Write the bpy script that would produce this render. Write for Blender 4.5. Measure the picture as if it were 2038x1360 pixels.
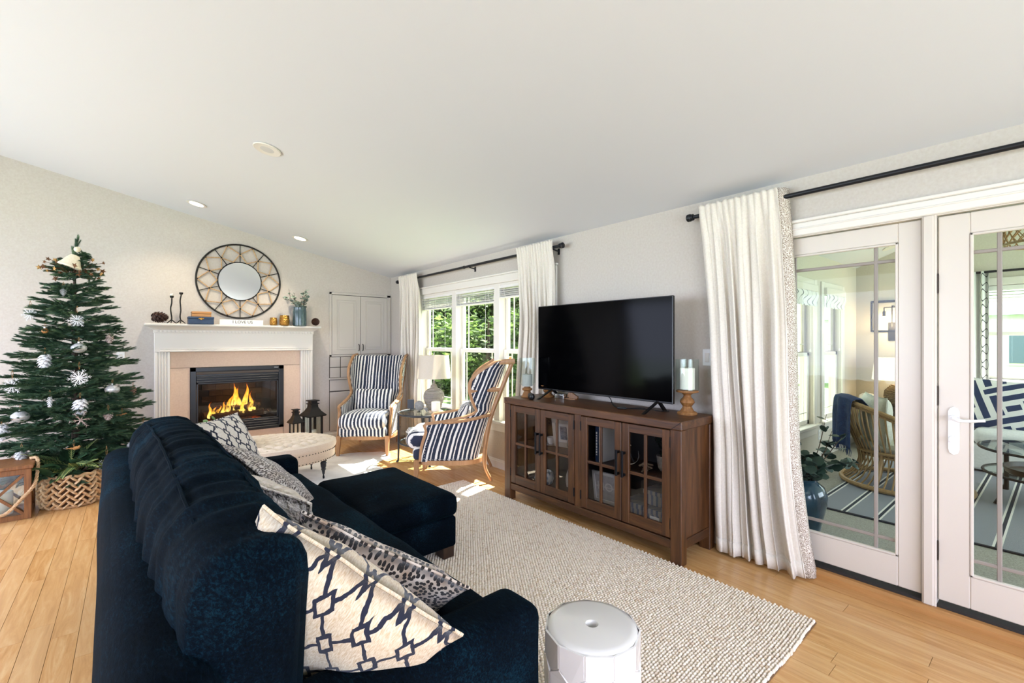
import bpy, bmesh, math, random
import numpy as np
from math import sin, cos, pi, radians as R, sqrt, atan2
from mathutils import Vector as V, Matrix, noise as mnoise, Euler

for o in list(bpy.data.objects):
    bpy.data.objects.remove(o)
SC = bpy.context.scene
C = SC.collection
random.seed(7)

# ---------------------------------------------------------------- camera
EYE = 1.43
FPX = 915.0
YAW = math.atan(757 / 915)
cam_d = bpy.data.cameras.new('camera')
cam_d.sensor_width = 36
cam_d.lens = 36 * FPX / 2038
cam_d.clip_start = 0.02
cam_d.clip_end = 300
cam = bpy.data.objects.new('camera', cam_d)
C.objects.link(cam)
cam.location = (0, 0, EYE)
cam.rotation_euler = (pi / 2, 0, -YAW)
SC.camera = cam

# ---------------------------------------------------------------- world, sun, large lights, exposure
SC.view_settings.view_transform = 'Standard'
SC.view_settings.look = 'None'
SC.view_settings.gamma = 1
SC.view_settings.use_curve_mapping = False
SC.view_settings.exposure = EXPO = 0.42
SC.cycles.use_denoising = True
SC.cycles.use_adaptive_sampling = True
SC.cycles.adaptive_threshold = 0.06
SC.cycles.max_bounces = 6
SC.cycles.diffuse_bounces = 3
SC.cycles.glossy_bounces = 3
SC.cycles.transmission_bounces = 6
SC.cycles.transparent_max_bounces = 16
SC.cycles.caustics_reflective = False
SC.cycles.caustics_refractive = False
SC.cycles.sample_clamp_indirect = 6

wd = bpy.data.worlds.new('sky')
SC.world = wd
wd.use_nodes = True
wn = wd.node_tree
wn.nodes['Background'].inputs[0].default_value = (0.80, 0.91, 1.0, 1)
wn.nodes['Background'].inputs[1].default_value = 3.2

sun_d = bpy.data.lights.new('sun', 'SUN')
sun_d.energy = 26
sun_d.angle = R(0.6)
sun_d.color = (1, 0.96, 0.9)
sun = bpy.data.objects.new('sun', sun_d)
C.objects.link(sun)
sun.rotation_euler = V((-1, -0.25, -1.33)).to_track_quat('-Z', 'Y').to_euler()


def area(name, loc, aim, sx, sy, power, col=(1, 1, 1)):
    d = bpy.data.lights.new(name, 'AREA')
    d.shape = 'RECTANGLE'
    d.size, d.size_y = sx, sy
    d.energy = power
    d.color = col
    o = bpy.data.objects.new(name, d)
    C.objects.link(o)
    o.location = loc
    o.rotation_euler = V(aim).to_track_quat('-Z', 'Y').to_euler()
    return o


# added fill lamps behind and left of the camera, standing in for unseen windows
FILL_COL = (0.82, 0.885, 1.30)
area('fill_back', (0.0, -2.72, 1.30), (0, 1, -0.15), 4.6, 2.0, 118, FILL_COL)
area('fill_side', (-3.62, 3.9, 1.40), (1, 0, -0.36), 5.6, 1.9, 150, FILL_COL)
# added out-of-view area lamp that brightens the garden room
area('fill_sunroom', (5.9, -3.2, 1.55), (0, 1, 0), 3.6, 1.6, 60, (0.80, 0.93, 1.08))

# ---------------------------------------------------------------- helpers


def lin(c):
    if isinstance(c, str):
        c = tuple(int(c[i:i + 2], 16) / 255 for i in (0, 2, 4))
        c = tuple(x / 12.92 if x < 0.04045 else ((x + 0.055) / 1.055) ** 2.4 for x in c)
    return (c[0], c[1], c[2], 1)


class MB:
    def __init__(self):
        self.v = []
        self.f = []

    def add(self, vs, fs, M=None):
        n = len(self.v)
        if M is not None:
            vs = [M @ V(p) for p in vs]
        self.v += [tuple(p) for p in vs]
        self.f += [tuple(i + n for i in f) for f in fs]
        return self

    def box(self, x0, x1, y0, y1, z0, z1, b=0, M=None):
        if x0 > x1: x0, x1 = x1, x0
        if y0 > y1: y0, y1 = y1, y0
        if z0 > z1: z0, z1 = z1, z0
        if b <= 0:
            vs = [(x, y, z) for z in (z0, z1) for y in (y0, y1) for x in (x0, x1)]
            fs = [(0, 2, 3, 1), (4, 5, 7, 6), (0, 1, 5, 4), (2, 6, 7, 3), (0, 4, 6, 2), (1, 3, 7, 5)]
            return self.add(vs, fs, M)
        b = min(b, (x1 - x0) * .49, (y1 - y0) * .49, (z1 - z0) * .49)
        X, Y, Z = (x0, x1), (y0, y1), (z0, z1)
        vs, idx = [], {}
        for i in (0, 1):
            for j in (0, 1):
                for k in (0, 1):
                    sx, sy, sz = (1, -1)[i], (1, -1)[j], (1, -1)[k]
                    p = (X[i], Y[j], Z[k])
                    idx[i, j, k, 'x'] = len(vs); vs.append((p[0], p[1] + sy * b, p[2] + sz * b))
                    idx[i, j, k, 'y'] = len(vs); vs.append((p[0] + sx * b, p[1], p[2] + sz * b))
                    idx[i, j, k, 'z'] = len(vs); vs.append((p[0] + sx * b, p[1] + sy * b, p[2]))
        fs = []
        for i in (0, 1):
            q = [idx[i, 0, 0, 'x'], idx[i, 1, 0, 'x'], idx[i, 1, 1, 'x'], idx[i, 0, 1, 'x']]
            fs.append(q if i else q[::-1])
            q = [idx[0, i, 0, 'y'], idx[1, i, 0, 'y'], idx[1, i, 1, 'y'], idx[0, i, 1, 'y']]
            fs.append(q[::-1] if i else q)
            q = [idx[0, 0, i, 'z'], idx[1, 0, i, 'z'], idx[1, 1, i, 'z'], idx[0, 1, i, 'z']]
            fs.append(q if i else q[::-1])
        for i in (0, 1):
            for j in (0, 1):
                fs.append([idx[i, j, 0, 'x'], idx[i, j, 1, 'x'], idx[i, j, 1, 'y'], idx[i, j, 0, 'y']])
                fs.append([idx[i, 0, j, 'x'], idx[i, 1, j, 'x'], idx[i, 1, j, 'z'], idx[i, 0, j, 'z']])
                fs.append([idx[0, i, j, 'y'], idx[1, i, j, 'y'], idx[1, i, j, 'z'], idx[0, i, j, 'z']])
                for k in (0, 1):
                    fs.append([idx[i, j, k, 'x'], idx[i, j, k, 'y'], idx[i, j, k, 'z']])
        return self.add(vs, fs, M)

    def cyl(self, p0, p1, r0, r1=None, n=12, caps=True):
        return self.tube([p0, p1], [r0, r0 if r1 is None else r1], n, caps=caps)

    def tube(self, pts, r, n=6, closed=False, caps=True, flat=1.0, up=None):
        pts = [V(p) for p in pts]
        m = len(pts)
        rs = r if isinstance(r, (list, tuple)) else [r] * m
        vs, fs = [], []
        prev = None
        for i, p in enumerate(pts):
            if closed:
                t = pts[(i + 1) % m] - pts[i - 1]
            else:
                t = pts[min(i + 1, m - 1)] - pts[max(i - 1, 0)]
            if t.length < 1e-9: t = V((0, 0, 1))
            t.normalize()
            if prev is None:
                ref = V(up) if up else (V((0, 0, 1)) if abs(t.z) < .9 else V((1, 0, 0)))
                a = t.cross(ref)
            else:
                a = prev - t * prev.dot(t)
                if a.length < 1e-6: a = t.orthogonal()
            a.normalize()
            b = t.cross(a)
            prev = a
            for k in range(n):
                w = 2 * pi * k / n
                vs.append(p + (a * cos(w) * rs[i] + b * sin(w) * rs[i] * flat))
        for i in range(m if closed else m - 1):
            j = (i + 1) % m
            for k in range(n):
                l = (k + 1) % n
                fs.append((i * n + k, i * n + l, j * n + l, j * n + k))
        if caps and not closed:
            fs.append(tuple(range(n))[::-1])
            fs.append(tuple((m - 1) * n + k for k in range(n)))
        return self.add(vs, fs)

    def lathe(self, prof, n=24, c=(0, 0, 0), M=None, sx=1, sy=1):
        vs, fs = [], []
        for (r, z) in prof:
            for k in range(n):
                w = 2 * pi * k / n
                vs.append((c[0] + r * cos(w) * sx, c[1] + r * sin(w) * sy, c[2] + z))
        for i in range(len(prof) - 1):
            for k in range(n):
                l = (k + 1) % n
                fs.append((i * n + k, i * n + l, (i + 1) * n + l, (i + 1) * n + k))
        if prof[0][0] > 1e-5: fs.append(tuple(range(n))[::-1])
        if prof[-1][0] > 1e-5: fs.append(tuple((len(prof) - 1) * n + k for k in range(n)))
        return self.add(vs, fs, M)

    def sphere(self, c, r, nu=12, nv=8, s=(1, 1, 1), M=None):
        prof = [(max(1e-6, r * sin(pi * j / nv)), -r * cos(pi * j / nv)) for j in range(nv + 1)]
        vs, fs = [], []
        for (q, z) in prof:
            for k in range(nu):
                w = 2 * pi * k / nu
                vs.append((c[0] + q * cos(w) * s[0], c[1] + q * sin(w) * s[1], c[2] + z * s[2]))
        for i in range(nv):
            for k in range(nu):
                l = (k + 1) % nu
                fs.append((i * nu + k, i * nu + l, (i + 1) * nu + l, (i + 1) * nu + k))
        return self.add(vs, fs, M)

    def prism(self, poly, z0, z1, M=None):
        n = len(poly)
        vs = [(x, y, z0) for x, y in poly] + [(x, y, z1) for x, y in poly]
        fs = [tuple(range(n))[::-1], tuple(range(n, 2 * n))]
        for i in range(n):
            j = (i + 1) % n
            fs.append((i, j, n + j, n + i))
        return self.add(vs, fs, M)

    def grid(self, fn, nu, nv, cu=False, cv=False):
        vs = [fn(i / (nu if cu else nu - 1), j / (nv if cv else nv - 1)) for i in range(nu) for j in range(nv)]
        fs = []
        for i in range(nu if cu else nu - 1):
            for j in range(nv if cv else nv - 1):
                a, b = (i + 1) % nu, (j + 1) % nv
                fs.append((i * nv + j, a * nv + j, a * nv + b, i * nv + b))
        return self.add(vs, fs)

    def soft(self, sx, sy, sz, r, n=(8, 8, 8), puff=(0, 0, 0), fn=None, M=None):
        """rounded box centred at 0; puff bulges the faces; fn displaces points"""
        h = (sx / 2, sy / 2, sz / 2)
        inn = [max(0.0, k - r) for k in h]
        key = {}
        vs, fs = [], []

        def pt(p):
            q = tuple(round(x, 5) for x in p)
            if q in key: return key[q]
            a = V(p)
            b = V([max(-inn[k], min(inn[k], a[k])) for k in range(3)])
            d = a - b
            if d.length > 1e-9: d = d.normalized() * r
            o = b + d
            u = [p[k] / h[k] for k in range(3)]
            for k in range(3):
                i, j = (k + 1) % 3, (k + 2) % 3
                o[k] += puff[k] * u[k] * (1 - u[i] ** 2) * (1 - u[j] ** 2)
            if fn: o = V(fn(o, u))
            key[q] = len(vs)
            vs.append(o)
            return key[q]

        def coords(k):
            # denser towards the rounded rim
            m = n[k]
            out = [-h[k] + r * (1 - cos(pi / 2 * i / 3)) for i in range(3)] if r > 0 else []
            a, b = (-h[k] + r, h[k] - r)
            mid = [a + (b - a) * i / m for i in range(m + 1)]
            return out + mid + [-x for x in out[::-1]]
        cs = [coords(k) for k in range(3)]
        for k in range(3):
            i, j = (k + 1) % 3, (k + 2) % 3
            for s in (-1, 1):
                for a in range(len(cs[i]) - 1):
                    for b in range(len(cs[j]) - 1):
                        q = []
                        for (aa, bb) in ((a, b), (a + 1, b), (a + 1, b + 1), (a, b + 1)):
                            p = [0, 0, 0]
                            p[k], p[i], p[j] = s * h[k], cs[i][aa], cs[j][bb]
                            q.append(pt(p))
                        if len(set(q)) > 2:
                            fs.append(tuple(q if s > 0 else q[::-1]))
        return self.add(vs, fs, M)

    def build(self, name, mat, parent=None, loc=(0, 0, 0), rot=(0, 0, 0), smooth=35, scale=None):
        me = bpy.data.meshes.new(name)
        me.from_pydata(self.v, [], self.f)
        me.update()
        if smooth:
            me.shade_smooth()
            if smooth < 180:
                me.set_sharp_from_angle(angle=R(smooth))
        if mat is not None:
            me.materials.append(M_(mat) if isinstance(mat, str) else mat)
        return link(name, me, parent, loc, rot, scale)


def link(name, me, parent=None, loc=(0, 0, 0), rot=(0, 0, 0), scale=None):
    o = bpy.data.objects.new(name, me)
    C.objects.link(o)
    o.parent = parent
    o.location = loc
    o.rotation_euler = rot
    if scale: o.scale = scale
    return o


def tag(o, label=None, cat=None, group=None, kind=None):
    if label: o['label'] = label
    if cat: o['category'] = cat
    if group: o['group'] = group
    if kind: o['kind'] = kind
    return o


def thing(name, label, cat, loc=(0, 0, 0), rz=0, group=None, rot=None):
    o = bpy.data.objects.new(name, None)
    o.empty_display_size = 0.05
    C.objects.link(o)
    o.location = loc
    o.rotation_euler = rot if rot else (0, 0, rz)
    return tag(o, label, cat, group)


def struct(name, rz=0, loc=(0, 0, 0)):
    o = bpy.data.objects.new(name, None)
    o.empty_display_size = 0.05
    C.objects.link(o)
    o.location = loc
    o.rotation_euler = (0, 0, rz)
    return tag(o, kind='structure')


def dup(o, parent=None):
    c = o.copy()
    C.objects.link(c)
    if parent: c.parent = parent
    for ch in o.children:
        dup(ch, c)
    return c


def bez(pts, n=8):
    """Catmull-Rom through pts"""
    P = [V(p) for p in pts]
    P = [P[0] * 2 - P[1]] + P + [P[-1] * 2 - P[-2]]
    out = []
    for i in range(1, len(P) - 2):
        for k in range(n):
            t = k / n
            a, b, c, d = P[i - 1], P[i], P[i + 1], P[i + 2]
            out.append(0.5 * ((2 * b) + (c - a) * t + (2 * a - 5 * b + 4 * c - d) * t * t + (3 * b - a - 3 * c + d) * t ** 3))
    out.append(P[-2])
    return out


def frame_m(o, x, y, z=None):
    x = V(x).normalized()
    y = V(y)
    y = (y - x * y.dot(x)).normalized()
    z = x.cross(y)
    return Matrix(((x.x, y.x, z.x, o[0]), (x.y, y.y, z.y, o[1]), (x.z, y.z, z.z, o[2]), (0, 0, 0, 1)))


def text_mesh(s, size, depth, mat, name, parent, M, align='CENTER', sx=1.0):
    cu = bpy.data.curves.new(name, 'FONT')
    cu.body = s
    cu.size = size
    cu.extrude = depth
    cu.align_x = align
    cu.align_y = 'CENTER'
    cu.resolution_u = 3
    t = bpy.data.objects.new(name + '_tmp', cu)
    C.objects.link(t)
    dg = bpy.context.evaluated_depsgraph_get()
    me = bpy.data.meshes.new_from_object(t.evaluated_get(dg))
    bpy.data.objects.remove(t)
    me.name = name
    me.transform(M @ Matrix.Diagonal((sx, 1, 1, 1)))
    me.materials.clear()
    me.materials.append(M_(mat))
    return link(name, me, parent)


# ---------------------------------------------------------------- materials
MATS = {}


class NT:
    def __init__(self, name):
        self.m = bpy.data.materials.new(name)
        self.m.use_nodes = True
        self.t = self.m.node_tree
        self.bsdf = self.t.nodes['Principled BSDF']
        self.out = self.t.nodes['Material Output']
        MATS[name] = self.m

    def n(self, kind, **kw):
        nd = self.t.nodes.new('ShaderNode' + kind)
        for k, v in kw.items():
            setattr(nd, k, v)
        return nd

    def l(self, a, b):
        self.t.links.new(a, b)

    def set(self, **kw):
        for k, v in kw.items():
            nm = {'rough': 'Roughness', 'metal': 'Metallic', 'col': 'Base Color', 'spec': 'Specular IOR Level',
                  'sheen': 'Sheen Weight', 'sheenr': 'Sheen Roughness', 'coat': 'Coat Weight', 'trans': 'Transmission Weight',
                  'em': 'Emission Strength', 'emc': 'Emission Color', 'sss': 'Subsurface Weight', 'sheent': 'Sheen Tint'}[k]
            if k in ('col', 'emc', 'sheent'): v = lin(v)
            self.bsdf.inputs[nm].default_value = v
        return self

    def co(self, which='Object', scale=(1, 1, 1), rot=(0, 0, 0)):
        tc = self.n('TexCoord')
        mp = self.n('Mapping')
        mp.inputs['Scale'].default_value = scale
        mp.inputs['Rotation'].default_value = rot
        self.l(tc.outputs[which], mp.inputs[0])
        return mp.outputs[0]

    def noise(self, vec, scale=5, detail=3, rough=0.5, dist=0):
        nd = self.n('TexNoise')
        nd.inputs['Scale'].default_value = scale
        nd.inputs['Detail'].default_value = detail
        nd.inputs['Roughness'].default_value = rough
        nd.inputs['Distortion'].default_value = dist
        if vec is not None: self.l(vec, nd.inputs['Vector'])
        return nd.outputs['Fac']

    def ramp(self, fac, stops, interp='LINEAR'):
        nd = self.n('ValToRGB')
        cr = nd.color_ramp
        cr.interpolation = interp
        while len(cr.elements) < len(stops): cr.elements.new(0.5)
        for e, (p, c) in zip(cr.elements, stops):
            e.position = p
            e.color = lin(c)
        self.l(fac, nd.inputs[0])
        return nd.outputs[0]

    def mix(self, fac, a, b, mode='MIX'):
        nd = self.n('Mix', data_type='RGBA', blend_type=mode)
        for s, x in ((0, fac), (6, a), (7, b)):
            if isinstance(x, (int, float)): nd.inputs[s].default_value = x
            elif isinstance(x, (str, tuple)): nd.inputs[s].default_value = lin(x)
            else: self.l(x, nd.inputs[s])
        return nd.outputs[2]

    def math(self, op, a, b=None, c=None):
        nd = self.n('Math', operation=op)
        for i, x in enumerate((a, b, c)):
            if x is None: continue
            if isinstance(x, (int, float)): nd.inputs[i].default_value = x
            else: self.l(x, nd.inputs[i])
        return nd.outputs[0]

    def sep(self, vec):
        nd = self.n('SeparateXYZ')
        self.l(vec, nd.inputs[0])
        return nd.outputs

    def base(self, sock):
        self.l(sock, self.bsdf.inputs['Base Color'])
        return self

    def bump(self, h, strength=0.3, dist=0.01):
        nd = self.n('Bump')
        nd.inputs['Strength'].default_value = strength
        nd.inputs['Distance'].default_value = dist
        self.l(h, nd.inputs['Height'])
        self.l(nd.outputs[0], self.bsdf.inputs['Normal'])
        return self


def M_(name):
    return MATS[name]


def plain(name, col, rough=0.5, **kw):
    return NT(name).set(col=col, rough=rough, **kw)


def speck(name, c1, c2, scale=30, rough=0.6, bump=0.15, bscale=None, dist=0.004, which='Object', stretch=(1, 1, 1), **kw):
    m = NT(name).set(rough=rough, **kw)
    vec = m.co(which, stretch)
    f = m.noise(vec, scale, 4, 0.6)
    m.base(m.ramp(f, ((0.3, c1), (0.7, c2))))
    if bump:
        m.bump(m.noise(vec, bscale or scale * 3, 2), bump, dist)
    return m


def wood(name, c1, c2, c3=None, rough=0.45, axis=1, scale=4, bump=0.15, rnd=True, stretch=12, which='Object'):
    m = NT(name).set(rough=rough)
    st = [stretch, stretch, stretch]
    st[axis] = 1.0
    tc = m.n('TexCoord')
    oi = m.n('ObjectInfo')
    add = m.n('VectorMath', operation='ADD')
    sc_ = m.n('VectorMath', operation='MULTIPLY')
    sc_.inputs[1].default_value = st
    m.l(tc.outputs[which], add.inputs[0])
    comb = m.n('CombineXYZ')
    rr = m.math('MULTIPLY', oi.outputs['Random'], 37.0)
    for i in range(3): m.l(rr, comb.inputs[i])
    if rnd: m.l(comb.outputs[0], add.inputs[1])
    m.l(add.outputs[0], sc_.inputs[0])
    f = m.noise(sc_.outputs[0], scale, 6, 0.62, 0.6)
    col = m.ramp(f, ((0.25, c1), (0.55, c2), (0.8, c3 or c2)))
    f2 = m.noise(sc_.outputs[0], scale * 5, 3, 0.7)
    col = m.mix(m.math('MULTIPLY', f2, 0.35), col, c1)
    m.base(col)
    m.bump(f2, bump, 0.003)
    return m


def glass(name, tint=(0.97, 0.99, 0.98), refl=1.0, rough=0.0):
    m = NT(name)
    t = m.n('BsdfTransparent')
    t.inputs[0].default_value = (*tint, 1)
    g = m.n('BsdfGlossy')
    g.inputs['Roughness'].default_value = rough
    lw = m.n('LayerWeight')
    lw.inputs[0].default_value = 0.5
    fac = m.math('ADD', m.math('MULTIPLY', m.math('POWER', lw.outputs['Facing'], 5.0), 0.6), 0.035)
    mx = m.n('MixShader')
    m.l(m.math('MULTIPLY', fac, refl), mx.inputs[0])
    m.l(t.outputs[0], mx.inputs[1])
    m.l(g.outputs[0], mx.inputs[2])
    m.l(mx.outputs[0], m.out.inputs[0])
    return m


# walls and trim
m = NT('wall_paint').set(rough=0.85)
v_ = m.co('Object', (1, 1, 1))
m.base(m.ramp(m.noise(v_, 60, 3), ((0.3, 'c7bdb2'), (0.7, 'cec6bc'))))
m.bump(m.noise(v_, 160, 2), 0.12, 0.002)
m = NT('wall_paint_warm').set(rough=0.85)
m.base(m.ramp(m.noise(m.co(), 60, 3), ((0.3, 'cfc7b8'), (0.7, 'd5cec0'))))
plain('ceiling_paint', 'dcdde1', 0.9)
plain('trim_white', 'e6e0d6', 0.4)
plain('door_white', 'd6ccbf', 0.35)
plain('muntin_taupe', '948a80', 0.5)
plain('cabinet_greige', 'cbc3b8', 0.45)
plain('cabinet_gap', '5e544c', 0.8)
plain('seam_dark', '2a2522', 0.8)
glass('pane_glass', refl=0.4)
glass('clear_glass', (0.95, 0.98, 0.97), 1.0)
glass('table_glass', (0.86, 0.93, 0.91), 1.2)
glass('smoke_glass', (0.9, 0.89, 0.88), 1.3)
plain('plastic_white', 'f0efec', 0.4)

# oak floor
m = NT('oak_plank').set(rough=0.26)
geo = m.n('NewGeometry')
oi = m.n('ObjectInfo')
rs = m.math('ADD', oi.outputs['Random'], geo.outputs['Random Per Island'])
cb = m.n('CombineXYZ')
m.l(m.math('MULTIPLY', rs, 23.0), cb.inputs[0]); m.l(m.math('MULTIPLY', rs, 71.0), cb.inputs[1])
ad = m.n('VectorMath', operation='ADD'); m.l(geo.outputs['Position'], ad.inputs[0]); m.l(cb.outputs[0], ad.inputs[1])
mu = m.n('VectorMath', operation='MULTIPLY'); m.l(ad.outputs[0], mu.inputs[0]); mu.inputs[1].default_value = (11, 1.1, 1)
g1 = m.noise(mu.outputs[0], 2.2, 6, 0.6, 0.9)
col = m.ramp(g1, ((0.26, 'b67f46'), (0.5, 'daa465'), (0.74, 'eec48b')))
g2 = m.noise(mu.outputs[0], 16, 3, 0.7)
col = m.mix(m.math('MULTIPLY', g2, 0.4), col, 'a87540')
fr_ = m.math('FRACT', m.math('MULTIPLY', rs, 7.13))
col = m.mix(m.math('MULTIPLY', fr_, 0.42), col, 'dbb27e')
m.base(col)
m.bump(g2, 0.06, 0.002)
plain('oak_gap', '6d4a28', 0.8)
wood('oak_sill', 'a2713d', 'b98650', 'c89660', 0.4, 1, 3)

# furniture woods
wood('console_wood', '2a180b', '5e3a1d', '82552d', 0.42, 1, 2.2, 0.35, which='Object')
wood('console_wood_v', '2a180b', '5e3a1d', '82552d', 0.42, 2, 2.2, 0.35)
wood('console_wood_x', '28170b', '54341b', '744a28', 0.45, 0, 2.2, 0.35)
plain('console_dark', '160e09', 0.7)
wood('chair_oak', '9a6f48', 'b58a62', 'c79f78', 0.4, 2, 3, 0.1)
wood('mango_wood', '6f4a26', '97683a', 'b0875a', 0.4, 2, 5, 0.15)
wood('lantern_wood', '5f3a1c', '8a5a2f', 'a2703f', 0.5, 2, 4, 0.2)
wood('box_wood', 'a9713a', 'c48d52', 'd3a26a', 0.5, 0, 5, 0.1)
wood('dark_leg', '22160e', '3a2618', '4a3120', 0.4, 2, 4, 0.1)
wood('bark', '2e241b', '4c3d2f', '625240', 0.9, 2, 6, 0.6)
# metals and glossy
plain('black_metal', '17181a', 0.45, metal=0.6)
plain('black_satin', '101113', 0.35)
plain('black_iron', '24221f', 0.6, metal=0.4)
plain('dark_bronze', '3a332c', 0.4, metal=0.8)
plain('rod_black', '16171b', 0.45, metal=0.3)
plain('gold', 'c9974a', 0.28, metal=1.0)
plain('brass', 'caa04f', 0.25, metal=1.0)
plain('pewter', 'a7a49d', 0.3, metal=1.0)
plain('silver', 'cfcfcc', 0.18, metal=1.0)
plain('mirror_glass', 'e8ebee', 0.02, metal=1.0)
plain('tv_screen', '020203', 0.1, spec=0.06)
plain('tv_body', '0c0c0d', 0.35)
plain('ceramic_white', 'e0dcd6', 0.15, coat=0.5)
plain('candle_wax', 'f2ecdd', 0.6, sss=0.1)
plain('candle_grey', 'b9b6ae', 0.7)
plain('paper_white', 'f0eeea', 0.7)
plain('ink', '4b4a48', 0.8)
plain('navy_ink', '1c2b4d', 0.8)


def emit(name, col, strength):
    return NT(name).set(col=col, em=strength, emc=col)


emit('lamp_disc', 'fff3df', 14)
emit('bulb_glow', 'ffdca0', 30)


# fabrics
def velvet():
    m = NT('velvet_blue').set(rough=0.75, sheen=0.06, sheenr=0.35, sheent='4a7a90', spec=0.02)
    v = m.co('Object', (30, 9, 30), (0, 0, 0.35))
    f = m.noise(v, 5.0, 6, 0.75, 0.5)
    v2 = m.co('Object', (1, 1, 1))
    f2 = m.noise(v2, 4, 3)
    fm = m.math('ADD', m.math('MULTIPLY', f, 0.62), m.math('MULTIPLY', f2, 0.38))
    m.base(m.ramp(fm, ((0.36, '030608'), (0.52, '070f17'), (0.74, '133442'))))
    m.bump(f, 0.4, 0.008)


velvet()


def stripes(name, axis, freq, c1='e9e4da', c2='12151f', c3='28324a'):
    m = NT(name).set(rough=0.9, sheen=0.2)
    v = m.co('Object')
    s = m.sep(v)
    wob = m.noise(v, 7, 2)
    x = m.math('ADD', s[axis], m.math('MULTIPLY', wob, 0.022))
    ph = m.math('FRACT', m.math('MULTIPLY', x, freq))
    big = m.noise(m.co('Object', (9, 9, 1.2) if axis == 0 else (1.2, 9, 9)), 1.5, 2)
    thr = m.math('ADD', m.math('MULTIPLY', big, 0.35), 0.27)
    hatch = m.noise(m.co('Object', (60, 60, 60)), 3.2, 2, 0.6)
    e = m.math('ADD', ph, m.math('MULTIPLY', m.math('SUBTRACT', hatch, 0.5), 0.35))
    msk = m.math('LESS_THAN', e, thr)
    nav = m.mix(m.noise(v, 9, 2), c2, c3)
    m.base(m.mix(msk, nav, c1))
    m.bump(m.noise(v, 260, 2), 0.25, 0.003)
    return m




def stripes_arc(name, freq, c1='e9e4da', c2='12151f', c3='28324a'):
    m = NT(name).set(rough=0.9, sheen=0.15)
    v = m.co('Object')
    at = m.n('Attribute', attribute_name='arc')
    x = m.math('ADD', at.outputs['Fac'], m.math('MULTIPLY', m.noise(v, 5, 2), 0.02))
    ph = m.math('FRACT', m.math('MULTIPLY', x, freq))
    cell = m.math('FLOOR', m.math('MULTIPLY', x, freq))
    wn_ = m.n('TexWhiteNoise', noise_dimensions='1D')
    m.l(cell, wn_.inputs['W'])
    thr = m.math('ADD', m.math('MULTIPLY', wn_.outputs['Value'], 0.34), 0.22)
    hatch = m.noise(v, 190, 2, 0.6)
    e = m.math('ADD', ph, m.math('MULTIPLY', m.math('SUBTRACT', hatch, 0.5), 0.32))
    msk = m.math('LESS_THAN', e, thr)
    nav = m.mix(m.noise(v, 9, 2), c2, c3)
    m.base(m.mix(msk, nav, c1))
    m.bump(m.noise(v, 260, 2), 0.25, 0.003)
    return m


stripes_arc('stripe_arc', 23)
stripes('stripe_x', 0, 22)


def trellis(name, bg1='e4d8c3', bg2='d0bb9c', ink='191d30', freq=4.6, w=0.055, r=0.19):
    m = NT(name).set(rough=0.95, sheen=0.2)
    v = m.co('Object')
    nz = m.n('TexNoise')
    nz.inputs['Scale'].default_value = 26
    nz.inputs['Detail'].default_value = 2
    m.l(v, nz.inputs['Vector'])
    s = m.sep(v)
    ns = m.sep(nz.outputs['Color'])
    nl = m.n('TexNoise'); nl.inputs['Scale'].default_value = 5; m.l(v, nl.inputs['Vector'])
    nls = m.sep(nl.outputs['Color'])
    x = m.math('ADD', m.math('ADD', s[0], m.math('MULTIPLY', ns[0], 0.016)), m.math('MULTIPLY', nls[0], 0.03))
    y = m.math('ADD', m.math('ADD', m.math('MULTIPLY', s[1], 0.75), m.math('MULTIPLY', ns[1], 0.016)), m.math('MULTIPLY', nls[1], 0.03))
    a = m.math('MULTIPLY', m.math('ADD', x, y), freq)
    b = m.math('MULTIPLY', m.math('SUBTRACT', x, y), freq)
    da = m.math('ABSOLUTE', m.math('SUBTRACT', a, m.math('ROUND', a)))
    db = m.math('ABSOLUTE', m.math('SUBTRACT', b, m.math('ROUND', b)))
    mn = m.math('MINIMUM', da, db)
    mx = m.math('MAXIMUM', da, db)
    line = m.math('MULTIPLY', m.math('LESS_THAN', mn, w), m.math('GREATER_THAN', mx, r))
    ring = m.math('LESS_THAN', m.math('ABSOLUTE', m.math('SUBTRACT', mx, r)), w)
    k = m.math('MAXIMUM', line, ring)
    weave = m.noise(m.co('Object', (90, 20, 20)), 4, 3)
    bg = m.ramp(weave, ((0.3, bg2), (0.65, bg1)))
    m.base(m.mix(k, bg, ink))
    m.bump(weave, 0.35, 0.004)


trellis('trellis_fabric', 'e2d3ba', 'c6ab85', freq=8.6, w=0.05, r=.19)
trellis('trellis_fabric_small', 'e6dfd4', 'd6c9b6', '191d30', 9.5, 0.06)


def spots(name, bg, ink, scale, thr):
    m = NT(name).set(rough=0.9, sheen=0.2)
    v = m.co('Object')
    vo = m.n('TexVoronoi', voronoi_dimensions='2D')
    vo.inputs['Scale'].default_value = scale
    vo.inputs['Randomness'].default_value = 0.85
    m.l(v, vo.inputs['Vector'])
    d = m.math('ADD', vo.outputs['Distance'], m.math('MULTIPLY', m.noise(v, 8, 2), 0.15))
    k = m.math('LESS_THAN', d, thr)
    m.base(m.mix(k, m.ramp(m.noise(v, 12, 2), ((0.35, bg[0]), (0.65, bg[1]))), ink))
    m.bump(vo.outputs['Distance'], 0.3, 0.004)


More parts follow.
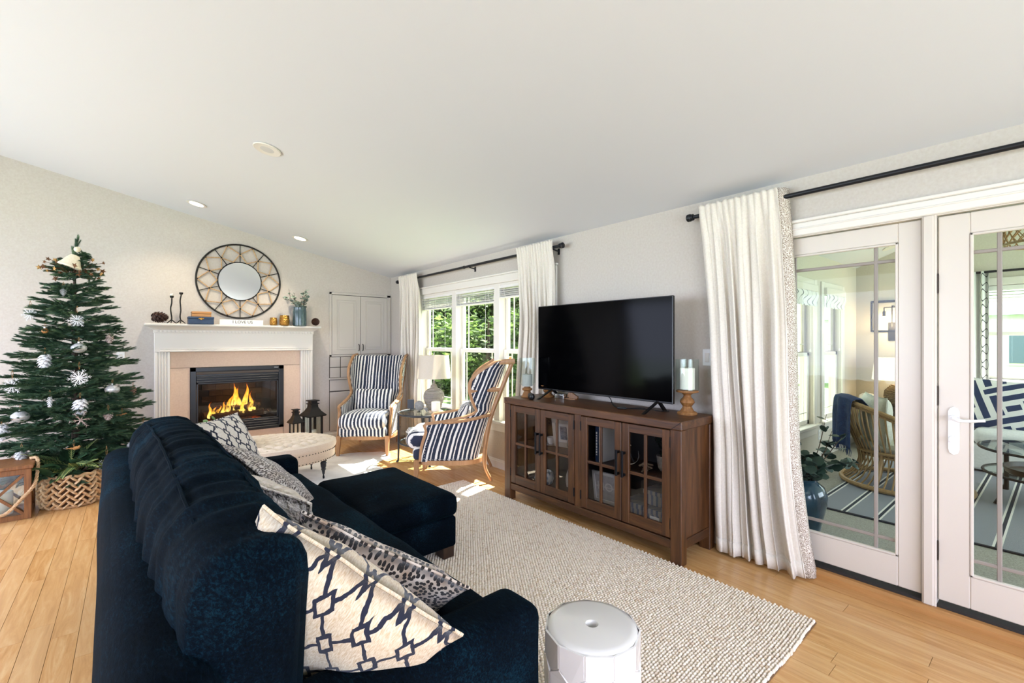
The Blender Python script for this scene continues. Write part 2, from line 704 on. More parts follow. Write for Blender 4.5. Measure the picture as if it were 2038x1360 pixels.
spots('cheetah_brown', ('a88f78', 'd8cbbd'), '1e1714', 66, 0.46)
spots('cheetah_taupe', ('b7aa9d', 'd6cfc8'), '4b4039', 85, 0.46)
speck('cream_knit', 'cfc2b2', 'ece3d6', 22, 0.95, 0.8, 50, 0.02)
speck('tufted_linen', 'd9c7b0', 'e6d6c2', 120, 0.9, 0.2, 300)
speck('curtain_linen', 'ded5c6', 'e9e1d4', 90, 0.9, 0.15, 260, 0.002)
speck('curtain_hem', 'dfcfbd', 'e8dccd', 90, 0.9, 0.15, 260, 0.002)
speck('lampshade_linen', 'd9d0c3', 'e8e0d4', 130, 0.9, 0.2, 260, 0.002)
m = NT('trim_tape').set(rough=0.9)
vv = m.n('TexVoronoi', feature='DISTANCE_TO_EDGE'); vv.inputs['Scale'].default_value = 130; m.l(m.co(), vv.inputs['Vector'])
m.base(m.ramp(vv.outputs['Distance'], ((0.05, 'efe7da'), (0.16, '8e7a66')), 'LINEAR'))
m = NT('jute').set(rough=0.95)
geo = m.n('NewGeometry')
pz = m.sep(geo.outputs['Position'])
hh = m.math('MULTIPLY', m.math('SUBTRACT', pz[2], 0.004), 110.0)
rn = geo.outputs['Random Per Island']
m.base(m.mix(m.math('MULTIPLY', m.math('POWER', rn, 5.0), 0.45), m.ramp(m.noise(m.co('Object'), 300, 2), ((0.3, 'f0dec6'), (0.7, 'fbf0e0'))), 'c4a076'))
plain('jute_base', '75583e', 0.95)
m = NT('hide').set(rough=0.8, sheen=0.3)
m.base(m.ramp(m.noise(m.co(), 2.4, 4, 0.6), ((0.35, 'c9c0b6'), (0.5, 'e3ddd5'), (0.7, 'efece7'))))
m.bump(m.noise(m.co('Object', (3, 14, 1)), 20, 2), 0.2, 0.003)
# ---------------------------------------------------------------- room shell
WX, FY = 3.2, 6.907          # window wall, fireplace wall
LX, BY = -3.4, -2.6          # open side, wall behind the camera
CZ, CK = 2.445, 0.2076       # ceiling height at the window wall and its slope
TH = 0.14


def ceil_z(x):
    return CZ + (WX - x) * CK


def holed(b, plane, a0, a1, z0, z1, t0, t1, holes, top=None):
    """wall of boxes around rectangular holes; plane 'x' runs along y, 'y' runs along x"""
    us = sorted({a0, a1} | {h[0] for h in holes} | {h[1] for h in holes})
    zs = sorted({z0, z1} | {h[2] for h in holes} | {h[3] for h in holes})
    for i in range(len(us) - 1):
        for j in range(len(zs) - 1):
            u, z = (us[i] + us[i + 1]) / 2, (zs[j] + zs[j + 1]) / 2
            if any(h[0] < u < h[1] and h[2] < z < h[3] for h in holes): continue
            if plane == 'x': b.box(t0, t1, us[i], us[i + 1], zs[j], zs[j + 1])
            else: b.box(us[i], us[i + 1], t0, t1, zs[j], zs[j + 1])
    return b


# floor: oak strips running towards the fireplace
floor = struct('floor')
MB().box(LX, WX + 0.02, BY, FY + 0.02, -0.06, -0.008).build('subfloor', 'oak_gap', floor, smooth=0)
random.seed(3)
PW, GAP = 0.100, 0.0018
unit = None
cand = []
ncol = int((WX - LX) / PW) + 1
for c in range(ncol):
    x1 = WX - c * PW
    x0 = x1 - PW
    y = BY - random.random() * 1.2
    while y < FY:
        L = random.choice((0.55, 0.75, 0.95, 1.15, 1.4))
        ya, yb = max(y, BY), min(y + L, FY)
        y += L
        if yb - ya > 0.03: cand.append((x0, x1, ya, yb))


def near(c):
    xm, ym = (c[0] + c[1]) / 2, (c[2] + c[3]) / 2
    dep = xm * sin(YAW) + ym * cos(YAW)
    lat = abs(xm * cos(YAW) - ym * sin(YAW))
    vis = dep > 0.9 and lat < dep * 1.2
    if 0.2 < xm < 2.55 and 0.9 < ym < 3.8: return 50
    return dep if vis else 99


cand.sort(key=near)
pm = MB().box(-.5, .5, -.5, .5, -1, 0, 0)
proto = None
rest = MB()
for i, (x0, x1, ya, yb) in enumerate(cand):
    if i < 290:
        if proto is None:
            proto = pm.build('plank', 'oak_plank', floor, smooth=0)
            o = proto
        else:
            o = proto.copy(); C.objects.link(o)
        o.location = ((x0 + x1) / 2, (ya + yb) / 2, random.uniform(-0.0006, 0.0002))
        o.scale = (x1 - x0 - GAP, yb - ya - GAP, 0.012)
    else:
        rest.box(x0 + GAP / 2, x1 - GAP / 2, ya + GAP / 2, yb - GAP / 2, -0.012, random.uniform(-0.0006, 0.0002))
tag(rest.build('plank_field', 'oak_plank', floor, smooth=0), kind='stuff')

# walls
WIN = (3.255, 5.925, 0.53, 2.09)      # opening of the triple window y0,y1,z0,z1
DOOR = (-0.50, 1.36, 0.0, 2.10)       # opening of the french doors
b = MB()
holed(b, 'x', BY, FY + TH, 0, 2.6, WX, WX + TH, [WIN, DOOR])
tag(b.build('wall_right', 'wall_paint', smooth=0), kind='structure')
MB().add([(LX, FY, 0), (WX, FY, 0), (WX, FY, CZ + .02), (LX, FY, ceil_z(LX) + .02), (LX, FY + TH, 0), (WX, FY + TH, 0), (WX, FY + TH, CZ + .02), (LX, FY + TH, ceil_z(LX) + .02)],
         [(0, 1, 2, 3), (7, 6, 5, 4), (0, 3, 7, 4), (1, 5, 6, 2), (3, 2, 6, 7)])
wf = MB()
FB = (0.62, 1.56, 0.26, 1.06)         # hole for the firebox
pts = [LX, FB[0], FB[1], WX]


def wall_piece(x0, x1, za, zb0, zb1):
    wf.add([(x0, FY, za), (x1, FY, za), (x1, FY, zb1), (x0, FY, zb0), (x0, FY + TH, za), (x1, FY + TH, za), (x1, FY + TH, zb1), (x0, FY + TH, zb0)],
           [(0, 1, 2, 3), (7, 6, 5, 4), (0, 3, 7, 4), (1, 5, 6, 2), (3, 2, 6, 7), (0, 4, 5, 1)])


wall_piece(LX, FB[0], 0, ceil_z(LX) + .02, ceil_z(FB[0]) + .02)
wall_piece(FB[1], WX, 0, ceil_z(FB[1]) + .02, CZ + .02)
wall_piece(FB[0], FB[1], FB[3], ceil_z(FB[0]) + .02, ceil_z(FB[1]) + .02)
wall_piece(FB[0], FB[1], 0, FB[2], FB[2])
tag(wf.build('wall_fireplace', 'wall_paint', smooth=0), kind='structure')
b = MB()
holed(b, 'x', BY, FY + TH, 0, 3.9, LX - TH, LX, [(1.0, 6.75, 0.4, 2.6)])
tag(b.build('wall_left', 'wall_paint', smooth=0), kind='structure')
b = MB()
holed(b, 'y', LX, WX + TH, 0, 3.9, BY - TH, BY, [(-2.1, 2.5, 0.3, 2.4)])
tag(b.build('wall_back', 'wall_paint', smooth=0), kind='structure')
# sloped ceiling
za, zb = ceil_z(WX + TH), ceil_z(LX - TH)
x0, x1, y0, y1 = LX - TH, WX + TH, BY - TH, FY + TH
tag(MB().add([(x0, y0, zb), (x1, y0, za), (x1, y1, za), (x0, y1, zb), (x0, y0, zb + .12), (x1, y0, za + .12), (x1, y1, za + .12), (x0, y1, zb + .12)],
         [(0, 3, 2, 1), (4, 5, 6, 7), (0, 1, 5, 4), (2, 3, 7, 6), (0, 4, 7, 3), (1, 2, 6, 5)]).build('ceiling', 'ceiling_paint', smooth=0), kind='structure')

# baseboards with a moulded top
BPROF = [(0, 0), (0.016, 0), (0.016, 0.075), (0.011, 0.083), (0.011, 0.092), (0.006, 0.10), (0, 0.10)]


def board(name, p0, p1, inward, prof=BPROF, mat='trim_white', parent=None, z=0):
    p0, p1 = V((*p0, z)), V((*p1, z))
    d = (p1 - p0)
    L = d.length
    d.normalize()
    M = frame_m(p0, inward, (0, 0, 1))
    # local x=inward, y=up, z=inward x up
    zz = M.to_3x3() @ V((0, 0, 1))
    if zz.dot(d) < 0:
        M = frame_m(p1, inward, (0, 0, 1))
    o = MB().prism(prof, 0, L, M).build(name, mat, parent, smooth=0)
    return o


tag(board('baseboard_right', (WX, 1.46), (WX, FY), (-1, 0, 0)), kind='structure')
tag(board('baseboard_near', (WX, BY), (WX, -0.6), (-1, 0, 0)), kind='structure')
tag(board('baseboard_fireplace', (LX, FY), (0.2, FY), (0, -1, 0)), kind='structure')
tag(board('baseboard_corner', (2.0, FY), (WX, FY), (0, -1, 0)), kind='structure')

# ---------------------------------------------------------------- triple window
win = struct('window_1')
cw, ct = 0.085, 0.022


def casing(parent, y0, y1, z0, z1, x=WX, w=cw, t=ct, s=-1, bottom=False, mat='trim_white'):
    """picture-frame casing on the plane x"""
    a, b_ = (x, x + s * t)
    for (ya, yb, zA, zB) in ((y0 - w, y0, z0, z1 + w), (y1, y1 + w, z0, z1 + w), (y0, y1, z1, z1 + w)):
        MB().box(a, b_, ya, yb, zA, zB, 0.004).build('casing', mat, parent, smooth=0)
    MB().box(a, x + s * (t + .012), y0 - w - .012, y1 + w + .012, z1 + w, z1 + w + .02, 0.004).build('casing_cap', mat, parent, smooth=0)


casing(win, WIN[0], WIN[1], WIN[2], WIN[3])
# stool and apron below
MB().box(WX - 0.05, WX + TH, WIN[0] - .11, WIN[1] + .11, WIN[2] - .03, WIN[2] + .005, 0.006).build('sill', 'trim_white', win, smooth=0)
MB().box(WX - 0.018, WX, WIN[0] - .085, WIN[1] + .085, WIN[2] - .115, WIN[2] - .03, 0.005).build('apron', 'trim_white', win, smooth=0)
gx = WX + 0.075
units = [(3.34, 4.04), (4.24, 4.94), (5.14, 5.84)]
# jamb lining and mullions
for ya, yb in ((WIN[0], WIN[0] + .035), (4.09, 4.19), (4.99, 5.09), (WIN[1] - .035, WIN[1])):
    MB().box(WX - .004, WX + TH, ya, yb, WIN[2], WIN[3], 0.004).build('mullion', 'trim_white', win, smooth=0)
MB().box(WX, WX + TH, WIN[0], WIN[1], WIN[3] - .03, WIN[3], 0.003).build('head_jamb', 'trim_white', win, smooth=0)
ZM = 1.315
for (g0, g1) in units:
    for nm, z0, z1, xo in (('upper_sash', ZM - .02, WIN[3] - .03, 0.03), ('lower_sash', WIN[2] + .005, ZM + .025, 0.0)):
        x = gx + xo
        s = MB()
        st = 0.048
        s.box(x - .016, x + .016, g0 - st, g0, z0, z1, 0.004)
        s.box(x - .016, x + .016, g1, g1 + st, z0, z1, 0.004)
        s.box(x - .016, x + .016, g0, g1, z0, z0 + .05, 0.004)
        s.box(x - .016, x + .016, g0, g1, z1 - .045, z1, 0.004)
        so = s.build(nm, 'trim_white', win, smooth=0)
        MB().box(x - .003, x + .003, g0 - .002, g1 + .002, z0 + .048, z1 - .043).build('pane', 'pane_glass', so, smooth=0)
        # grille bars near the rim of the glass
        for yy in (g0 + .085, g1 - .085):
            MB().box(x - .006, x + .006, yy - .005, yy + .005, z0 + .05, z1 - .045).build('grille_bar', 'trim_white', so, smooth=0)
        if nm == 'lower_sash':
            MB().box(x - .006, x + .006, g0, g1, z0 + .14, z0 + .15).build('grille_bar', 'trim_white', so, smooth=0)
            MB().box(x - .03, x - .012, (g0 + g1) / 2 - .03, (g0 + g1) / 2 + .03, z1 - .004, z1 + .012, 0.003).build('sash_lock', 'plastic_white', so, smooth=0)

# raised white slat blinds, one per window
plain('blind_white', 'e9e6e0', 0.45)
bl = [('fireplace-side', 5.045, 5.94, 1.872), ('middle', 4.145, 5.04, 1.875), ('television-side', 3.25, 4.14, 1.915)]
for (wh, y0, y1, zb) in bl:
    t = thing('window_blind', 'raised white slat blind with cords at the %s pane of the living room window' % wh, 'blind', (WX + .03, (y0 + y1) / 2, zb), 0, 'slat blinds at the living room window')
    w = (y1 - y0) / 2 - .012
    top = 2.085 - zb
    MB().box(-.028, .028, -w, w, top - .055, top, .004).build('head_rail', 'blind_white', t, smooth=0)
    MB().box(-.026, .026, -w, w, 0, .016, .004).build('bottom_rail', 'blind_white', t, smooth=0)
    n = 9
    first = None
    for i in range(n):
        z = .021 + (top - .085) * (i / n) ** 1.25
        if first is None:
            s = MB().box(-.026, .026, -w, w, -.0016, .0016).build('slat', 'blind_white', t, smooth=0); first = s
        else:
            s = first.copy(); C.objects.link(s)
        s.location = (random.uniform(-.003, .003), random.uniform(-.003, .003), z)
        s.rotation_euler = (random.uniform(-.006, .006), random.uniform(-.12, .12), 0)
    for yy in (-w * .7, 0, w * .7):
        MB().tube([(-.03, yy, top - .05), (-.034, yy + .01, top * .5), (-.03, yy - .012, .02), (-.03, yy, -.005)], .0022, 5).build('ladder_cord', 'blind_white', t)
    c = MB().tube([(-.032, -w * .55, top - .05), (-.033, -w * .55, -.3), (-.033, -w * .55 + .004, -.52)], .0016, 5)
    c.lathe([(.002, 0), (.008, .004), (.007, .03), (.002, .036)], 8, (-.033, -w * .55 + .004, -.555))
    c.build('pull_cord', 'blind_white', t)

# ---------------------------------------------------------------- french doors
D1 = (0.492, 1.300)     # fixed leaf
D2 = (-0.400, 0.428)    # hinged leaf
DZ0, DZ1 = 0.095, 2.075
tr = struct('trim_1')
for (ya, yb, z0, z1) in ((DOOR[1] - .06, DOOR[1] + .075, 0, 2.165), (DOOR[0] - .075, DOOR[0] + .06, 0, 2.165), (DOOR[0] + .06, DOOR[1] - .06, 2.085, 2.165)):
    MB().box(WX - .02, WX + .01, ya, yb, z0, z1, .005).build('casing', 'trim_white', tr, smooth=0)
    if z0 > 1:
        MB().box(WX - .03, WX + .01, ya - .14, yb + .14, 2.165, 2.185, .004).build('casing_cap', 'trim_white', tr, smooth=0)
        MB().box(WX - .026, WX + .01, ya, yb, 2.122, 2.132, .003).build('casing_bead', 'trim_white', tr, smooth=0)
# jambs and centre post
for (ya, yb) in ((DOOR[1] - .06, DOOR[1]), (D2[1] + .003, D1[0] - .003), (DOOR[0], DOOR[0] + .06)):
    MB().box(WX - .006, WX + TH, ya, yb, .05 if ya > .3 and ya < .6 else 0, 2.10, .005).build('jamb', 'door_white', tr, smooth=0)
MB().box(WX, WX + TH, DOOR[0], DOOR[1], 2.08, 2.10).build('head_jamb', 'door_white', tr, smooth=0)
MB().box(WX - .016, WX + .01, D2[1] + .012, D1[0] - .008, .06, 2.085, .006).build('post_bead', 'door_white', tr, smooth=0)
sill = struct('trim_2')
MB().prism([(0, 0), (.10, 0), (.10, .004), (.052, .022), (.05, .05), (.03, .062), (0, .062)], 0, DOOR[1] - DOOR[0],
           frame_m((WX + .0, DOOR[0], 0), (-1, 0, 0), (0, 0, 1))).build('threshold', 'oak_sill', sill, smooth=0)
MB().box(WX, WX + TH, DOOR[0], DOOR[1], 0, .075).build('threshold_core', 'seam_dark', sill, smooth=0)


def leaf(name, y0, y1, gl0, gl1):
    d = struct(name)
    f = MB()
    xa, xb = WX + .018, WX + .062
    gz0, gz1 = 0.257, 1.97
    f.box(xa, xb, y0, gl0, DZ0, DZ1, .004)
    f.box(xa, xb, gl1, y1, DZ0, DZ1, .004)
    f.box(xa, xb, gl0, gl1, DZ0, gz0, .004)
    f.box(xa, xb, gl0, gl1, gz1, DZ1, .004)
    f.build('leaf_frame', 'door_white', d, smooth=0)
    # glazing bead
    for (ya, yb, za, zb) in ((gl0, gl0 + .012, gz0, gz1), (gl1 - .012, gl1, gz0, gz1), (gl0, gl1, gz0, gz0 + .012), (gl0, gl1, gz1 - .012, gz1)):
        MB().box(xa - .004, xa + .02, ya, yb, za, zb, .003).build('glazing_bead', 'door_white', d, smooth=0)
    xg = (xa + xb) / 2
    MB().box(xg - .003, xg + .003, gl0 - .003, gl1 + .003, gz0 - .003, gz1 + .003).build('pane', 'pane_glass', d, smooth=0)
    for yy in (gl0 + .10, gl1 - .10):
        MB().box(xg - .009, xg + .009, yy - .009, yy + .009, gz0, gz1, .003).build('muntin', 'muntin_taupe', d, smooth=0)
    for zz in (gz0 + .078, gz1 - .095):
        MB().box(xg - .008, xg + .008, gl0, gl1, zz - .009, zz + .009, .003).build('muntin', 'muntin_taupe', d, smooth=0)
    return d


d1 = leaf('door_1', D1[0], D1[1], 0.590, 1.200)
d2 = leaf('door_2', D2[0], D2[1], -0.290, 0.310)
for zz in (0.30, 1.10, 1.68):
    MB().cyl((WX + .012, D2[1] + .003, zz), (WX + .012, D2[1] + .003, zz + .10), .006, n=8).build('hinge', 'dark_bronze', d2)
# lever set of the hinged leaf
py = 0.368
h = MB().prism([(-.021, .0), (-.016, -.02), (0, -.03), (.016, -.02), (.021, 0), (.021, .19), (.014, .205), (0, .215), (-.014, .205), (-.021, .19)], 0, .009,
               frame_m((WX + .018, py, .885), (0, 1, 0), (0, 0, 1)))
h.v = [(2 * (WX + .018) - x, y, z) if x > WX + .0181 else (x, y, z) for x, y, z in h.v]
plate = h.build('escutcheon', 'plastic_white', d2)
MB().cyl((WX + .014, py, 1.045), (WX - .028, py, 1.045), .013, n=14).tube(bez([(WX - .028, py, 1.045), (WX - .032, py - .03, 1.036), (WX - .032, py - .07, 1.04), (WX - .03, py - .115, 1.047)], 6), [.010] * 6 + [.008] * 6 + [.007] * 7, 8).build('lever', 'plastic_white', d2)
MB().cyl((WX + .014, py, .935), (WX - .006, py, .935), .019, .017, 18).build('deadbolt_knob', 'plastic_white', d2)

# light switch on the window wall, outlet beside the tree
sw = thing('light_switch', 'white wall switch beside the left edge of the door curtain', 'switch', (WX, 1.655, 1.315))
MB().box(-.006, 0, -.036, .036, -.06, .06, .003).build('switch_plate', 'plastic_white', sw, smooth=0)
MB().box(-.011, -.005, -.016, .016, -.033, .033, .002).build('rocker', 'trim_white', sw, smooth=0)
sw = thing('wall_outlet', 'small white wall plate between the Christmas tree and the mantel', 'outlet', (-0.097, FY, 1.25))
MB().box(-.036, .036, -.006, 0, -.06, .06, .003).build('outlet_plate', 'plastic_white', sw, smooth=0)
for zz in (-.022, .022):
    MB().box(-.014, .014, -.009, -.005, zz - .014, zz + .014, .003).build('socket', 'trim_white', sw, smooth=0)

# ceiling fixtures
tilt = math.atan(CK)
for (x, y, wh) in ((0.565, 6.279, 'left of the round mirror'), (1.67, 6.301, 'right of the round mirror')):
    t = thing('recessed_light', 'glowing recessed ceiling light, the one above and %s' % wh, 'ceiling light', (x, y, ceil_z(x) - .002), rot=(0, tilt, 0), group='recessed lights over the fireplace')
    MB().lathe([(.068, 0), (.095, -.001), (.098, -.006), (.09, -.010), (.07, -.008), (.068, .03)], 28).build('trim_ring', 'trim_white', t)
    MB().lathe([(.0, -.003), (.066, -.003), (.066, 0), (0, 0)][::-1], 24).build('lens', 'lamp_disc', t)
    d = bpy.data.lights.new('downlight', 'SPOT')
    d.energy = 48; d.spot_size = R(115); d.spot_blend = 0.8; d.color = (1, .86, .66); d.shadow_soft_size = 0.06
    o = bpy.data.objects.new('downlight', d); C.objects.link(o); o.parent = t; o.location = (0, 0, -.02)
sp = thing('ceiling_speaker', 'round white speaker grille set in the sloped ceiling', 'speaker', (0.818, 3.992, ceil_z(.818) - .001), rot=(0, tilt, 0))
MB().lathe([(.085, -.001), (.1, -.001), (.102, -.006), (.096, -.011), (.085, -.009)], 32).build('rim', 'trim_white', sp)
speck('grille_grey', 'c9c7c4', 'd6d4d1', 400, 0.7, 0.3, 500)
MB().lathe([(.0, -.010), (.05, -.009), (.086, -.006), (.086, -.002), (0, -.002)][::-1], 32).build('grille', 'grille_grey', sp)
# ---------------------------------------------------------------- fireplace
fp = thing('fireplace', 'white fluted fireplace mantel with beige tile and lit black gas firebox', 'fireplace', (1.09, FY, 0))
speck('beige_tile', 'dcbfa6', 'e5cab2', 60, 0.55, 0.08, 140)
X0, X1 = 0.204 - 1.09, 1.972 - 1.09
P0 = -0.105    # front of the surround (relative to the wall)
# pilasters with flutes
for (a, b_) in ((X0, X0 + .148), (X1 - .155, X1)):
    w = b_ - a
    prof = [(a, 0), (a, P0 + .004), (a + .004, P0)]
    n = 4
    fw = (w - .04) / n
    for i in range(n):
        s = a + .02 + i * fw
        prof += [(s + .004, P0), (s + .010, P0 + .011), (s + fw - .010, P0 + .011), (s + fw - .004, P0)]
    prof += [(b_ - .004, P0), (b_, P0 + .004), (b_, 0)]
    MB().prism(prof[::-1], 0, 1.305).build('pilaster', 'trim_white', fp, smooth=0)
    MB().box(a - .012, b_ + .012, P0 - .012, 0, 0, .16, .006).build('plinth_block', 'trim_white', fp, smooth=0)
MB().box(X0 - .002, X1 + .002, P0 - .003, 0, 1.305, 1.54, .004).build('frieze', 'trim_white', fp, smooth=0)
MB().box(X0 + .05, X1 - .05, P0 - .014, P0, 1.305, 1.33, .005).build('frieze_bead', 'trim_white', fp, smooth=0)
MB().box(X0 + .05, X1 - .05, P0 - .009, P0, 1.336, 1.346, .003).build('frieze_bead', 'trim_white', fp, smooth=0)
# crown, lofted round three sides
cr = MB()
prof = [(.003, 1.53), (.01, 1.53), (.01, 1.566), (.016, 1.575), (.03, 1.585), (.055, 1.603), (.072, 1.612), (.078, 1.612), (.078, 1.618)]
vs, fs = [], []
for (o_, z) in prof:
    vs += [(X0 - o_, 0, z), (X0 - o_, P0 - o_, z), (X1 + o_, P0 - o_, z), (X1 + o_, 0, z)]
for i in range(len(prof) - 1):
    for k in range(3):
        fs.append((i * 4 + k, i * 4 + k + 1, i * 4 + 5 + k, i * 4 + 4 + k))
cr.add(vs, fs).build('crown_moulding', 'trim_white', fp, smooth=30)
first = None
nd = 46
for i in range(nd):
    x = X0 + .02 + (X1 - X0 - .04) * i / (nd - 1)
    if first is None:
        first = MB().box(-.0115, .0115, P0 - .021, P0 - .008, 1.538, 1.562, .002).build('dentil_block', 'trim_white', fp, smooth=0)
        o = first
    else:
        o = first.copy(); C.objects.link(o)
    o.location.x = x
MB().box(X0 - .092, X1 + .092, P0 - .095, 0, 1.616, 1.642, .007).build('mantel_shelf', 'trim_white', fp, smooth=0)
# tile surround
TY = -0.045
for (a, b_, z0, z1) in ((X0 + .148, X1 - .155, 1.109, 1.303), (X0 + .148, .552 - 1.09, 0, 1.106), (1.606 - 1.09, X1 - .155, 0, 1.106), (.554 - 1.09, 1.604 - 1.09, 0, .262)):
    MB().box(a + .001, b_ - .001, TY, 0, z0, z1, .002).build('tile', 'beige_tile', fp, smooth=0)
# black firebox insert
plain('hood_brown', '4c443d', .65)
bx0, bx1 = .552 - 1.09, 1.606 - 1.09
fbx = MB()
for (a, b_, z0, z1) in ((bx0, bx0 + .062, .262, 1.106), (bx1 - .062, bx1, .262, 1.106), (bx0, bx1, 1.055, 1.106), (bx0, bx1, .262, .30)):
    fbx.box(a, b_, TY - .014, 0, z0, z1, .004)
for (z0, z1) in ((.915, 1.09), (.27, .402)): fbx.box(bx0 + .03, bx1 - .03, TY + .013, -.004, z0, z1)
fbx.build('firebox_frame', 'black_satin', fp, smooth=0)
MB().box(bx0 + .06, bx1 - .06, TY - .010, TY - .002, 1.018, 1.05, .003).build('hood', 'hood_brown', fp, smooth=0)
for z in (.985, .955, .925, .385, .352, .319):
    MB().box(bx0 + .062, bx1 - .062, TY - .010, TY + .012, z - .010, z + .012, .006, Matrix.Translation((0, 0, 0))).build('louver', 'black_satin', fp, smooth=0)
gx0, gx1, gz0, gz1 = bx0 + .062, bx1 - .062, .40, .915
gf = MB()
for (a, b_, z0, z1) in ((gx0, gx0 + .022, gz0, gz1), (gx1 - .022, gx1, gz0, gz1), (gx0, gx1, gz1 - .018, gz1), (gx0, gx1, gz0, gz0 + .018)):
    gf.box(a, b_, TY - .004, TY + .014, z0, z1, .003)
gf.build('glass_frame', 'black_satin', fp, smooth=0)
glass('fire_glass', (0.85, 0.85, 0.85), 1.0)
MB().box(gx0 + .02, gx1 - .02, TY + .004, TY + .008, gz0 + .016, gz1 - .016).build('glass_front', 'fire_glass', fp, smooth=0)
# cavity
cv = MB()
d = .42
cv.box(gx0, gx1, d, d + .02, .28, 1.0)
cv.box(gx0 - .02, gx0, 0, d, .28, 1.0)
cv.box(gx1, gx1 + .02, 0, d, .28, 1.0)
cv.box(gx0, gx1, 0, d, .26, .40)
cv.box(gx0, gx1, 0, d, .96, 1.02)
speck('firebox_black', '0b0a0a', '171413', 20, 0.7)
cv.build('firebox_cavity', 'firebox_black', fp, smooth=0)
speck('fire_brick', '2c231d', '3f332b', 14, 0.9, 0.4)
first = None
for r_ in range(5):
    for c in range(4):
        x = gx0 + .10 + (c + (.5 if r_ % 2 else 0)) * .16
        if x > gx1 - .2: continue
        if first is None:
            first = MB().box(0, .155, d - .014, d, 0, .075, .003).build('brick', 'fire_brick', fp, smooth=0); o = first
        else:
            o = first.copy(); C.objects.link(o)
        o.location = (x, 0, .46 + r_ * .08)
# ember bed, logs and flames
random.seed(11)
m = NT('ember').set(rough=0.9)
f = m.noise(m.co('Object'), 26, 4, 0.7)
m.base(m.ramp(f, ((.4, '1a0d08'), (.7, '4a2010'))))
m.l(m.ramp(f, ((.52, '000000'), (.75, 'ff5a14'))), m.bsdf.inputs['Emission Color'])
m.bsdf.inputs['Emission Strength'].default_value = 1.2
eb = MB().grid(lambda u, v: (gx0 + .12 + u * .62, .03 + v * .3, .40 + .07 * sin(pi * u) * sin(pi * v) + .03 * mnoise.noise((u * 9, v * 7, 2))), 28, 14)
eb.build('ember_bed', 'ember', fp)
speck('charred_log', '241814', '5a4030', 12, 0.95, 0.8, 30)
speck('log_end', '9a6a45', 'c08d63', 14, 0.9, 0.3)
for (p, q, r_) in (((-.38, .20, .47), (.26, .24, .50), .048), ((-.32, .10, .45), (.30, .14, .47), .052), ((-.25, .22, .55), (.1, .08, .56), .036), ((.02, .24, .57), (.24, .07, .58), .034), ((.30, .2, .44), (.36, .06, .50), .03)):
    pts = [V(p).lerp(V(q), i / 9) + V((0, random.uniform(-.008, .008), random.uniform(-.008, .008))) for i in range(10)]
    lg = MB().tube(pts, [r_ * random.uniform(.88, 1.1) for _ in pts], 10).build('log', 'charred_log', fp)
    dv = (V(q) - V(p)).normalized()
    MB().cyl(V(q) - dv * .001, V(q) + dv * .003, r_ * .85, n=10).build('log_end', 'log_end', lg)
m = NT('flame')
t_ = m.n('BsdfTransparent')
e_ = m.n('Emission')
gz = m.sep(m.co('Generated'))[2]
m.l(m.ramp(gz, ((0, 'ffd873'), (.35, 'ffc24a'), (.75, 'ff8a1e'), (1, 'd84a08'))), e_.inputs[0])
e_.inputs[1].default_value = 2.6
lw = m.n('LayerWeight'); lw.inputs[0].default_value = 0.35
nz = m.noise(m.co('Object', (14, 14, 5)), 2.2, 2)
fac = m.math('MULTIPLY', m.math('SUBTRACT', 1.0, lw.outputs['Facing']), m.ramp(nz, ((.35, '303030'), (.6, 'ffffff'))))
mx = m.n('MixShader'); m.l(fac, mx.inputs[0]); m.l(t_.outputs[0], mx.inputs[1]); m.l(e_.outputs[0], mx.inputs[2])
m.l(mx.outputs[0], m.out.inputs[0])
for (x, y, z, hgt, w, ln) in ((-.05, .16, .52, .33, .045, .03), (.02, .13, .52, .27, .05, -.04), (.08, .15, .52, .31, .045, .03), (.14, .12, .50, .22, .04, .02), (-.12, .14, .50, .2, .04, .05),
                              (-.18, .12, .48, .15, .035, .04), (-.33, .1, .45, .17, .03, .03), (-.28, .13, .46, .11, .03, .02), (-.24, .16, .46, .12, .03, .05), (.19, .13, .5, .12, .03, -.02), (.04, .1, .48, .16, .05, .02)):
    hgt, w = hgt * 1.2, w * 1.25
    fl = MB()
    pts, rs = [], []
    for i in range(11):
        t = i / 10
        pts.append((x + ln * t + .022 * sin(t * 7 + x * 40) * t, y + .01 * sin(t * 5 + x * 30), z + hgt * t))
        rs.append(max(.001, w * (sin(pi * min(1, (t + .12) ** .6)) ** .8 if t < 1 else 0)))
    fl.tube(pts, rs, 8, flat=.6)
    fl.build('flame', 'flame', fp)
fl_d = bpy.data.lights.new('fire_glow', 'POINT')
fl_d.energy = 5; fl_d.color = (1, .5, .16); fl_d.shadow_soft_size = .08
fo = bpy.data.objects.new('fire_glow', fl_d); C.objects.link(fo); fo.parent = fp; fo.location = (0, .1, .72)
MB().box(bx1 - .12, bx1 - .07, TY - .016, TY - .013, 1.08, 1.086).build('badge', 'silver', fp, smooth=0)

# ---------------------------------------------------------------- round mirror with rope star
mir = thing('wall_mirror', 'round wall mirror in a black wire ring laced with jute rope', 'mirror', (1.0915, FY - .012, 2.214))


def ring(r, z0=0, n=64):
    return [(r * cos(2 * pi * i / n), z0, r * sin(2 * pi * i / n)) for i in range(n)]


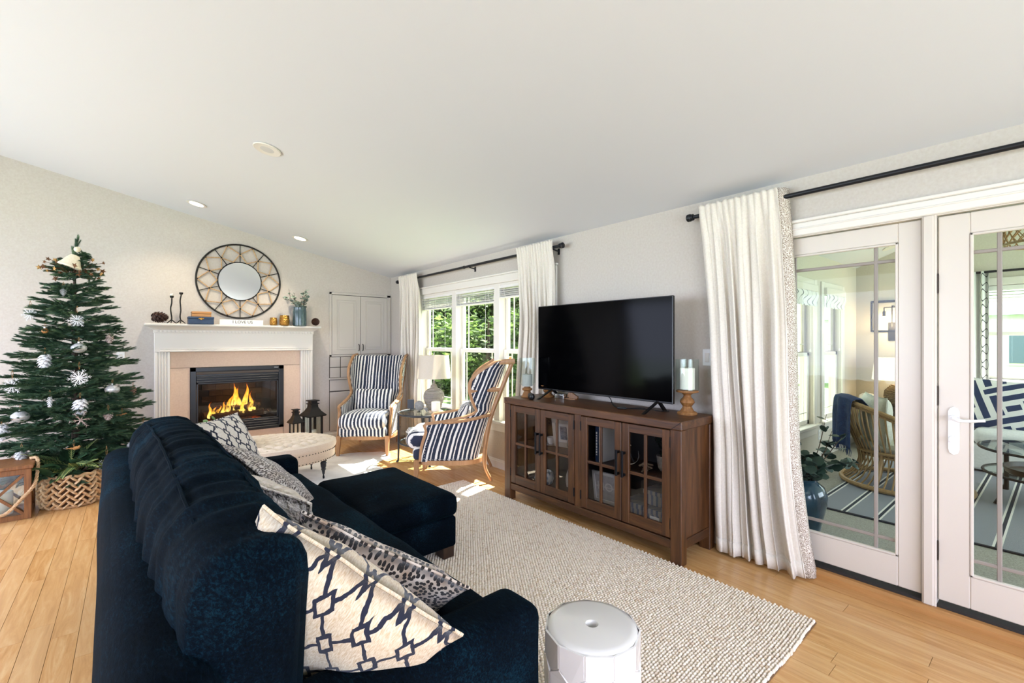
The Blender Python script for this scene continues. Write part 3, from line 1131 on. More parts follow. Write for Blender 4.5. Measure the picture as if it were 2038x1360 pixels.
MB().tube(ring(.478), .0105, 8, closed=True).build('outer_ring', 'black_iron', mir)
MB().tube(ring(.246), .010, 8, closed=True).build('inner_ring', 'black_iron', mir)
MB().lathe([(.0, -.004), (.238, -.004), (.246, 0), (.246, .008), (0, .008)], 64, M=Matrix.Rotation(pi / 2, 4, 'X')).build('mirror_disc', 'mirror_glass', mir, smooth=20)
speck('jute_rope', 'b18a60', 'd3b48c', 60, 0.9, 0.5, 120)
NR = 10
dirp = lambda a, r, y=0: (r * cos(a), y, r * sin(a))
rope_p, rod_p = None, None
for i in range(NR):
    a = 2 * pi * (i + .5) / NR
    MB().cyl(dirp(a, .25), dirp(a, .472), .0052, n=6).build('spoke', 'black_iron', mir)
    a0, a1 = a - pi / NR, a + pi / NR
    for (p, q) in ((dirp(a, .355, -.006), dirp(a0, .468, -.004)), (dirp(a, .355, -.006), dirp(a1, .468, -.004)), (dirp(a, .355, -.006), dirp(a0, .254, -.004)), (dirp(a, .355, -.006), dirp(a1, .254, -.004))):
        MB().cyl(p, q, .0078, n=6).build('rope', 'jute_rope', mir)
    MB().sphere(dirp(a, .355, -.008), .012, 8, 6).build('knot', 'black_iron', mir)
    MB().sphere(dirp(a0, .466, -.006), .011, 8, 6, (1, 1, 1)).build('knot', 'dark_leg', mir)

# ---------------------------------------------------------------- built-in cabinet in the corner
bc = thing('built_in_cabinet', 'greige built-in wall cabinet with paneled doors above small square drawers', 'cabinet', (2.7, FY, 0))
cx = 2.7
fr = MB()
fx0, fx1 = 2.232 - cx, 3.185 - cx
for (a, b_, z0, z1) in ((fx0, fx0 + .035, 1.205, 2.16), (fx1 - .06, fx1, 1.205, 2.16), (fx0, fx1, 2.125, 2.16), (fx0, fx1, 1.205, 1.236)):
    fr.box(a, b_, -.014, 0, z0, z1, .004)
fr.build('face_frame', 'cabinet_greige', bc, smooth=0)
MB().box(fx0 + .03, fx1 - .055, -.006, 0, 1.23, 2.13).build('reveal', 'cabinet_gap', bc, smooth=0)
dm = (fx0 + .035 + fx1 - .06) / 2
for k, (a, b_) in enumerate(((fx0 + .037, dm - .003), (dm + .003, fx1 - .062))):
    z0, z1 = 1.238, 2.117
    dr = MB()
    st = .075
    dr.box(a, b_, -.022, -.006, z0, z1, .003)
    do = dr.build('door', 'cabinet_greige', bc, smooth=0)
    # raised panel: groove ring then field
    pn = MB()
    pz = [(st, -.022), (st + .004, -.016), (st + .012, -.016), (st + .045, -.024), (st + .047, -.0245)]
    vs, fs = [], []
    for (i_, y) in pz:
        vs += [(a + i_, y - .0005, z0 + i_), (b_ - i_, y - .0005, z0 + i_), (b_ - i_, y - .0005, z1 - i_), (a + i_, y - .0005, z1 - i_)]
    for r_ in range(len(pz) - 1):
        for s_ in range(4):
            t_ = (s_ + 1) % 4
            fs.append((r_ * 4 + s_, r_ * 4 + t_, r_ * 4 + 4 + t_, r_ * 4 + 4 + s_))
    n_ = (len(pz) - 1) * 4
    fs.append((n_, n_ + 1, n_ + 2, n_ + 3))
    # moulding frame proud of the door
    fm = MB()
    for (xa, xb, za, zb_) in ((a + st - .008, a + st, z0 + st - .008, z1 - st + .008), (b_ - st, b_ - st + .008, z0 + st - .008, z1 - st + .008), (a + st, b_ - st, z0 + st - .008, z0 + st), (a + st, b_ - st, z1 - st, z1 - st + .008)):
        fm.box(xa, xb, -.028, -.022, za, zb_, .0025)
    fm.build('panel_moulding', 'cabinet_greige', do, smooth=0)
    MB().box(a + st + .03, b_ - st - .03, -.0275, -.022, z0 + st + .03, z1 - st - .03, .005).build('raised_panel', 'cabinet_greige', do, smooth=0)
    hx = b_ - .028 if k == 0 else a + .028
    MB().tube(bez([(hx, -.022, z0 + .05), (hx, -.045, z0 + .062), (hx, -.05, z0 + .10), (hx, -.045, z0 + .138), (hx, -.022, z0 + .15)], 5), .0055, 7).build('handle', 'dark_bronze', do)
# rows of little square drawers, ledge, lower drawer and doors
MB().box(fx0, fx1, -.004, 0, .12, 1.205).build('lower_back', 'cabinet_gap', bc, smooth=0)
first = None
for r_ in range(2):
    for c in range(6):
        if first is None:
            first = MB().box(.004, .150, -.016, -.003, .004, .149, .003).build('small_drawer', 'cabinet_greige', bc, smooth=0); o = first
        else:
            o = first.copy(); C.objects.link(o)
        o.location = (fx0 + .006 + c * .157, 0, 1.048 - r_ * .154)
MB().box(fx0 - .004, fx1, -.03, 0, .868, .892, .004).build('ledge', 'cabinet_greige', bc, smooth=0)
for c in range(2):
    a, b_ = fx0 + .008 + c * .474, fx0 + .008 + c * .474 + .464
    MB().box(a, b_, -.018, -.003, .70, .862, .004).build('drawer', 'cabinet_greige', bc, smooth=0)
    ld = MB().box(a, b_, -.018, -.003, .12, .685, .004).build('lower_door', 'cabinet_greige', bc, smooth=0)
    MB().box(a + .07, b_ - .07, -.024, -.016, .19, .615, .006).build('raised_panel', 'cabinet_greige', ld, smooth=0)

# ---------------------------------------------------------------- things on the mantel
MZ = 1.642
MY = FY - .155


def pinecone(name, label, loc, rot, L, w, mat, cat='pinecone', group=None, parent=None, n=90, sc_w=.3, tip=None):
    b = MB()
    b.sphere((0, 0, L / 2), .5, 8, 8, (w * .45, w * .45, L * .85))
    ga = pi * (3 - sqrt(5))
    for i in range(n):
        t = (i + .5) / n
        z = L * (.04 + .93 * t)
        rr = w * .5 * sin(pi * min(.97, .12 + .84 * t) ** .8) ** .7
        a = i * ga
        s = w * sc_w * (1 - .55 * t)
        M = Matrix.Translation((cos(a) * rr * .4, sin(a) * rr * .4, z)) @ Matrix.Rotation(a, 4, 'Z') @ Matrix.Rotation(-.45 - .5 * t, 4, 'Y')
        b.add([(0, -s * .3, 0), (rr * .55, -s * .55, .002), (rr * .85 + s * .25, -s * .3, s * .12), (rr * .85 + s * .25, s * .3, s * .12), (rr * .55, s * .55, .002), (0, s * .3, 0), (rr * .55, 0, s * .3), (rr * .5, 0, -s * .16)],
              [(0, 1, 6), (1, 2, 6), (2, 3, 6), (3, 4, 6), (4, 5, 6), (0, 7, 1), (1, 7, 2), (2, 7, 3), (3, 7, 4), (4, 7, 5)], M)
    o = b.build(name, mat, parent, loc, rot, smooth=0)
    if label: tag(o, label, cat, group)
    return o


speck('cone_brown', '25150e', '4a2c1d', 40, 0.7, 0.2)
pinecone('pinecone', 'large dark pinecone lying at the left end of the mantel', (.165, MY, MZ + .072), (0, pi / 2, .15), .165, .115, 'cone_brown', n=60, sc_w=.42)
pinecone('pinecone', 'small dark pinecone at the right end of the mantel by the teal vase', (1.97, MY - .02, MZ + .05), (1.35, .2, 0), .095, .09, 'cone_brown', n=60, sc_w=.42)
# branch candlesticks
for (x, h, lab, ball) in ((.362, .30, 'shorter dark branch candlestick holding a white ball candle', True), (.452, .345, 'taller dark branch candlestick with an empty cup', False)):
    t = thing('candlestick', lab, 'candlestick', (x, MY, MZ))
    pts = [(0, 0, .035)] + [(random.uniform(-.007, .007), random.uniform(-.005, .005), h * k) for k in (.25, .45, .62, .8)] + [(0.004, 0, h)]
    MB().tube(bez(pts, 5), .0075, 7).build('stem', 'black_iron', t)
    for a in (.4, 2.5, 4.6):
        MB().tube([(0, 0, .045), (.02 * cos(a), .02 * sin(a), .03), (.05 * cos(a), .05 * sin(a), .006)], [.007, .006, .0045], 6).build('foot', 'black_iron', t)
    MB().lathe([(.002, 0), (.016, .006), (.021, .022), (.018, .03), (.014, .024), (.002, .012)], 14, (0.004, 0, h)).build('cup', 'black_iron', t)
    if ball:
        MB().sphere((.004, 0, h + .04), .019, 14, 10).build('ball_candle', 'candle_wax', t)
# stacked boxes
speck('box_blue', '273a55', '344b69', 30, 0.55, 0.1)
t = thing('keepsake_box', 'dark blue keepsake box with a gold clasp on the mantel', 'box', (.65, MY, MZ))
MB().box(-.128, .128, -.075, .075, 0, .062, .004).build('box_body', 'box_blue', t, smooth=0)
MB().box(-.131, .131, -.078, .078, .063, .088, .004).build('box_lid', 'box_blue', t, smooth=0)
cl = MB().lathe([(.0, 0), (.016, .002), (.012, .008), (0, .01)], 12, M=Matrix.Translation((0, -.078, .062)) @ Matrix.Rotation(pi / 2, 4, 'X'))
for s in (-1, 1): cl.sphere((s * .02, -.08, .066), .010, 8, 6, (1, .5, .8))
cl.build('clasp', 'gold', t)
t = thing('wooden_box', 'small light wooden box stacked on the dark blue box', 'box', (.655, MY, MZ + .088), .03)
MB().box(-.098, .098, -.05, .05, 0, .035, .003).build('box_body', 'box_wood', t, smooth=0)
MB().box(-.1, .1, -.052, .052, .037, .064, .004).build('box_lid', 'box_wood', t, smooth=0)
# sign
t = thing('word_sign', 'long white wooden block sign reading I LOVE US', 'sign', (1.09, MY + .02, MZ))
MB().box(-.245, .245, -.018, .018, 0, .066, .002).build('block', 'paper_white', t, smooth=0)
text_mesh('I LOVE US', .052, .0006, 'ink', 'lettering', t, Matrix.Translation((.01, -.0185, .035)) @ Matrix.Rotation(pi / 2, 4, 'X'), sx=1.0)
# gold votives
m = NT('hammered_gold').set(col='b98a45', rough=.3, metal=1.0)
vo = m.n('TexVoronoi'); vo.inputs['Scale'].default_value = 75; m.l(m.co(), vo.inputs['Vector'])
m.bump(vo.outputs['Distance'], .8, .01)
for (x, r_, h, lab) in ((1.457, .046, .105, 'smaller hammered gold votive cup on the mantel'), (1.592, .064, .14, 'larger hammered gold votive cup beside the teal vase')):
    t = thing('votive_cup', lab, 'votive', (x, MY, MZ), 0, 'gold votive cups on the mantel')
    MB().lathe([(r_ * .7, 0), (r_ * .95, h * .12), (r_, h * .45), (r_ * .92, h * .85), (r_ * .86, h), (r_ * .82, h), (r_ * .88, h * .8), (r_ * .9, h * .3), (.001, h * .2)], 28).build('cup', 'hammered_gold', t)
    MB().lathe([(r_ * .7, h * .22), (r_ * .7, h * .6), (.001, h * .62)], 16).build('candle', 'candle_wax', t)


# eucalyptus sprays (shared with the garden room plant)
def leafy(parent, stems, mat_leaf, mat_stem, leaf, n, seed=1, droop=.0, name='leaf', roundness=.5):
    """stems: list of point lists; round leaves in pairs along each stem, each leaf a part"""
    rnd = random.Random(seed)
    L = MB()
    k = 8
    rim = [(leaf * (.5 + .5 * cos(pi + 2 * pi * i / k)), leaf * roundness * sin(2 * pi * i / k), -.06 * leaf * abs(sin(2 * pi * i / k))) for i in range(k)]
    L.add(rim + [(leaf * .5, 0, .05 * leaf)] + [(x, y, z - .02 * leaf) for x, y, z in rim] + [(leaf * .5, 0, .03 * leaf)],
          [(i, (i + 1) % k, k) for i in range(k)] + [(k + 1 + (i + 1) % k, k + 1 + i, 2 * k + 1) for i in range(k)] + [(i, k + 1 + i, k + 1 + (i + 1) % k, (i + 1) % k) for i in range(k)])
    first = None
    for s in stems:
        pts = bez(s, 6)
        MB().tube(pts, [.0032] * (len(pts) - 3) + [.002] * 3, 5).build('stem', mat_stem, parent)
        for i in range(n):
            t = .22 + .78 * i / (n - 1)
            p = pts[min(len(pts) - 1, int(t * (len(pts) - 1)))]
            for sd in ((0, 1) if i < n - 1 else (0,)):
                if first is None:
                    first = L.build(name, mat_leaf, parent, smooth=60); o = first
                else:
                    o = first.copy(); C.objects.link(o)
                az = rnd.uniform(0, 2 * pi) + sd * pi
                o.location = p
                o.rotation_euler = (rnd.uniform(-.9, .9), rnd.uniform(-.9, .35) + droop, az)
                q = rnd.uniform(.7, 1.15)
                o.scale = (q, q, q)
    return first


speck('euc_leaf_grey', '6d7c70', '93a295', 20, 0.7, 0)
speck('euc_leaf_dark', '22362f', '3a5144', 14, 0.55, 0)
plain('stem_brown', '5b4a3a', 0.8)
m = NT('teal_glaze').set(rough=.25, coat=.4)
m.base(m.ramp(m.noise(m.co('Object', (1, 1, .6)), 9, 5, .7), ((.3, '2b3d42'), (.55, '41585d'), (.75, '6d8184'))))
t = thing('flower_vase', 'teal glazed cylinder vase of eucalyptus at the right of the mantel', 'vase', (1.785, MY, MZ))
MB().lathe([(.075, 0), (.088, .006), (.09, .03), (.088, .2), (.082, .245), (.086, .262), (.078, .262), (.075, .24), (.08, .06), (.001, .05)], 32).build('vase_body', 'teal_glaze', t)
st = []
for i in range(9):
    a = i * 2.4
    q = .06 + .13 * ((i * 7) % 5) / 5
    st.append([(.03 * cos(a), .03 * sin(a), .1), (.05 * cos(a), .05 * sin(a), .27), (q * cos(a) * 1.2, q * sin(a) * .6, .33 + .04 * (i % 3)), (q * 1.5 * cos(a), q * .8 * sin(a), .36 + .05 * ((i * 3) % 4))])
leafy(t, st, 'euc_leaf_grey', 'stem_brown', .043, 7, 5)


# ---------------------------------------------------------------- black lanterns on the hearth
def lantern(label, loc, w, h, rz):
    t = thing('candle_lantern', label, 'lantern', loc, rz, 'black lanterns by the fireplace')
    s = w / 2 * .8
    zb, zt = .05 * h, .66 * h
    MB().box(-w * .45, w * .45, -w * .45, w * .45, 0, .035 * h, .004).box(-s, s, -s, s, .035 * h, zb, .002).build('base', 'black_iron', t, smooth=0)
    for sx in (-1, 1):
        for sy in (-1, 1):
            MB().box(sx * s - sx * .02 * w / .2, sx * s, sy * s - sy * .02 * w / .2, sy * s, zb, zt, .001).build('post', 'black_iron', t, smooth=0)
    for k in range(4):
        M = Matrix.Rotation(k * pi / 2, 4, 'Z')
        MB().box(-s * .85, s * .85, -s + .006, -s + .009, zb, zt, 0, M).build('pane', 'clear_glass', t, smooth=0)
    r2 = sqrt(2)
    rf = MB()
    prof = [(w * .52, .66 * h), (w * .55, .675 * h), (w * .52, .69 * h), (w * .34, .76 * h), (w * .22, .84 * h), (w * .2, .90 * h), (w * .26, .905 * h), (w * .26, .925 * h), (w * .18, .93 * h), (w * .18, .965 * h), (w * .27, .97 * h), (w * .27, .99 * h), (.001, h)]
    rf.lathe([(r_ * r2, z) for r_, z in prof], 4, M=Matrix.Rotation(pi / 4, 4, 'Z'))
    rf.lathe([(.001, .655 * h), (w * .5 * r2, .655 * h), (w * .5 * r2, .665 * h)], 4, M=Matrix.Rotation(pi / 4, 4, 'Z'))
    rf.build('roof', 'black_iron', t, smooth=0)
    MB().lathe([(w * .2, zb), (w * .2, zb + .32 * h), (.001, zb + .32 * h)], 20).build('candle', 'candle_wax', t)


lantern('taller black metal lantern with a pillar candle beside the fireplace', (1.885, 6.5, 0), .235, .645, .25)
lantern('shorter black metal lantern with a candle beside the firebox', (1.665, 6.48, 0), .15, .545, .2)
# ---------------------------------------------------------------- jute rug and hide
rug = thing('jute_rug', 'chunky woven natural jute rug under the sofa and console', 'rug', (1.43, 2.36, 0), R(1.2))
RX0, RX1, RY0, RY1 = -1.22, 1.21, -1.575, 1.56
MB().box(RX0, RX1, RY0, RY1, .001, .006).build('backing', 'jute_base', rug, smooth=0)


def weave():
    rnd = np.random.RandomState(5)
    px, py = 0.0205, 0.0142
    nx, ny = int((RX1 - (-.55)) / px), int((RY1 - RY0) / py)
    ix, iy = np.meshgrid(np.arange(nx), np.arange(ny), indexing='ij')
    cx = RX1 - (ix + .5) * px + (iy % 2) * px * .5 + rnd.normal(0, .0012, ix.shape)
    cy = RY0 + (iy + .5) * py + rnd.normal(0, .0008, ix.shape) + .004 * np.sin(ix * .21 + 1.3)
    # rib border at the near end: finer loops
    hx = px * (.44 + .05 * rnd.rand(*ix.shape))
    hy = py * (.42 + .05 * rnd.rand(*ix.shape))
    h = .0140 + .003 * rnd.rand(*ix.shape)
    cx, cy, hx, hy, h = [a.ravel() for a in (cx, cy, hx, hy, h)]
    base = np.array([(-1, -1, 0), (1, -1, 0), (1, 1, 0), (-1, 1, 0), (-.95, -.8, .62), (.95, -.8, .62), (.95, .8, .62), (-.95, .8, .62), (-.5, -.35, 1), (.5, -.35, 1), (.5, .35, 1), (-.5, .35, 1)])
    N = len(cx)
    v = np.empty((N, 12, 3))
    v[:, :, 0] = cx[:, None] + base[None, :, 0] * hx[:, None]
    v[:, :, 1] = cy[:, None] + base[None, :, 1] * hy[:, None]
    v[:, :, 2] = .003 + base[None, :, 2] * h[:, None]
    q = np.array([(0, 1, 5, 4), (1, 2, 6, 5), (2, 3, 7, 6), (3, 0, 4, 7), (4, 5, 9, 8), (5, 6, 10, 9), (6, 7, 11, 10), (7, 4, 8, 11), (8, 9, 10, 11)])
    f = (q[None] + (np.arange(N) * 12)[:, None, None]).reshape(-1, 4)
    me = bpy.data.meshes.new('weave')
    me.vertices.add(N * 12)
    me.vertices.foreach_set('co', v.ravel())
    me.loops.add(len(f) * 4)
    me.loops.foreach_set('vertex_index', f.ravel().astype(np.int32))
    me.polygons.add(len(f))
    me.polygons.foreach_set('loop_start', np.arange(0, len(f) * 4, 4, dtype=np.int32))
    me.polygons.foreach_set('loop_total', np.full(len(f), 4, dtype=np.int32))
    me.update(calc_edges=True)
    me.validate()
    me.shade_smooth()
    me.materials.append(M_('jute'))
    return link('woven_loops', me, rug)


tag(weave(), kind='stuff')

hd = MB()
pts = []
rnd = random.Random(4)
for i in range(72):
    a = 2 * pi * i / 72
    r_ = 1 + .16 * sin(3 * a + .4) + .10 * sin(5 * a + 2) + rnd.uniform(-.035, .035)
    pts.append((.86 * r_ * cos(a), .62 * r_ * sin(a)))
hd.prism(pts, .001, .005)
tag(hd.build('hide_rug', 'hide', None, (1.62, 5.22, 0), (0, 0, .35), smooth=0), 'pale grey and white cowhide rug under the tufted ottoman', 'rug')

# ---------------------------------------------------------------- sofa
SOFA_R = R(1.8)
sofa = thing('sofa', 'long dark blue velvet sofa seen from behind', 'sofa', (-.055, 1.03, .018), SOFA_R)
SL, SD = 2.67, 1.07


def wr(o, u, amp=.006, k=(3, 9, 3), seed=0):
    n = mnoise.noise((o[0] * k[0] + seed, o[1] * k[1], o[2] * k[2])) * amp
    return n


def velvet_box(name, x0, x1, y0, y1, z0, z1, r, n, puff, amp=.006, k=(3, 8, 3), seed=0, parent=None, rot=None, mat='velvet_blue', lean=0):
    c = V(((x0 + x1) / 2, (y0 + y1) / 2, (z0 + z1) / 2))

    def fn(o, u):
        d = wr(o, u, amp, k, seed)
        q = V(o)
        nrm = V((u[0] ** 5, u[1] ** 5, u[2] ** 5))
        if nrm.length > 0: nrm.normalize()
        q += nrm * d
        q.x += lean * q.z
        return q
    b = MB().soft(x1 - x0, y1 - y0, z1 - z0, r, n, puff, fn)
    return b.build(name, mat, parent or sofa, c, rot or (0, 0, 0), smooth=180)


# base and back frame
velvet_box('base_frame', .03, SD - .06, .02, SL - .02, .07, .31, .03, (6, 14, 3), (0, 0, 0), .002)
velvet_box('back_frame', 0, .20, .0, SL, .06, .765, .075, (4, 60, 16), (.012, .0, .012), .010, (4, 3.0, 4), 2, lean=.03)
# arms
for k, y0 in enumerate((0.0, SL - .19)):
    velvet_box('arm', .05, SD, y0, y0 + .19, .06, .575, .045, (16, 5, 10), (.006, .006, .006), .004, (5, 5, 5), 5 + k)
# bench seat cushion
velvet_box('seat_cushion', .12, SD + .02, .18, SL - .18, .30, .475, .055, (20, 40, 4), (.02, .01, .022), .008, (4, 4, 4), 9)
# long back cushion with gathered wrinkles


def back_cushion():
    Lc = SL - .16

    def fn(o, u):
        q = V(o)
        edge = abs(u[1])
        y = o[1]
        # gathers run across the cushion
        g = mnoise.noise((o[0] * 2.2, y * 11, o[2] * 2.2 + 3)) * .020 + mnoise.noise((o[0] * 4, y * 24, o[2] * 4)) * .009
        nrm = V((u[0] ** 3, 0, u[2] ** 3))
        if nrm.length > 0: nrm.normalize()
        q += nrm * g * (1 if edge < .97 else .2)
        s = .80 + .20 * (1 - abs(u[1]) ** 6)
        q.x *= s
        q.z += .03 * (1 - u[1] ** 2) * (1 if u[2] > 0 else 0)
        q.x += .05 * q.z
        return q
    b = MB().soft(.29, Lc, .54, .09, (8, 170, 14), (.022, .02, .045), fn)
    o = b.build('back_cushion', 'velvet_blue', sofa, (.262, SL / 2, .665), (0, 0, 0), smooth=180)
    # stitched seams along the top
    for (sx, ph) in ((-.09, 0), (.09, 2)):
        pts = []
        for i in range(70):
            y = -Lc / 2 + .05 + (Lc - .10) * i / 69
            u1 = 2 * y / Lc
            ry = max(0, abs(y) - (Lc / 2 - .09))
            rx = max(0, abs(sx) - .055)
            z = .18 + sqrt(max(0, .09 ** 2 - rx * rx - ry * ry)) + .075 * (1 - u1 ** 2) - .012
            pts.append((sx * (.80 + .20 * (1 - abs(u1) ** 6)) + .05 * z + .006 * mnoise.noise((ph + 5, y * 5, 0)), y, z))
        MB().tube(pts, .0055, 5).build('seam', 'velvet_blue', o)
    return o


back_cushion()
for (x, y) in ((.08, .08), (.08, SL - .08), (SD - .12, .08), (SD - .12, SL - .08)):
    MB().box(x - .035, x + .035, y - .035, y + .035, .0, .075, .004).build('foot', 'dark_leg', sofa, smooth=0)

# matching ottoman in front of the sofa
ott = thing('velvet_ottoman', 'dark blue velvet ottoman pushed against the sofa front', 'ottoman', (1.335, 2.985, .018), SOFA_R)
OW, OL = .62, .90


def vb2(name, x0, x1, y0, y1, z0, z1, r, n, puff, amp, k, seed):
    return velvet_box(name, x0, x1, y0, y1, z0, z1, r, n, puff, amp, k, seed, ott)


vb2('base', -OW / 2 + .012, OW / 2 - .012, -OL / 2 + .012, OL / 2 - .012, .07, .27, .022, (8, 10, 4), (.003, .003, 0), .002, (4, 4, 4), 1)
vb2('top_cushion', -OW / 2, OW / 2, -OL / 2, OL / 2, .262, .415, .05, (16, 22, 5), (.012, .012, .03), .010, (5, 5, 5), 3)
for sx in (-1, 1):
    for sy in (-1, 1):
        x, y = sx * (OW / 2 - .065), sy * (OL / 2 - .07)
        MB().box(x - .042, x + .042, y - .042, y + .042, .0, .074, .003).build('foot', 'dark_leg', ott, smooth=0)


# ---------------------------------------------------------------- cushions
def pillow_mesh(w, h, t, seed, n=30, pinch=.055, wrk=.012):
    b = MB()
    keys = {}
    for side in (1, -1):
        def fn(a, c):
            u, v = a * 2 - 1, c * 2 - 1
            pr = ((1 - abs(u) ** 2.6) * (1 - abs(v) ** 2.6)) ** .55
            x = w / 2 * u * (1 - pinch * (1 - v * v) * abs(u) ** 3 * 1.0)
            y = h / 2 * v * (1 - pinch * (1 - u * u) * abs(v) ** 3 * 1.0)
            wv = mnoise.noise((u * 2.3 + seed, v * 2.3, side)) * wrk + mnoise.noise((u * 5 + seed, v * 5, side * 2)) * wrk * .4
            return (x, y, side * (t / 2 * pr + .003) + wv * (pr ** .5) + .010 * mnoise.noise((u * 2, v * 2, seed)))
        k = MB().grid(fn, n, n)
        b.add(k.v, k.f if side > 0 else [q[::-1] for q in k.f])
    # close the rim
    m_ = n * n
    rim = [i * n for i in range(n)] + [(n - 1) * n + j for j in range(1, n)] + [i * n + n - 1 for i in range(n - 2, -1, -1)] + [j for j in range(n - 2, 0, -1)]
    for i in range(len(rim)):
        a, c = rim[i], rim[(i + 1) % len(rim)]
        b.f.append((a, c, c + m_, a + m_))
    return b, [b.v[i] for i in rim]


def pillow(name, label, w, h, t, mat, loc, xdir, ydir, seed, group='cushions on the sofa', piping=None, parent=None, part='cover'):
    M = frame_m(loc, xdir, ydir)
    o = thing(name, label, 'cushion', loc, group=group, rot=M.to_euler())
    b, rim = pillow_mesh(w, h, t, seed)
    c = b.build(part, mat, o, smooth=180)
    MB().tube(rim, .0055, 5, closed=True).build('edge_seam', piping or mat, o)
    return o


# world positions on the sofa; xdir runs along the cushion width, ydir up its height
def lean(az, tilt, roll=0):
    """az: heading of the face normal (degrees from +x), tilt: leaning back from vertical"""
    a, t, r = R(az), R(tilt), R(roll)
    nrm = V((cos(a) * cos(t), sin(a) * cos(t), sin(t)))
    x = V((-sin(a), cos(a), 0))
    y = nrm.cross(x)
    return x * cos(r) + y * sin(r), -x * sin(r) + y * cos(r)


x_, y_ = lean(38, 24, 40)
pillow('throw_pillow', 'large cream cushion with navy trellis lines nearest the near sofa arm', .60, .56, .22, 'trellis_fabric', (.41, 1.325, .65), x_, y_, 3.1)
x_, y_ = lean(36, 36, 36)
pillow('throw_pillow', 'brown and black cheetah spotted cushion in the middle of the sofa', .58, .52, .13, 'cheetah_brown', (.63, 1.56, .60), x_, y_, 7.7)
x_, y_ = lean(30, 34, 22)
pillow('throw_pillow', 'cream knitted textured cushion leaning on the sofa back', .50, .5, .15, 'cream_knit', (.44, 2.2, .68), x_, y_, 1.9)
x_, y_ = lean(0, 48, 30)
pillow('throw_pillow', 'taupe speckled cushion lying below the far trellis cushion', .48, .46, .14, 'cheetah_taupe', (.62, 2.93, .64), x_, y_, 5.2)
x_, y_ = lean(-42, 28, 0)
pillow('throw_pillow', 'smaller cream cushion with navy trellis lines at the far end of the sofa', .50, .46, .16, 'trellis_fabric_small', (.46, 3.33, .74), x_, y_, 9.4)

# ---------------------------------------------------------------- ceramic garden stool
gs = thing('garden_stool', 'white ceramic drum stool with honeycomb facets and a finger hole on top', 'stool', (1.21, 1.035, .018))
H_ = .45
ty = MB()
vs, fs = [], []
NS = 36
prof = [(.018, H_ - .03), (.018, H_ - .006), (.022, H_ - .001), (.13, H_), (.148, H_ - .004), (.154, H_ - .012)]
ty.lathe(prof, NS)
ty.f = ty.f[:-2]
ty.build('seat_top', 'ceramic_white', gs, smooth=50)
drum = MB().lathe([(.04, 0), (.14, 0), (.145, .01), (.155, .10), (.160, H_ * .5), (.156, H_ - .06), (.150, H_ - .012)], 48)
drum.f.pop()
drum.build('drum', 'ceramic_white', gs)
MB().lathe([(.001, H_ - .05), (.03, H_ - .05)], 16).build('hole_shade', 'seam_dark', gs)  # dark disc painted as the shade inside the finger hole
# hexagon facets, each its own flat plate
NC = 11
hw = 2 * pi / NC
row_h = .098
first = {}
for rrow in range(5):
    zc = H_ - .052 - rrow * row_h * .98
    for c in range(NC):
        a = c * hw + (hw / 2 if rrow % 2 else 0)
        key = rrow
        if key not in first:
            hx = []
            half = .5 * hw * .158 * .992
            up, mid = row_h * .62, row_h * .33
            top = min(up, H_ - .008 - zc)
            if rrow == 0: out = [(half, -mid), (half, top), (-half, top), (-half, -mid), (0, -up)]
            elif zc - up < .005: out = [(half, -zc + .004), (half, mid), (0, up), (-half, mid), (-half, -zc + .004)]
            else: out = [(half, -mid), (half, mid), (0, up), (-half, mid), (-half, -mid), (0, -up)]
            rr = .1615 if 0 < rrow < 4 else .1595
            mb = MB()
            n_ = len(out)
            ins = [(x * .955, z * .965) for x, z in out]
            vs = [(rr - (x * x) / (2 * rr) - .003, x, z) for x, z in out] + [(rr - .001 - (x * x) / (5 * rr), x, z) for x, z in ins]
            mb.add(vs, [tuple(range(n_, 2 * n_))] + [(i, (i + 1) % n_, n_ + (i + 1) % n_, n_ + i) for i in range(n_)])
            first[key] = mb.build('facet', 'ceramic_white', gs, (0, 0, zc), smooth=0)
            o = first[key]
        else:
            o = first[key].copy(); C.objects.link(o)
        o.rotation_euler = (0, 0, a)

# ---------------------------------------------------------------- oval tufted ottoman with tray and plant
to = thing('tufted_ottoman', 'oval beige tufted ottoman with nailhead trim and dark turned legs', 'ottoman', (1.06, 5.18, .006), R(-6))
AX, AY = .66, .44


def oval(r_, z):
    return (r_, z)


body = MB()
NU, NV = 72, 18


def topf(u, v):
    a = 2 * pi * u
    r_ = v
    x, y = AX * r_ * cos(a), AY * r_ * sin(a)
    z = .43 - .05 * r_ ** 6
    # diamond tufts: pull down at lattice points
    p, q = x / .155, y / .115
    d1 = abs((p + q) / 1 - round(p + q))
    d2 = abs((p - q) / 1 - round(p - q))
    z -= .026 * max(0, 1 - d1 / .2) * (1 if r_ < .95 else 0) + .026 * max(0, 1 - d2 / .2) * (1 if r_ < .95 else 0)
    z -= .02 * max(0, 1 - sqrt(d1 * d1 + d2 * d2) / .22) * (1 if r_ < .9 else 0)
    return (x, y, z)


body.grid(topf, 120, 46, cu=True)
body.build('tufted_top', 'tufted_linen', to, smooth=60)
sd = MB()
prof = [(1.0, .38), (1.008, .345), (1.0, .318), (.985, .305), (.985, .212), (.975, .205), (.9, .2)]


def ov(prof, name, mat, n=72):
    m_ = MB()
    for i in range(len(prof) - 1):
        pass
    vs = [(AX * r_ * cos(2 * pi * k / n), AY * r_ * sin(2 * pi * k / n), z) for r_, z in prof for k in range(n)]
    fs = [(i * n + k, i * n + (k + 1) % n, (i + 1) * n + (k + 1) % n, (i + 1) * n + k) for i in range(len(prof) - 1) for k in range(n)]
    fs.append(tuple((len(prof) - 1) * n + k for k in range(n)))
    m_.add(vs, [f_[::-1] for f_ in fs[:-1]] + [fs[-1]])
    return m_.build(name, mat, to, smooth=50)


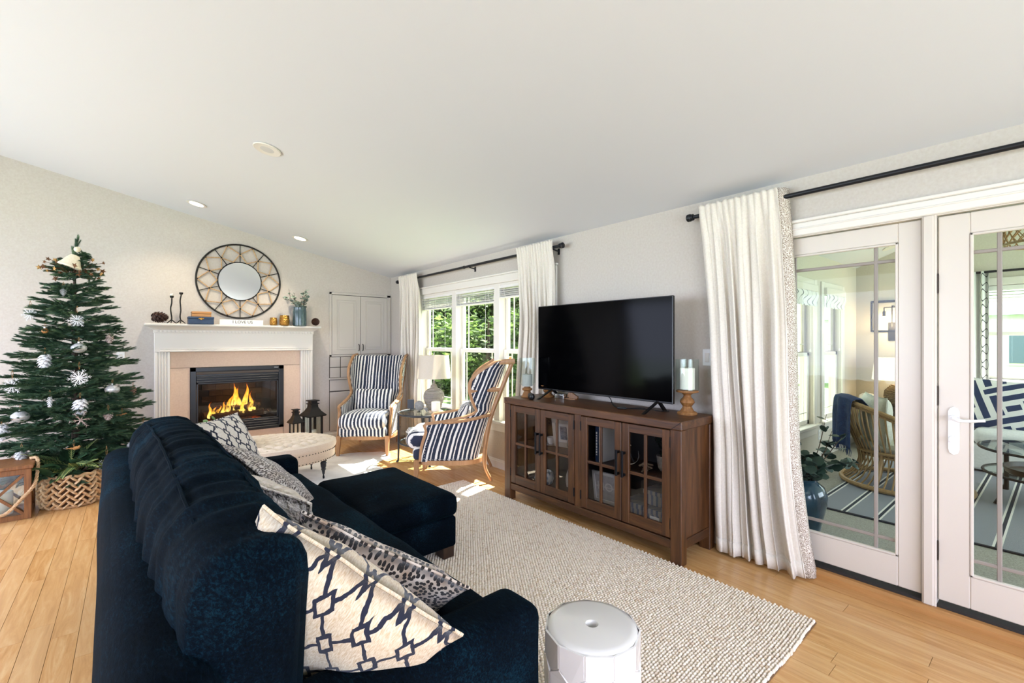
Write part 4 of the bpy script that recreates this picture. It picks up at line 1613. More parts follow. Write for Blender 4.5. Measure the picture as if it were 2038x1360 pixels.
ov(prof, 'side_band', 'tufted_linen')
nl = MB()
for zz in (.30, .216):
    for k in range(110):
        a = 2 * pi * k / 110
        nl.sphere((AX * .988 * cos(a), AY * .988 * sin(a), zz), .0055, 6, 4)
tag(nl.build('nailheads', 'dark_bronze', to), kind='stuff')
# tuft buttons
for i in range(-5, 6):
    for j in range(-5, 6):
        if (i + j) % 2: continue
        x, y = i * .155 / 2, j * .115 / 2
        if (x / AX) ** 2 + (y / AY) ** 2 < .72:
            MB().sphere((x, y, .402), .011, 8, 5, (1, 1, .6)).build('button', 'tufted_linen', to)
plain('leg_charcoal', '23262b', 0.45)
for (x, y) in ((.50, -.20), (.46, .24), (-.50, -.2), (-.46, .24)):
    lg = MB().lathe([(.010, .045), (.013, .06), (.017, .085), (.026, .10), (.020, .108), (.028, .13), (.032, .165), (.024, .178), (.034, .186), (.034, .215)], 16, (x, y, 0)).build('leg', 'leg_charcoal', to)
    MB().cyl((x - .007, y, .016), (x + .007, y, .016), .016, n=14).cyl((x, y, .02), (x, y, .05), .006, n=8).build('caster', 'black_metal', lg)
tr_ = thing('serving_tray', 'dark wooden tray at the left end of the tufted ottoman', 'tray', (.66, 5.08, .438), R(-6))
MB().box(-.24, .24, -.18, .18, 0, .012, .002).build('tray_floor', 'dark_leg', tr_, smooth=0)
for (a, b_, c, d) in ((-.24, .24, -.18, -.165), (-.24, .24, .165, .18), (-.24, -.225, -.18, .18), (.225, .24, -.18, .18)):
    MB().box(a, b_, c, d, .01, .055, .003).build('tray_rim', 'dark_leg', tr_, smooth=0)
pp = thing('potted_plant', 'small leafy green plant in a white pot on the ottoman tray', 'plant', (.52, 5.10, .452))
MB().lathe([(.04, 0), (.055, .01), (.065, .09), (.06, .09), (.05, .03), (.001, .03)], 20).build('pot', 'ceramic_white', pp)
speck('leaf_fresh', '4d6f3c', '7f9d63', 12, 0.55, 0)
st = []
for i in range(8):
    a = i * 2.3
    st.append([(.01 * cos(a), .01 * sin(a), .05), (.03 * cos(a), .03 * sin(a), .12), (.075 * cos(a), .06 * sin(a), .17 + .015 * (i % 3)), (.11 * cos(a), .08 * sin(a), .19 + .02 * (i % 4))])
leafy(pp, st, 'leaf_fresh', 'leaf_fresh', .05, 5, 8)
# ---------------------------------------------------------------- media console
con = thing('media_console', 'dark brown wooden media console with four paned glass doors', 'console', (2.875, 2.425, 0), R(1.3))
CD, CL, CH = .45, 1.735, .92
hx, hy = CD / 2, CL / 2
for sx in (-1, 1):
    for sy in (-1, 1):
        MB().box(sx * hx, sx * (hx - .07), sy * hy, sy * (hy - .078), 0, CH - .055, .004).build('leg', 'console_wood_v', con, smooth=0)
MB().box(-hx - .004, hx + .004, -hy - .004, hy + .004, CH - .055, CH, .005).build('top', 'console_wood', con, smooth=0)
# mitre seams at the near corners
for sy in (-1, 1):
    MB().add([(-hx - .0055, sy * (hy + .003), CH - .002), (-hx - .0055, sy * (hy - .074), CH - .060), (-hx - .0055, sy * (hy - .077), CH - .058), (-hx - .0055, sy * (hy), CH)], [(0, 1, 2, 3)]).build('mitre_seam', 'console_dark', con, smooth=0)
MB().box(-hx + .008, hx - .008, -hy + .07, hy - .07, .095, .15, .004).build('bottom_rail', 'console_wood', con, smooth=0)
for sy in (-1, 1):
    MB().box(-hx + .06, hx - .06, sy * (hy - .016), sy * (hy - .034), .15, CH - .055, .003).build('side_panel', 'console_wood_v', con, smooth=0)
    MB().box(-hx + .06, hx - .06, sy * (hy - .006), sy * (hy - .04), .095, .155, .004).build('side_rail', 'console_wood_x', con, smooth=0)
MB().box(hx - .022, hx - .01, -hy + .07, hy - .07, .12, CH - .05).build('back_panel', 'console_dark', con, smooth=0)
MB().box(-hx + .04, hx - .02, -hy + .06, hy - .06, .145, .16).build('cabinet_floor', 'console_wood_x', con, smooth=0)
MB().box(-hx + .06, hx - .02, -hy + .06, hy - .06, .49, .505).build('shelf', 'console_wood_x', con, smooth=0)
DZA, DZB = .162, CH - .063
MB().box(-hx + .012, -hx + .034, -.034, .034, .15, CH - .055, .002).build('centre_stile', 'console_wood_v', con, smooth=0)
MB().box(-hx + .030, hx - .02, -.008, .008, .15, CH - .055).build('divider', 'console_dark', con, smooth=0)
inner = hy - .082
spans = [(inner - .372, inner, 'lo'), (.038, inner - .378, 'hi'), (-inner + .378, -.038, 'lo'), (-inner, -inner + .372, 'hi')]
for (y0, y1, pull) in spans:
    st = .058
    d = MB()
    xa, xb = -hx + .006, -hx + .028
    d.box(xa, xb, y0, y0 + st, DZA, DZB, .003)
    d.box(xa, xb, y1 - st, y1, DZA, DZB, .003)
    do = d.build('door', 'console_wood_v', con, smooth=0)
    MB().box(xa + .001, xb, y0 + st, y1 - st, DZB - st, DZB, .002).build('top_rail', 'console_wood', do, smooth=0)
    MB().box(xa + .001, xb, y0 + st, y1 - st, DZA, DZA + .075, .002).build('bottom_rail', 'console_wood', do, smooth=0)
    ym = (y0 + y1) / 2
    zm = (DZA + .075 + DZB - st) / 2
    MB().box(xa + .003, xb - .003, ym - .010, ym + .010, DZA + .07, DZB - st, .002).build('muntin', 'console_wood_v', do, smooth=0)
    MB().box(xa + .004, xb - .003, y0 + st, y1 - st, zm - .010, zm + .010, .002).build('muntin', 'console_wood', do, smooth=0)
    for (ya, yb) in ((y0 + st, ym - .010), (ym + .010, y1 - st)):
        for (za, zb) in ((DZA + .075, zm - .01), (zm + .01, DZB - st)):
            MB().box(xb - .008, xb - .005, ya, yb, za, zb).build('pane', 'smoke_glass', do, smooth=0)
    py = (y0 + .022) if pull == 'lo' else (y1 - .022)
    pl = MB().box(xa - .034, xa - .024, py - .009, py + .009, .48, .665, .002)
    for zz in (.487, .640): pl.box(xa - .03, xa + .002, py - .009, py + .009, zz, zz + .018, .002)
    pl.build('pull', 'black_metal', do, smooth=0)
    hyy = y1 + .003 if pull == 'lo' else y0 - .003
    for zz in (.22, .745):
        MB().box(xa - .004, xa + .01, hyy - .005, hyy + .005, zz, zz + .07, .002).build('hinge', 'black_metal', do, smooth=0)


def cw_(x, y, z):
    """console-local to world"""
    return con.matrix_basis @ V((x, y, z))


bpy.context.view_layer.update()
SH, FL = .506, .161
# things inside the console
t = thing('photo_frame', 'cream photo frame with a blue picture leaning on the console shelf', 'photo frame', cw_(.05, .37, SH), R(15), rot=(0, R(-10), R(12)))
fr = MB()
for (a, b_, z0, z1) in ((-.11, -.075, 0, .26), (.075, .11, 0, .26), (-.11, .11, 0, .045), (-.11, .11, .215, .26)): fr.box(-.012, .006, a, b_, z0, z1, .003)
plain('frame_cream', 'd8d0c2', .6)
fr.build('frame', 'frame_cream', t, smooth=0)
MB().box(-.004, .004, -.08, .08, .04, .22).build('mat_board', 'paper_white', t, smooth=0)
speck('photo_blue', '2b4a72', '9fb4c8', 30, .5, 0)
MB().box(-.006, -.003, -.035, .035, .07, .19).build('print', 'photo_blue', t, smooth=0)
t = thing('wire_globe', 'small cream ball wrapped in wire rings on the console shelf', 'ornament', cw_(.0, .22, SH))
plain('cream_shell', 'd6c8b4', .7)
MB().sphere((0, 0, .062), .052, 18, 12).build('ball', 'cream_shell', t)
for k in range(4):
    M = Matrix.Rotation(k * pi / 4, 3, 'Z')
    MB().tube([M @ V((.06 * cos(a * pi / 14), 0, .062 + .06 * sin(a * pi / 14))) for a in range(28)], .0018, 5, closed=True).build('wire_ring', 'dark_bronze', t)
t = thing('patterned_bowl', 'white bowl with blue leaf pattern behind the leftmost console door', 'bowl', cw_(-.02, .56, FL))
m = NT('leaf_glaze').set(rough=.3)
wv = m.n('TexVoronoi'); wv.inputs['Scale'].default_value = 38; m.l(m.co('Object', (1, 1, .45)), wv.inputs['Vector'])
m.base(m.ramp(wv.outputs['Distance'], ((.3, '6f8494'), (.5, 'e8e6e0'))))
MB().lathe([(.06, 0), (.075, .01), (.088, .05), (.078, .10), (.07, .11), (.066, .11), (.072, .09), (.08, .05), (.001, .02)], 28).build('bowl_body', 'leaf_glaze', t)
t = thing('stacked_cup', 'small white cup on a saucer on the console shelf above the bowl', 'cup', cw_(.03, .52, SH))
MB().lathe([(.02, 0), (.055, .004), (.06, .012), (.02, .008), (.001, .008)], 22).build('saucer', 'ceramic_white', t)
MB().lathe([(.022, .010), (.036, .03), (.04, .07), (.036, .07), (.03, .03), (.001, .02)], 22).build('cup', 'ceramic_white', t)
t = thing('animal_figurine', 'white rounded animal figurine in the lower left of the console', 'figurine', cw_(.02, .21, FL))
e = MB().tube(bez([(0, -.09, .0), (0, -.10, .08), (0, -.07, .16), (0, 0, .19), (0, .06, .16), (0, .085, .09), (0, .075, .03)], 6), [.045] * 10 + [.052] * 12 + [.034] * 15, 12)
speck('stone_white', 'd9d5ce', 'efece6', 40, .7, .2)
e.build('body', 'stone_white', t)
for s in (-1, 1):
    MB().tube([(s * .03, -.085, .06), (s * .032, -.088, 0.0)], .022, 10).build('leg', 'stone_white', t)
for (nm, lab, y, th, hh, mat) in (('book', 'tall dark blue book standing on the upper console shelf', -.115, .026, .27, 'book_blue'), ('book', 'tall white book standing beside the dark blue one in the console', -.148, .024, .285, 'book_white')):
    if mat not in MATS: plain(mat, '1d3556' if mat == 'book_blue' else 'dcdad4', .6)
    t = thing(nm, lab, 'book', cw_(-.03, y, SH), R(1.3), 'books in the console')
    MB().box(-.095, .095, -th / 2, th / 2, 0, hh, .002).build('cover', mat, t, smooth=0)
    MB().box(-.090, .097, -th / 2 + .003, th / 2 - .003, .003, hh - .003).build('pages', 'paper_white', t, smooth=0)
    sp = MB()
    rnd = random.Random(len(lab))
    z = .05
    while z < hh - .05:
        w_ = rnd.uniform(.008, .02)
        sp.box(-.0956, -.0952, -th * .22, th * .22, z, z + w_)
        z += w_ + .006
    sp.build('spine_print', 'paper_white' if mat == 'book_blue' else 'ink', t, smooth=0)


def anchor(label, loc, rot, s, mat):
    t = thing('anchor_ornament', label, 'anchor', loc, rot=rot)
    MB().cyl((0, 0, .1 * s), (0, 0, .9 * s), .035 * s, n=8).build('shank', mat, t)
    MB().cyl((0, -.22 * s, .72 * s), (0, .22 * s, .72 * s), .03 * s, n=8).build('stock', mat, t)
    MB().tube([(0, .42 * s * cos(a), .42 * s + .38 * s * sin(a)) for a in [pi + pi * i / 14 for i in range(15)]], [.012 * s] + [.035 * s] * 13 + [.012 * s], 8).build('arms', mat, t)
    MB().tube([(0, .07 * s * cos(a), .97 * s + .07 * s * sin(a)) for a in [2 * pi * i / 14 for i in range(14)]], .018 * s, 6, closed=True).build('eye', mat, t)
    return t


anchor('gold anchor ornament beside the books in the console', cw_(-.02, -.06, SH + .01), (.35, 0, 0), .17, 'brass')
anchor('silver anchor ornament behind the rightmost console door', cw_(-.04, -.40, SH + .02), (-.5, 0, 0), .19, 'silver')
t = thing('framed_print', 'white framed print with large letters HO in the lower console', 'picture', cw_(.0, -.115, FL), rot=(0, R(-8), R(4)))
fr = MB()
for (a, b_, z0, z1) in ((-.115, -.09, 0, .25), (.09, .115, 0, .25), (-.115, .115, 0, .025), (-.115, .115, .225, .25)): fr.box(-.012, .006, a, b_, z0, z1, .002)
fr.build('frame', 'paper_white', t, smooth=0)
speck('print_grey', 'b8b3b8', 'dedbd8', 16, .7, 0)
MB().box(-.003, .003, -.092, .092, .023, .227).build('art_board', 'print_grey', t, smooth=0)
text_mesh('HO', .095, .0008, 'paper_white', 'lettering', t, frame_m((-.0045, .0, .13), (0, -1, 0), (0, 0, 1)))
MB().box(-.0048, -.0032, -.085, .085, .126, .131).build('rule_line', 'paper_white', t, smooth=0)
t = thing('shelf_plant', 'dark leafy plant in a pale woven pot behind the rightmost console door', 'plant', cw_(.05, -.60, SH))
speck('pot_weave', '9a9287', 'c3bbae', 70, .8, .5)
MB().lathe([(.04, 0), (.055, .02), (.068, .11), (.06, .11), (.001, .09)], 20).build('pot', 'pot_weave', t)
st = [[(.01 * cos(a), .01 * sin(a), .08), (.03 * cos(a), .03 * sin(a), .15), (.08 * cos(a), .08 * sin(a), .2 + .02 * (i % 3))] for i, a in enumerate([k * 1.1 for k in range(6)])]
leafy(t, st, 'euc_leaf_dark', 'stem_brown', .04, 6, 3)
tag(MB().sphere((0, 0, 0), .036, 16, 10).build('ceramic_ball', 'ceramic_white', None, cw_(-.06, -.70, SH + .036)), 'white ceramic ball beside the woven pot in the console', 'ornament')
speck('driftwood', '6d5945', '9a866c', 30, .9, .4)
dw = MB()
for k in range(4):
    a = k * .8
    dw.tube(bez([(-.05 * cos(a), -.05 * sin(a), .012 + .012 * k), (0, .01, .02 + .012 * k), (.05 * cos(a), .05 * sin(a), .014 + .01 * k)], 4), [.006] * 3 + [.013] * 3 + [.006] * 3, 6)
tag(dw.build('driftwood_bundle', 'driftwood', None, cw_(-.08, -.52, SH)), 'small bundle of driftwood in front of the woven pot', 'driftwood')
m = NT('box_stripe').set(rough=.7)
s_ = m.sep(m.co())
ph = m.math('FRACT', m.math('MULTIPLY', m.math('ADD', s_[1], s_[0]), 26))
m.base(m.mix(m.math('LESS_THAN', ph, .45), '8f8a84', '40536e'))
for (x, y, z, w_, d_, h_, lab) in ((-.03, -.44, FL, .16, .2, .12, 'blue and grey striped storage box at the lower left of its pair in the console'), (-.06, -.63, FL, .17, .17, .12, 'blue and grey striped storage box with a white label in front'), (.0, -.58, FL + .122, .16, .16, .10, 'small striped storage box stacked on top of the others')):
    t = thing('storage_box', lab, 'box', cw_(x, y, z), R(1.3), 'striped boxes in the console')
    MB().box(-d_ / 2, d_ / 2, -w_ / 2, w_ / 2, 0, h_ * .72, .002).build('box_body', 'box_stripe', t, smooth=0)
    MB().box(-d_ / 2 - .004, d_ / 2 + .004, -w_ / 2 - .004, w_ / 2 + .004, h_ * .70, h_, .002).build('box_lid', 'box_stripe', t, smooth=0)
    if 'white label' in lab:
        MB().box(-d_ / 2 - .006, -d_ / 2, -.035, .035, h_ * .32, h_ * .62, .001).build('label_plate', 'paper_white', t, smooth=0)

# ---------------------------------------------------------------- television
tv = thing('television', 'large flat black television standing on the console', 'television', (2.905, 2.433, CH))
TW, TB, TT = 1.372, .072, .832
MB().box(-.012, .016, -TW / 2, TW / 2, TB, TT, .004).box(.014, .05, -TW * .33, TW * .33, TB + .03, TB + .42, .01).build('body', 'tv_body', tv, smooth=0)
MB().box(-.0135, -.011, -TW / 2 + .006, TW / 2 - .006, TB + .014, TT - .006).build('screen', 'tv_screen', tv, smooth=0)
for y in (-TW / 2 + .12, TW / 2 - .175):
    f = MB()
    for x in (-.155, .115):
        f.add([(0 - .014, y - .010, TB + .012), (0 + .014, y - .010, TB + .012), (0 + .014, y + .010, TB + .012), (0 - .014, y + .010, TB + .012),
               (x - .018, y - .010 + .02, .002), (x + .014, y - .010 + .02, .002), (x + .014, y + .008 + .02, .002), (x - .018, y + .008 + .02, .002)],
              [(0, 1, 2, 3), (7, 6, 5, 4), (0, 4, 5, 1), (1, 5, 6, 2), (2, 6, 7, 3), (3, 7, 4, 0)])
    f.build('stand_foot', 'tv_body', tv, smooth=0)
cb = MB().tube(bez([(2.93, 2.36, CH + .09), (2.95, 2.33, CH + .05), (2.9, 2.26, CH + .008), (2.88, 2.18, CH + .006), (2.9, 2.08, CH + .006), (2.96, 1.96, CH + .006), (2.94, 1.9, CH + .006), (3.0, 1.84, CH + .006)], 8), .0035, 6)
cb.tube(bez([(2.92, 2.30, CH + .03), (2.84, 2.16, CH + .008), (2.9, 2.02, CH + .018), (2.93, 1.98, CH + .012)], 6), .0035, 6)
tag(cb.build('power_cord', 'tv_body'), 'thin black cord lying on the console below the television', 'cord')
t = thing('remote_receiver', 'small rounded black gadget on the console in front of the television', 'gadget', (2.84, 2.135, CH + .001), .4)
MB().soft(.035, .07, .018, .008, (3, 4, 2)).build('shell', 'tv_body', t, (0, 0, .0095), smooth=180)
MB().box(-.01, .01, -.02, .0, .0175, .0195, .001).build('button', 'black_satin', t, smooth=0)


# ---------------------------------------------------------------- candle holders on the console
def candle_stand(label, loc, hb, kind, rc, hc, mat, rg, hg):
    t = thing('candle_holder', label, 'candle holder', loc, 0, 'candle holders on the console')
    k = hb / .135
    if kind == 'tall':
        prof = [(.066, 0), (.068, .008), (.062, .014), (.046, .02), (.036, .034), (.030, .045), (.040, .056), (.050, .068), (.044, .082), (.028, .094), (.024, .106), (.036, .116), (.074, .124), (.076, .132), (.068, .135)]
    else:
        prof = [(.056, 0), (.058, .006), (.05, .014), (.040, .045), (.032, .07), (.030, .08), (.044, .092), (.048, .104), (.044, .116), (.03, .124), (.028, .135)]
    MB().lathe([(r_, z * k) for r_, z in prof], 28).build('pedestal', 'mango_wood', t)
    MB().lathe([(rc, hb + .006), (rc, hb + hc - .004), (rc - .005, hb + hc), (.001, hb + hc - .004)], 24).build('candle', mat, t)
    MB().cyl((0, 0, hb + hc - .006), (.001, 0, hb + hc + .010), .0014, n=5).build('wick', 'ink', t)
    if kind == 'tall':
        g = [(rg, hb + .001), (rg, hb + hg), (rg - .003, hb + hg), (rg - .003, hb + .002)]
    else:
        g = [(.02, hb + .001), (rg * .75, hb + .012), (rg, hb + .04), (rg, hb + hg), (rg - .003, hb + hg), (rg - .003, hb + .041), (rg * .72, hb + .015), (.02, hb + .005)]
    gm = MB().lathe(g, 28)
    gm.f = gm.f[:-2]
    gm.build('glass_hurricane', 'clear_glass', t)
    return t


candle_stand('turned wooden pedestal with a white candle in a glass cylinder right of the television', (3.0, 1.70, CH), .17, 'tall', .051, .155, 'candle_wax', .078, .215)
candle_stand('short wooden pedestal with a grey candle in a glass hurricane left of the television', (2.80, 3.165, CH), .095, 'short', .047, .115, 'candle_grey', .072, .265)
candle_stand('wooden candle pedestal with a grey candle half hidden behind the television edge', (2.965, 3.06, CH), .11, 'tall', .044, .17, 'candle_grey', .062, .26)
t = thing('digital_clock', 'small black oval digital clock on the left of the console top', 'clock', (2.70, 3.0, CH), R(-28))
MB().soft(.035, .105, .058, .026, (3, 6, 3)).build('case', 'black_satin', t, (0, 0, .029), smooth=180)
emit('lcd', 'a9b48c', .5)
MB().box(-.0195, -.016, -.032, .032, .014, .044, .001).build('display', 'lcd', t, smooth=0)
text_mesh('2:55', .028, .0002, 'ink', 'digits', t, frame_m((-.0198, 0, .029), (0, -1, 0), (0, 0, 1)))
t = thing('silver_box', 'small silver box behind the left television foot', 'box', (2.96, 2.89, CH), .1)
MB().box(-.03, .03, -.05, .05, 0, .035, .003).build('box_body', 'silver', t, smooth=0)
MB().box(-.031, .031, -.051, .051, .036, .046, .003).build('box_lid', 'silver', t, smooth=0)
t = thing('wooden_easel', 'small slanted wooden stand behind the television foot', 'stand', (3.0, 2.80, CH), .2)
MB().box(-.01, .01, -.05, .05, .0, .055, .002, Matrix.Rotation(.5, 4, 'X')).box(-.03, .03, -.055, .055, 0, .008).build('stand_body', 'mango_wood', t, smooth=0)


# ---------------------------------------------------------------- striped wing chairs
def wing_chair(label, loc, rz):
    """faces local -y"""
    t = thing('wing_chair', label, 'armchair', loc, rz, 'striped wing chairs by the window')
    HW = .36

    def B(z): return .30 + .30 * max(0, z - .25) ** 1.15

    def E(z):
        # forward reach of the side at height z
        if z < .60: return -.26 + .10 * ((z - .24) / .36) ** 2 - (.05 if z > .52 else 0) * (z - .52) / .08
        if z < .74: return -.21 + (.30 + .21) * sin((z - .60) / .14 * pi / 2) ** .8
        q = (z - .74) / .48
        return .30 - .07 * sin(q * pi) + (B(z) - .32) * max(0, q - .55) ** 1.6 * 2.6

    def W(z): return HW * (1 - .05 * cos((z - .24) * 3)) + .03 * max(0, z - .8)
    ZT = 1.22
    zs = [.24, .30, .36, .42, .48, .53, .57, .60, .62, .64, .67, .70, .74, .80, .86, .92, .98, 1.04, 1.10, 1.15, 1.19, ZT]

    def plan(z, off):
        w, bk, e = W(z) + off, B(z) + off, min(E(z), B(z) - .03)
        r_ = min(.16, (bk - e) * .9)
        half = [(w, e), (w, e + (bk - r_ - e) * .33), (w, e + (bk - r_ - e) * .66), (w, bk - r_)]
        for k in range(1, 7):
            a = pi / 2 * k / 6
            half.append((w - r_ + r_ * cos(a), bk - r_ + r_ * sin(a)))
        half += [((w - r_) * .66, bk), ((w - r_) * .33, bk), (0, bk)]
        return half + [(-x, y) for x, y in half[-2::-1]]
    b = MB()
    arcs = []
    n = len(plan(.5, 0))
    for off in (0.0, -.05):
        for z in zs:
            pl = plan(z, off)
            zz = z + (.012 if off == 0 and z == ZT else 0)
            s = 0
            acc = [0]
            for i in range(1, n):
                acc.append(acc[-1] + sqrt((pl[i][0] - pl[i - 1][0]) ** 2 + (pl[i][1] - pl[i - 1][1]) ** 2))
            mid = acc[n // 2]
            for i in range(n):
                # roll the top of the back outwards a little
                b.v.append((pl[i][0], pl[i][1], zz))
                arcs.append(acc[i] - mid)
    m_ = len(zs)
    for side in (0, 1):
        o_ = side * m_ * n
        for i in range(m_ - 1):
            for j in range(n - 1):
                q = (o_ + i * n + j, o_ + i * n + j + 1, o_ + (i + 1) * n + j + 1, o_ + (i + 1) * n + j)
                b.f.append(q if side == 0 else q[::-1])
    o2 = m_ * n
    for j in range(n - 1):
        b.f.append(((m_ - 1) * n + j, (m_ - 1) * n + j + 1, o2 + (m_ - 1) * n + j + 1, o2 + (m_ - 1) * n + j))
    for i in range(m_ - 1):
        for j in (0, n - 1):
            b.f.append((i * n + j, (i + 1) * n + j, o2 + (i + 1) * n + j, o2 + i * n + j))
    sh = b.build('upholstered_shell', 'stripe_arc', t, smooth=50)
    at = sh.data.attributes.new('arc', 'FLOAT', 'POINT')
    at.data.foreach_set('value', arcs)
    # wood edge: along the arm front, up the wing, over the top corner
    for sgn in (-1, 1):
        pts = [(sgn * (W(z) - .022), min(E(z), B(z) - .03) - .006, z) for z in zs]
        # close to the back post at the top with a scroll
        pts += [(sgn * (W(ZT) - .02), B(ZT) + .035, ZT + .012), (sgn * (W(ZT) - .02), B(ZT) + .075, ZT + .016)]
        MB().tube(bez([pts[0]] + pts[2:], 3), .026, 8, flat=.75).build('arm_frame', 'chair_oak', t)
        # rear post leans back from the rear leg
        MB().tube(bez([(sgn * .26, .43, .02), (sgn * .29, .36, .22), (sgn * .31, B(.6) + .02, .6), (sgn * .33, B(.9) + .03, .9), (sgn * .34, B(ZT) + .05, ZT + .005)], 6), [.016] * 6 + [.022] * 19, 8).build('back_post', 'chair_oak', t)
        MB().tube([(sgn * (W(.95) - .012), E(.95), .94), (sgn * .335, B(.95) + .02, .955)], .018, 8, flat=1.3).build('wing_brace', 'chair_oak', t)
        # arm rest top along the side
        MB().tube(bez([(sgn * (W(.62) - .02), E(.62) + .0, .625), (sgn * (W(.62) + .0), .05, .632), (sgn * (W(.66)), .24, .66), (sgn * (W(.7) - .03), B(.7), .70)], 6), .022, 8, flat=.8).build('arm_rail', 'chair_oak', t)
        # front leg, tapered
        MB().add([(sgn * .30 + a * .027, -.31 + c * .027, .25) for a, c in ((-1, -1), (1, -1), (1, 1), (-1, 1))] + [(sgn * .305 + a * .016, -.325 + c * .016, 0) for a, c in ((-1, -1), (1, -1), (1, 1), (-1, 1))],
                 [(0, 1, 2, 3), (7, 6, 5, 4), (0, 4, 5, 1), (1, 5, 6, 2), (2, 6, 7, 3), (3, 7, 4, 0)]).build('leg', 'chair_oak', t, smooth=0)
    # bowed seat rail

    def rim(w, f_, bk, n_=40):
        out = []
        for i in range(n_):
            a = 2 * pi * i / n_
            c_, s_ = cos(a), sin(a)
            r_ = 1 / (abs(c_) ** 3.2 + abs(s_) ** 3.2) ** (1 / 3.2)
            out.append((w * r_ * c_, (f_ + bk) / 2 + (bk - f_) / 2 * r_ * s_))
        return out
    MB().prism(rim(.365, -.355, .36), .205, .25).build('seat_rail', 'chair_oak', t, smooth=30)
    MB().soft(.60, .62, .13, .045, (12, 12, 3), (.0, .0, .0)).build('seat_deck', 'stripe_x', t, (0, -.05, .30), smooth=180)
    MB().soft(.585, .62, .18, .075, (14, 14, 4), (.0, .03, .03)).build('seat_cushion', 'stripe_x', t, (0, -.11, .43), smooth=180)
    # lumbar pillow
    b2, rim2 = pillow_mesh(.50, .30, .17, 4.4, 20)
    lp = b2.build('lumbar_pillow', 'stripe_x', t, (0, .16, .645), (R(72), 0, 0), smooth=180)
    # nailheads
    nh = MB()
    for sgn in (-1, 1):
        for i in range(34):
            z = .27 + (ZT - .29) * i / 33
            nh.sphere((sgn * (W(z) - .002), min(E(z), B(z) - .03) + .026, z), .0065, 5, 4)
        for i in range(22):
            nh.sphere((sgn * (W(.26) + .004), -.22 + .46 * i / 21, .262), .006, 5, 4)
    tag(nh.build('nailheads', 'pewter', t), kind='stuff')
    return t


# first: angled towards the room; second: seen from its side
wing_chair('navy and white striped wing chair in front of the built-in cabinet', (2.42, 5.86, 0), atan2(-.79, -.62) + pi / 2)
wing_chair('navy and white striped wing chair beside the console, seen from its side', (2.62, 4.19, 0), atan2(.60, -.80) + pi / 2)

# ---------------------------------------------------------------- glass side table, lamp and small things
gt = thing('side_table', 'round two-tier glass side table with dark metal legs between the wing chairs', 'table', (2.745, 4.945, 0))
RT, ZTAB = .33, .575
MB().lathe([(.001, ZTAB - .004), (RT - .012, ZTAB - .004), (RT - .012, ZTAB + .004), (.001, ZTAB + .004)], 48).build('glass_top', 'table_glass', gt)
MB().tube([(RT * cos(2 * pi * i / 48), RT * sin(2 * pi * i / 48), ZTAB - .004) for i in range(48)], .013, 8, closed=True).build('top_ring', 'leg_charcoal', gt)
MB().lathe([(.001, .226), (RT - .03, .226), (RT - .03, .234), (.001, .234)], 40).build('glass_shelf', 'table_glass', gt)
MB().tube([((RT - .015) * cos(2 * pi * i / 48), (RT - .015) * sin(2 * pi * i / 48), .226) for i in range(48)], .011, 8, closed=True).build('shelf_ring', 'leg_charcoal', gt)
for k in range(4):
    a = k * pi / 2 + 2.75
    MB().tube([((RT - .004) * cos(a), (RT - .004) * sin(a), ZTAB), ((RT - .004) * cos(a), (RT - .004) * sin(a), .14), ((RT - .002) * cos(a), (RT - .002) * sin(a), .03), ((RT + .01) * cos(a), (RT + .01) * sin(a), 0)], [.012, .012, .011, .017], 8).build('leg', 'leg_charcoal', gt)

m = NT('ribbed_stoneware').set(rough=.8)
s_ = m.sep(m.co())
rb = m.math('SINE', m.math('MULTIPLY', s_[2], 420))
nz = m.noise(m.co('Object', (1, 1, .4)), 60, 3)
hgt = m.math('ADD', rb, m.math('MULTIPLY', nz, 1.5))
m.base(m.ramp(m.math('ADD', m.math('MULTIPLY', hgt, .25), .35), ((.2, '7d736a'), (.7, 'b7aea3'))))
m.bump(hgt, .8, .008)
lp = thing('table_lamp', 'ribbed grey ceramic table lamp with a linen drum shade', 'lamp', (2.86, 4.96, ZTAB + .005))
MB().lathe([(.075, 0), (.082, .006), (.095, .06), (.122, .14), (.128, .18), (.118, .225), (.085, .262), (.048, .282), (.040, .30), (.032, .318), (.024, .33), (.014, .332), (.012, .37)], 40).build('base', 'ribbed_stoneware', lp)
m = NT('lampshade').set(rough=.9)
m.base(m.ramp(m.noise(m.co('Object', (1, 1, 12)), 60, 3), ((.3, 'd5cbbd'), (.7, 'e6ded2'))))
tl = m.n('BsdfTranslucent'); tl.inputs[0].default_value = lin('e8dccb')
mx = m.n('MixShader'); mx.inputs[0].default_value = .35
m.l(m.bsdf.outputs[0], mx.inputs[1]); m.l(tl.outputs[0], mx.inputs[2]); m.l(mx.outputs[0], m.out.inputs[0])
g = MB().lathe([(.205, .40), (.182, .68), (.179, .68), (.202, .40)], 40)
g.f = g.f[:-2]
g.build('lamp_shade', 'lampshade', lp)
MB().cyl((0, 0, .37), (0, 0, .70), .005, n=8).sphere((0, 0, .705), .011, 8, 6).build('harp', 'pewter', lp)
MB().cyl((-.18, 0, .672), (.18, 0, .672), .0025, n=6).cyl((0, -.18, .672), (0, .18, .672), .0025, n=6).build('spider', 'pewter', lp)

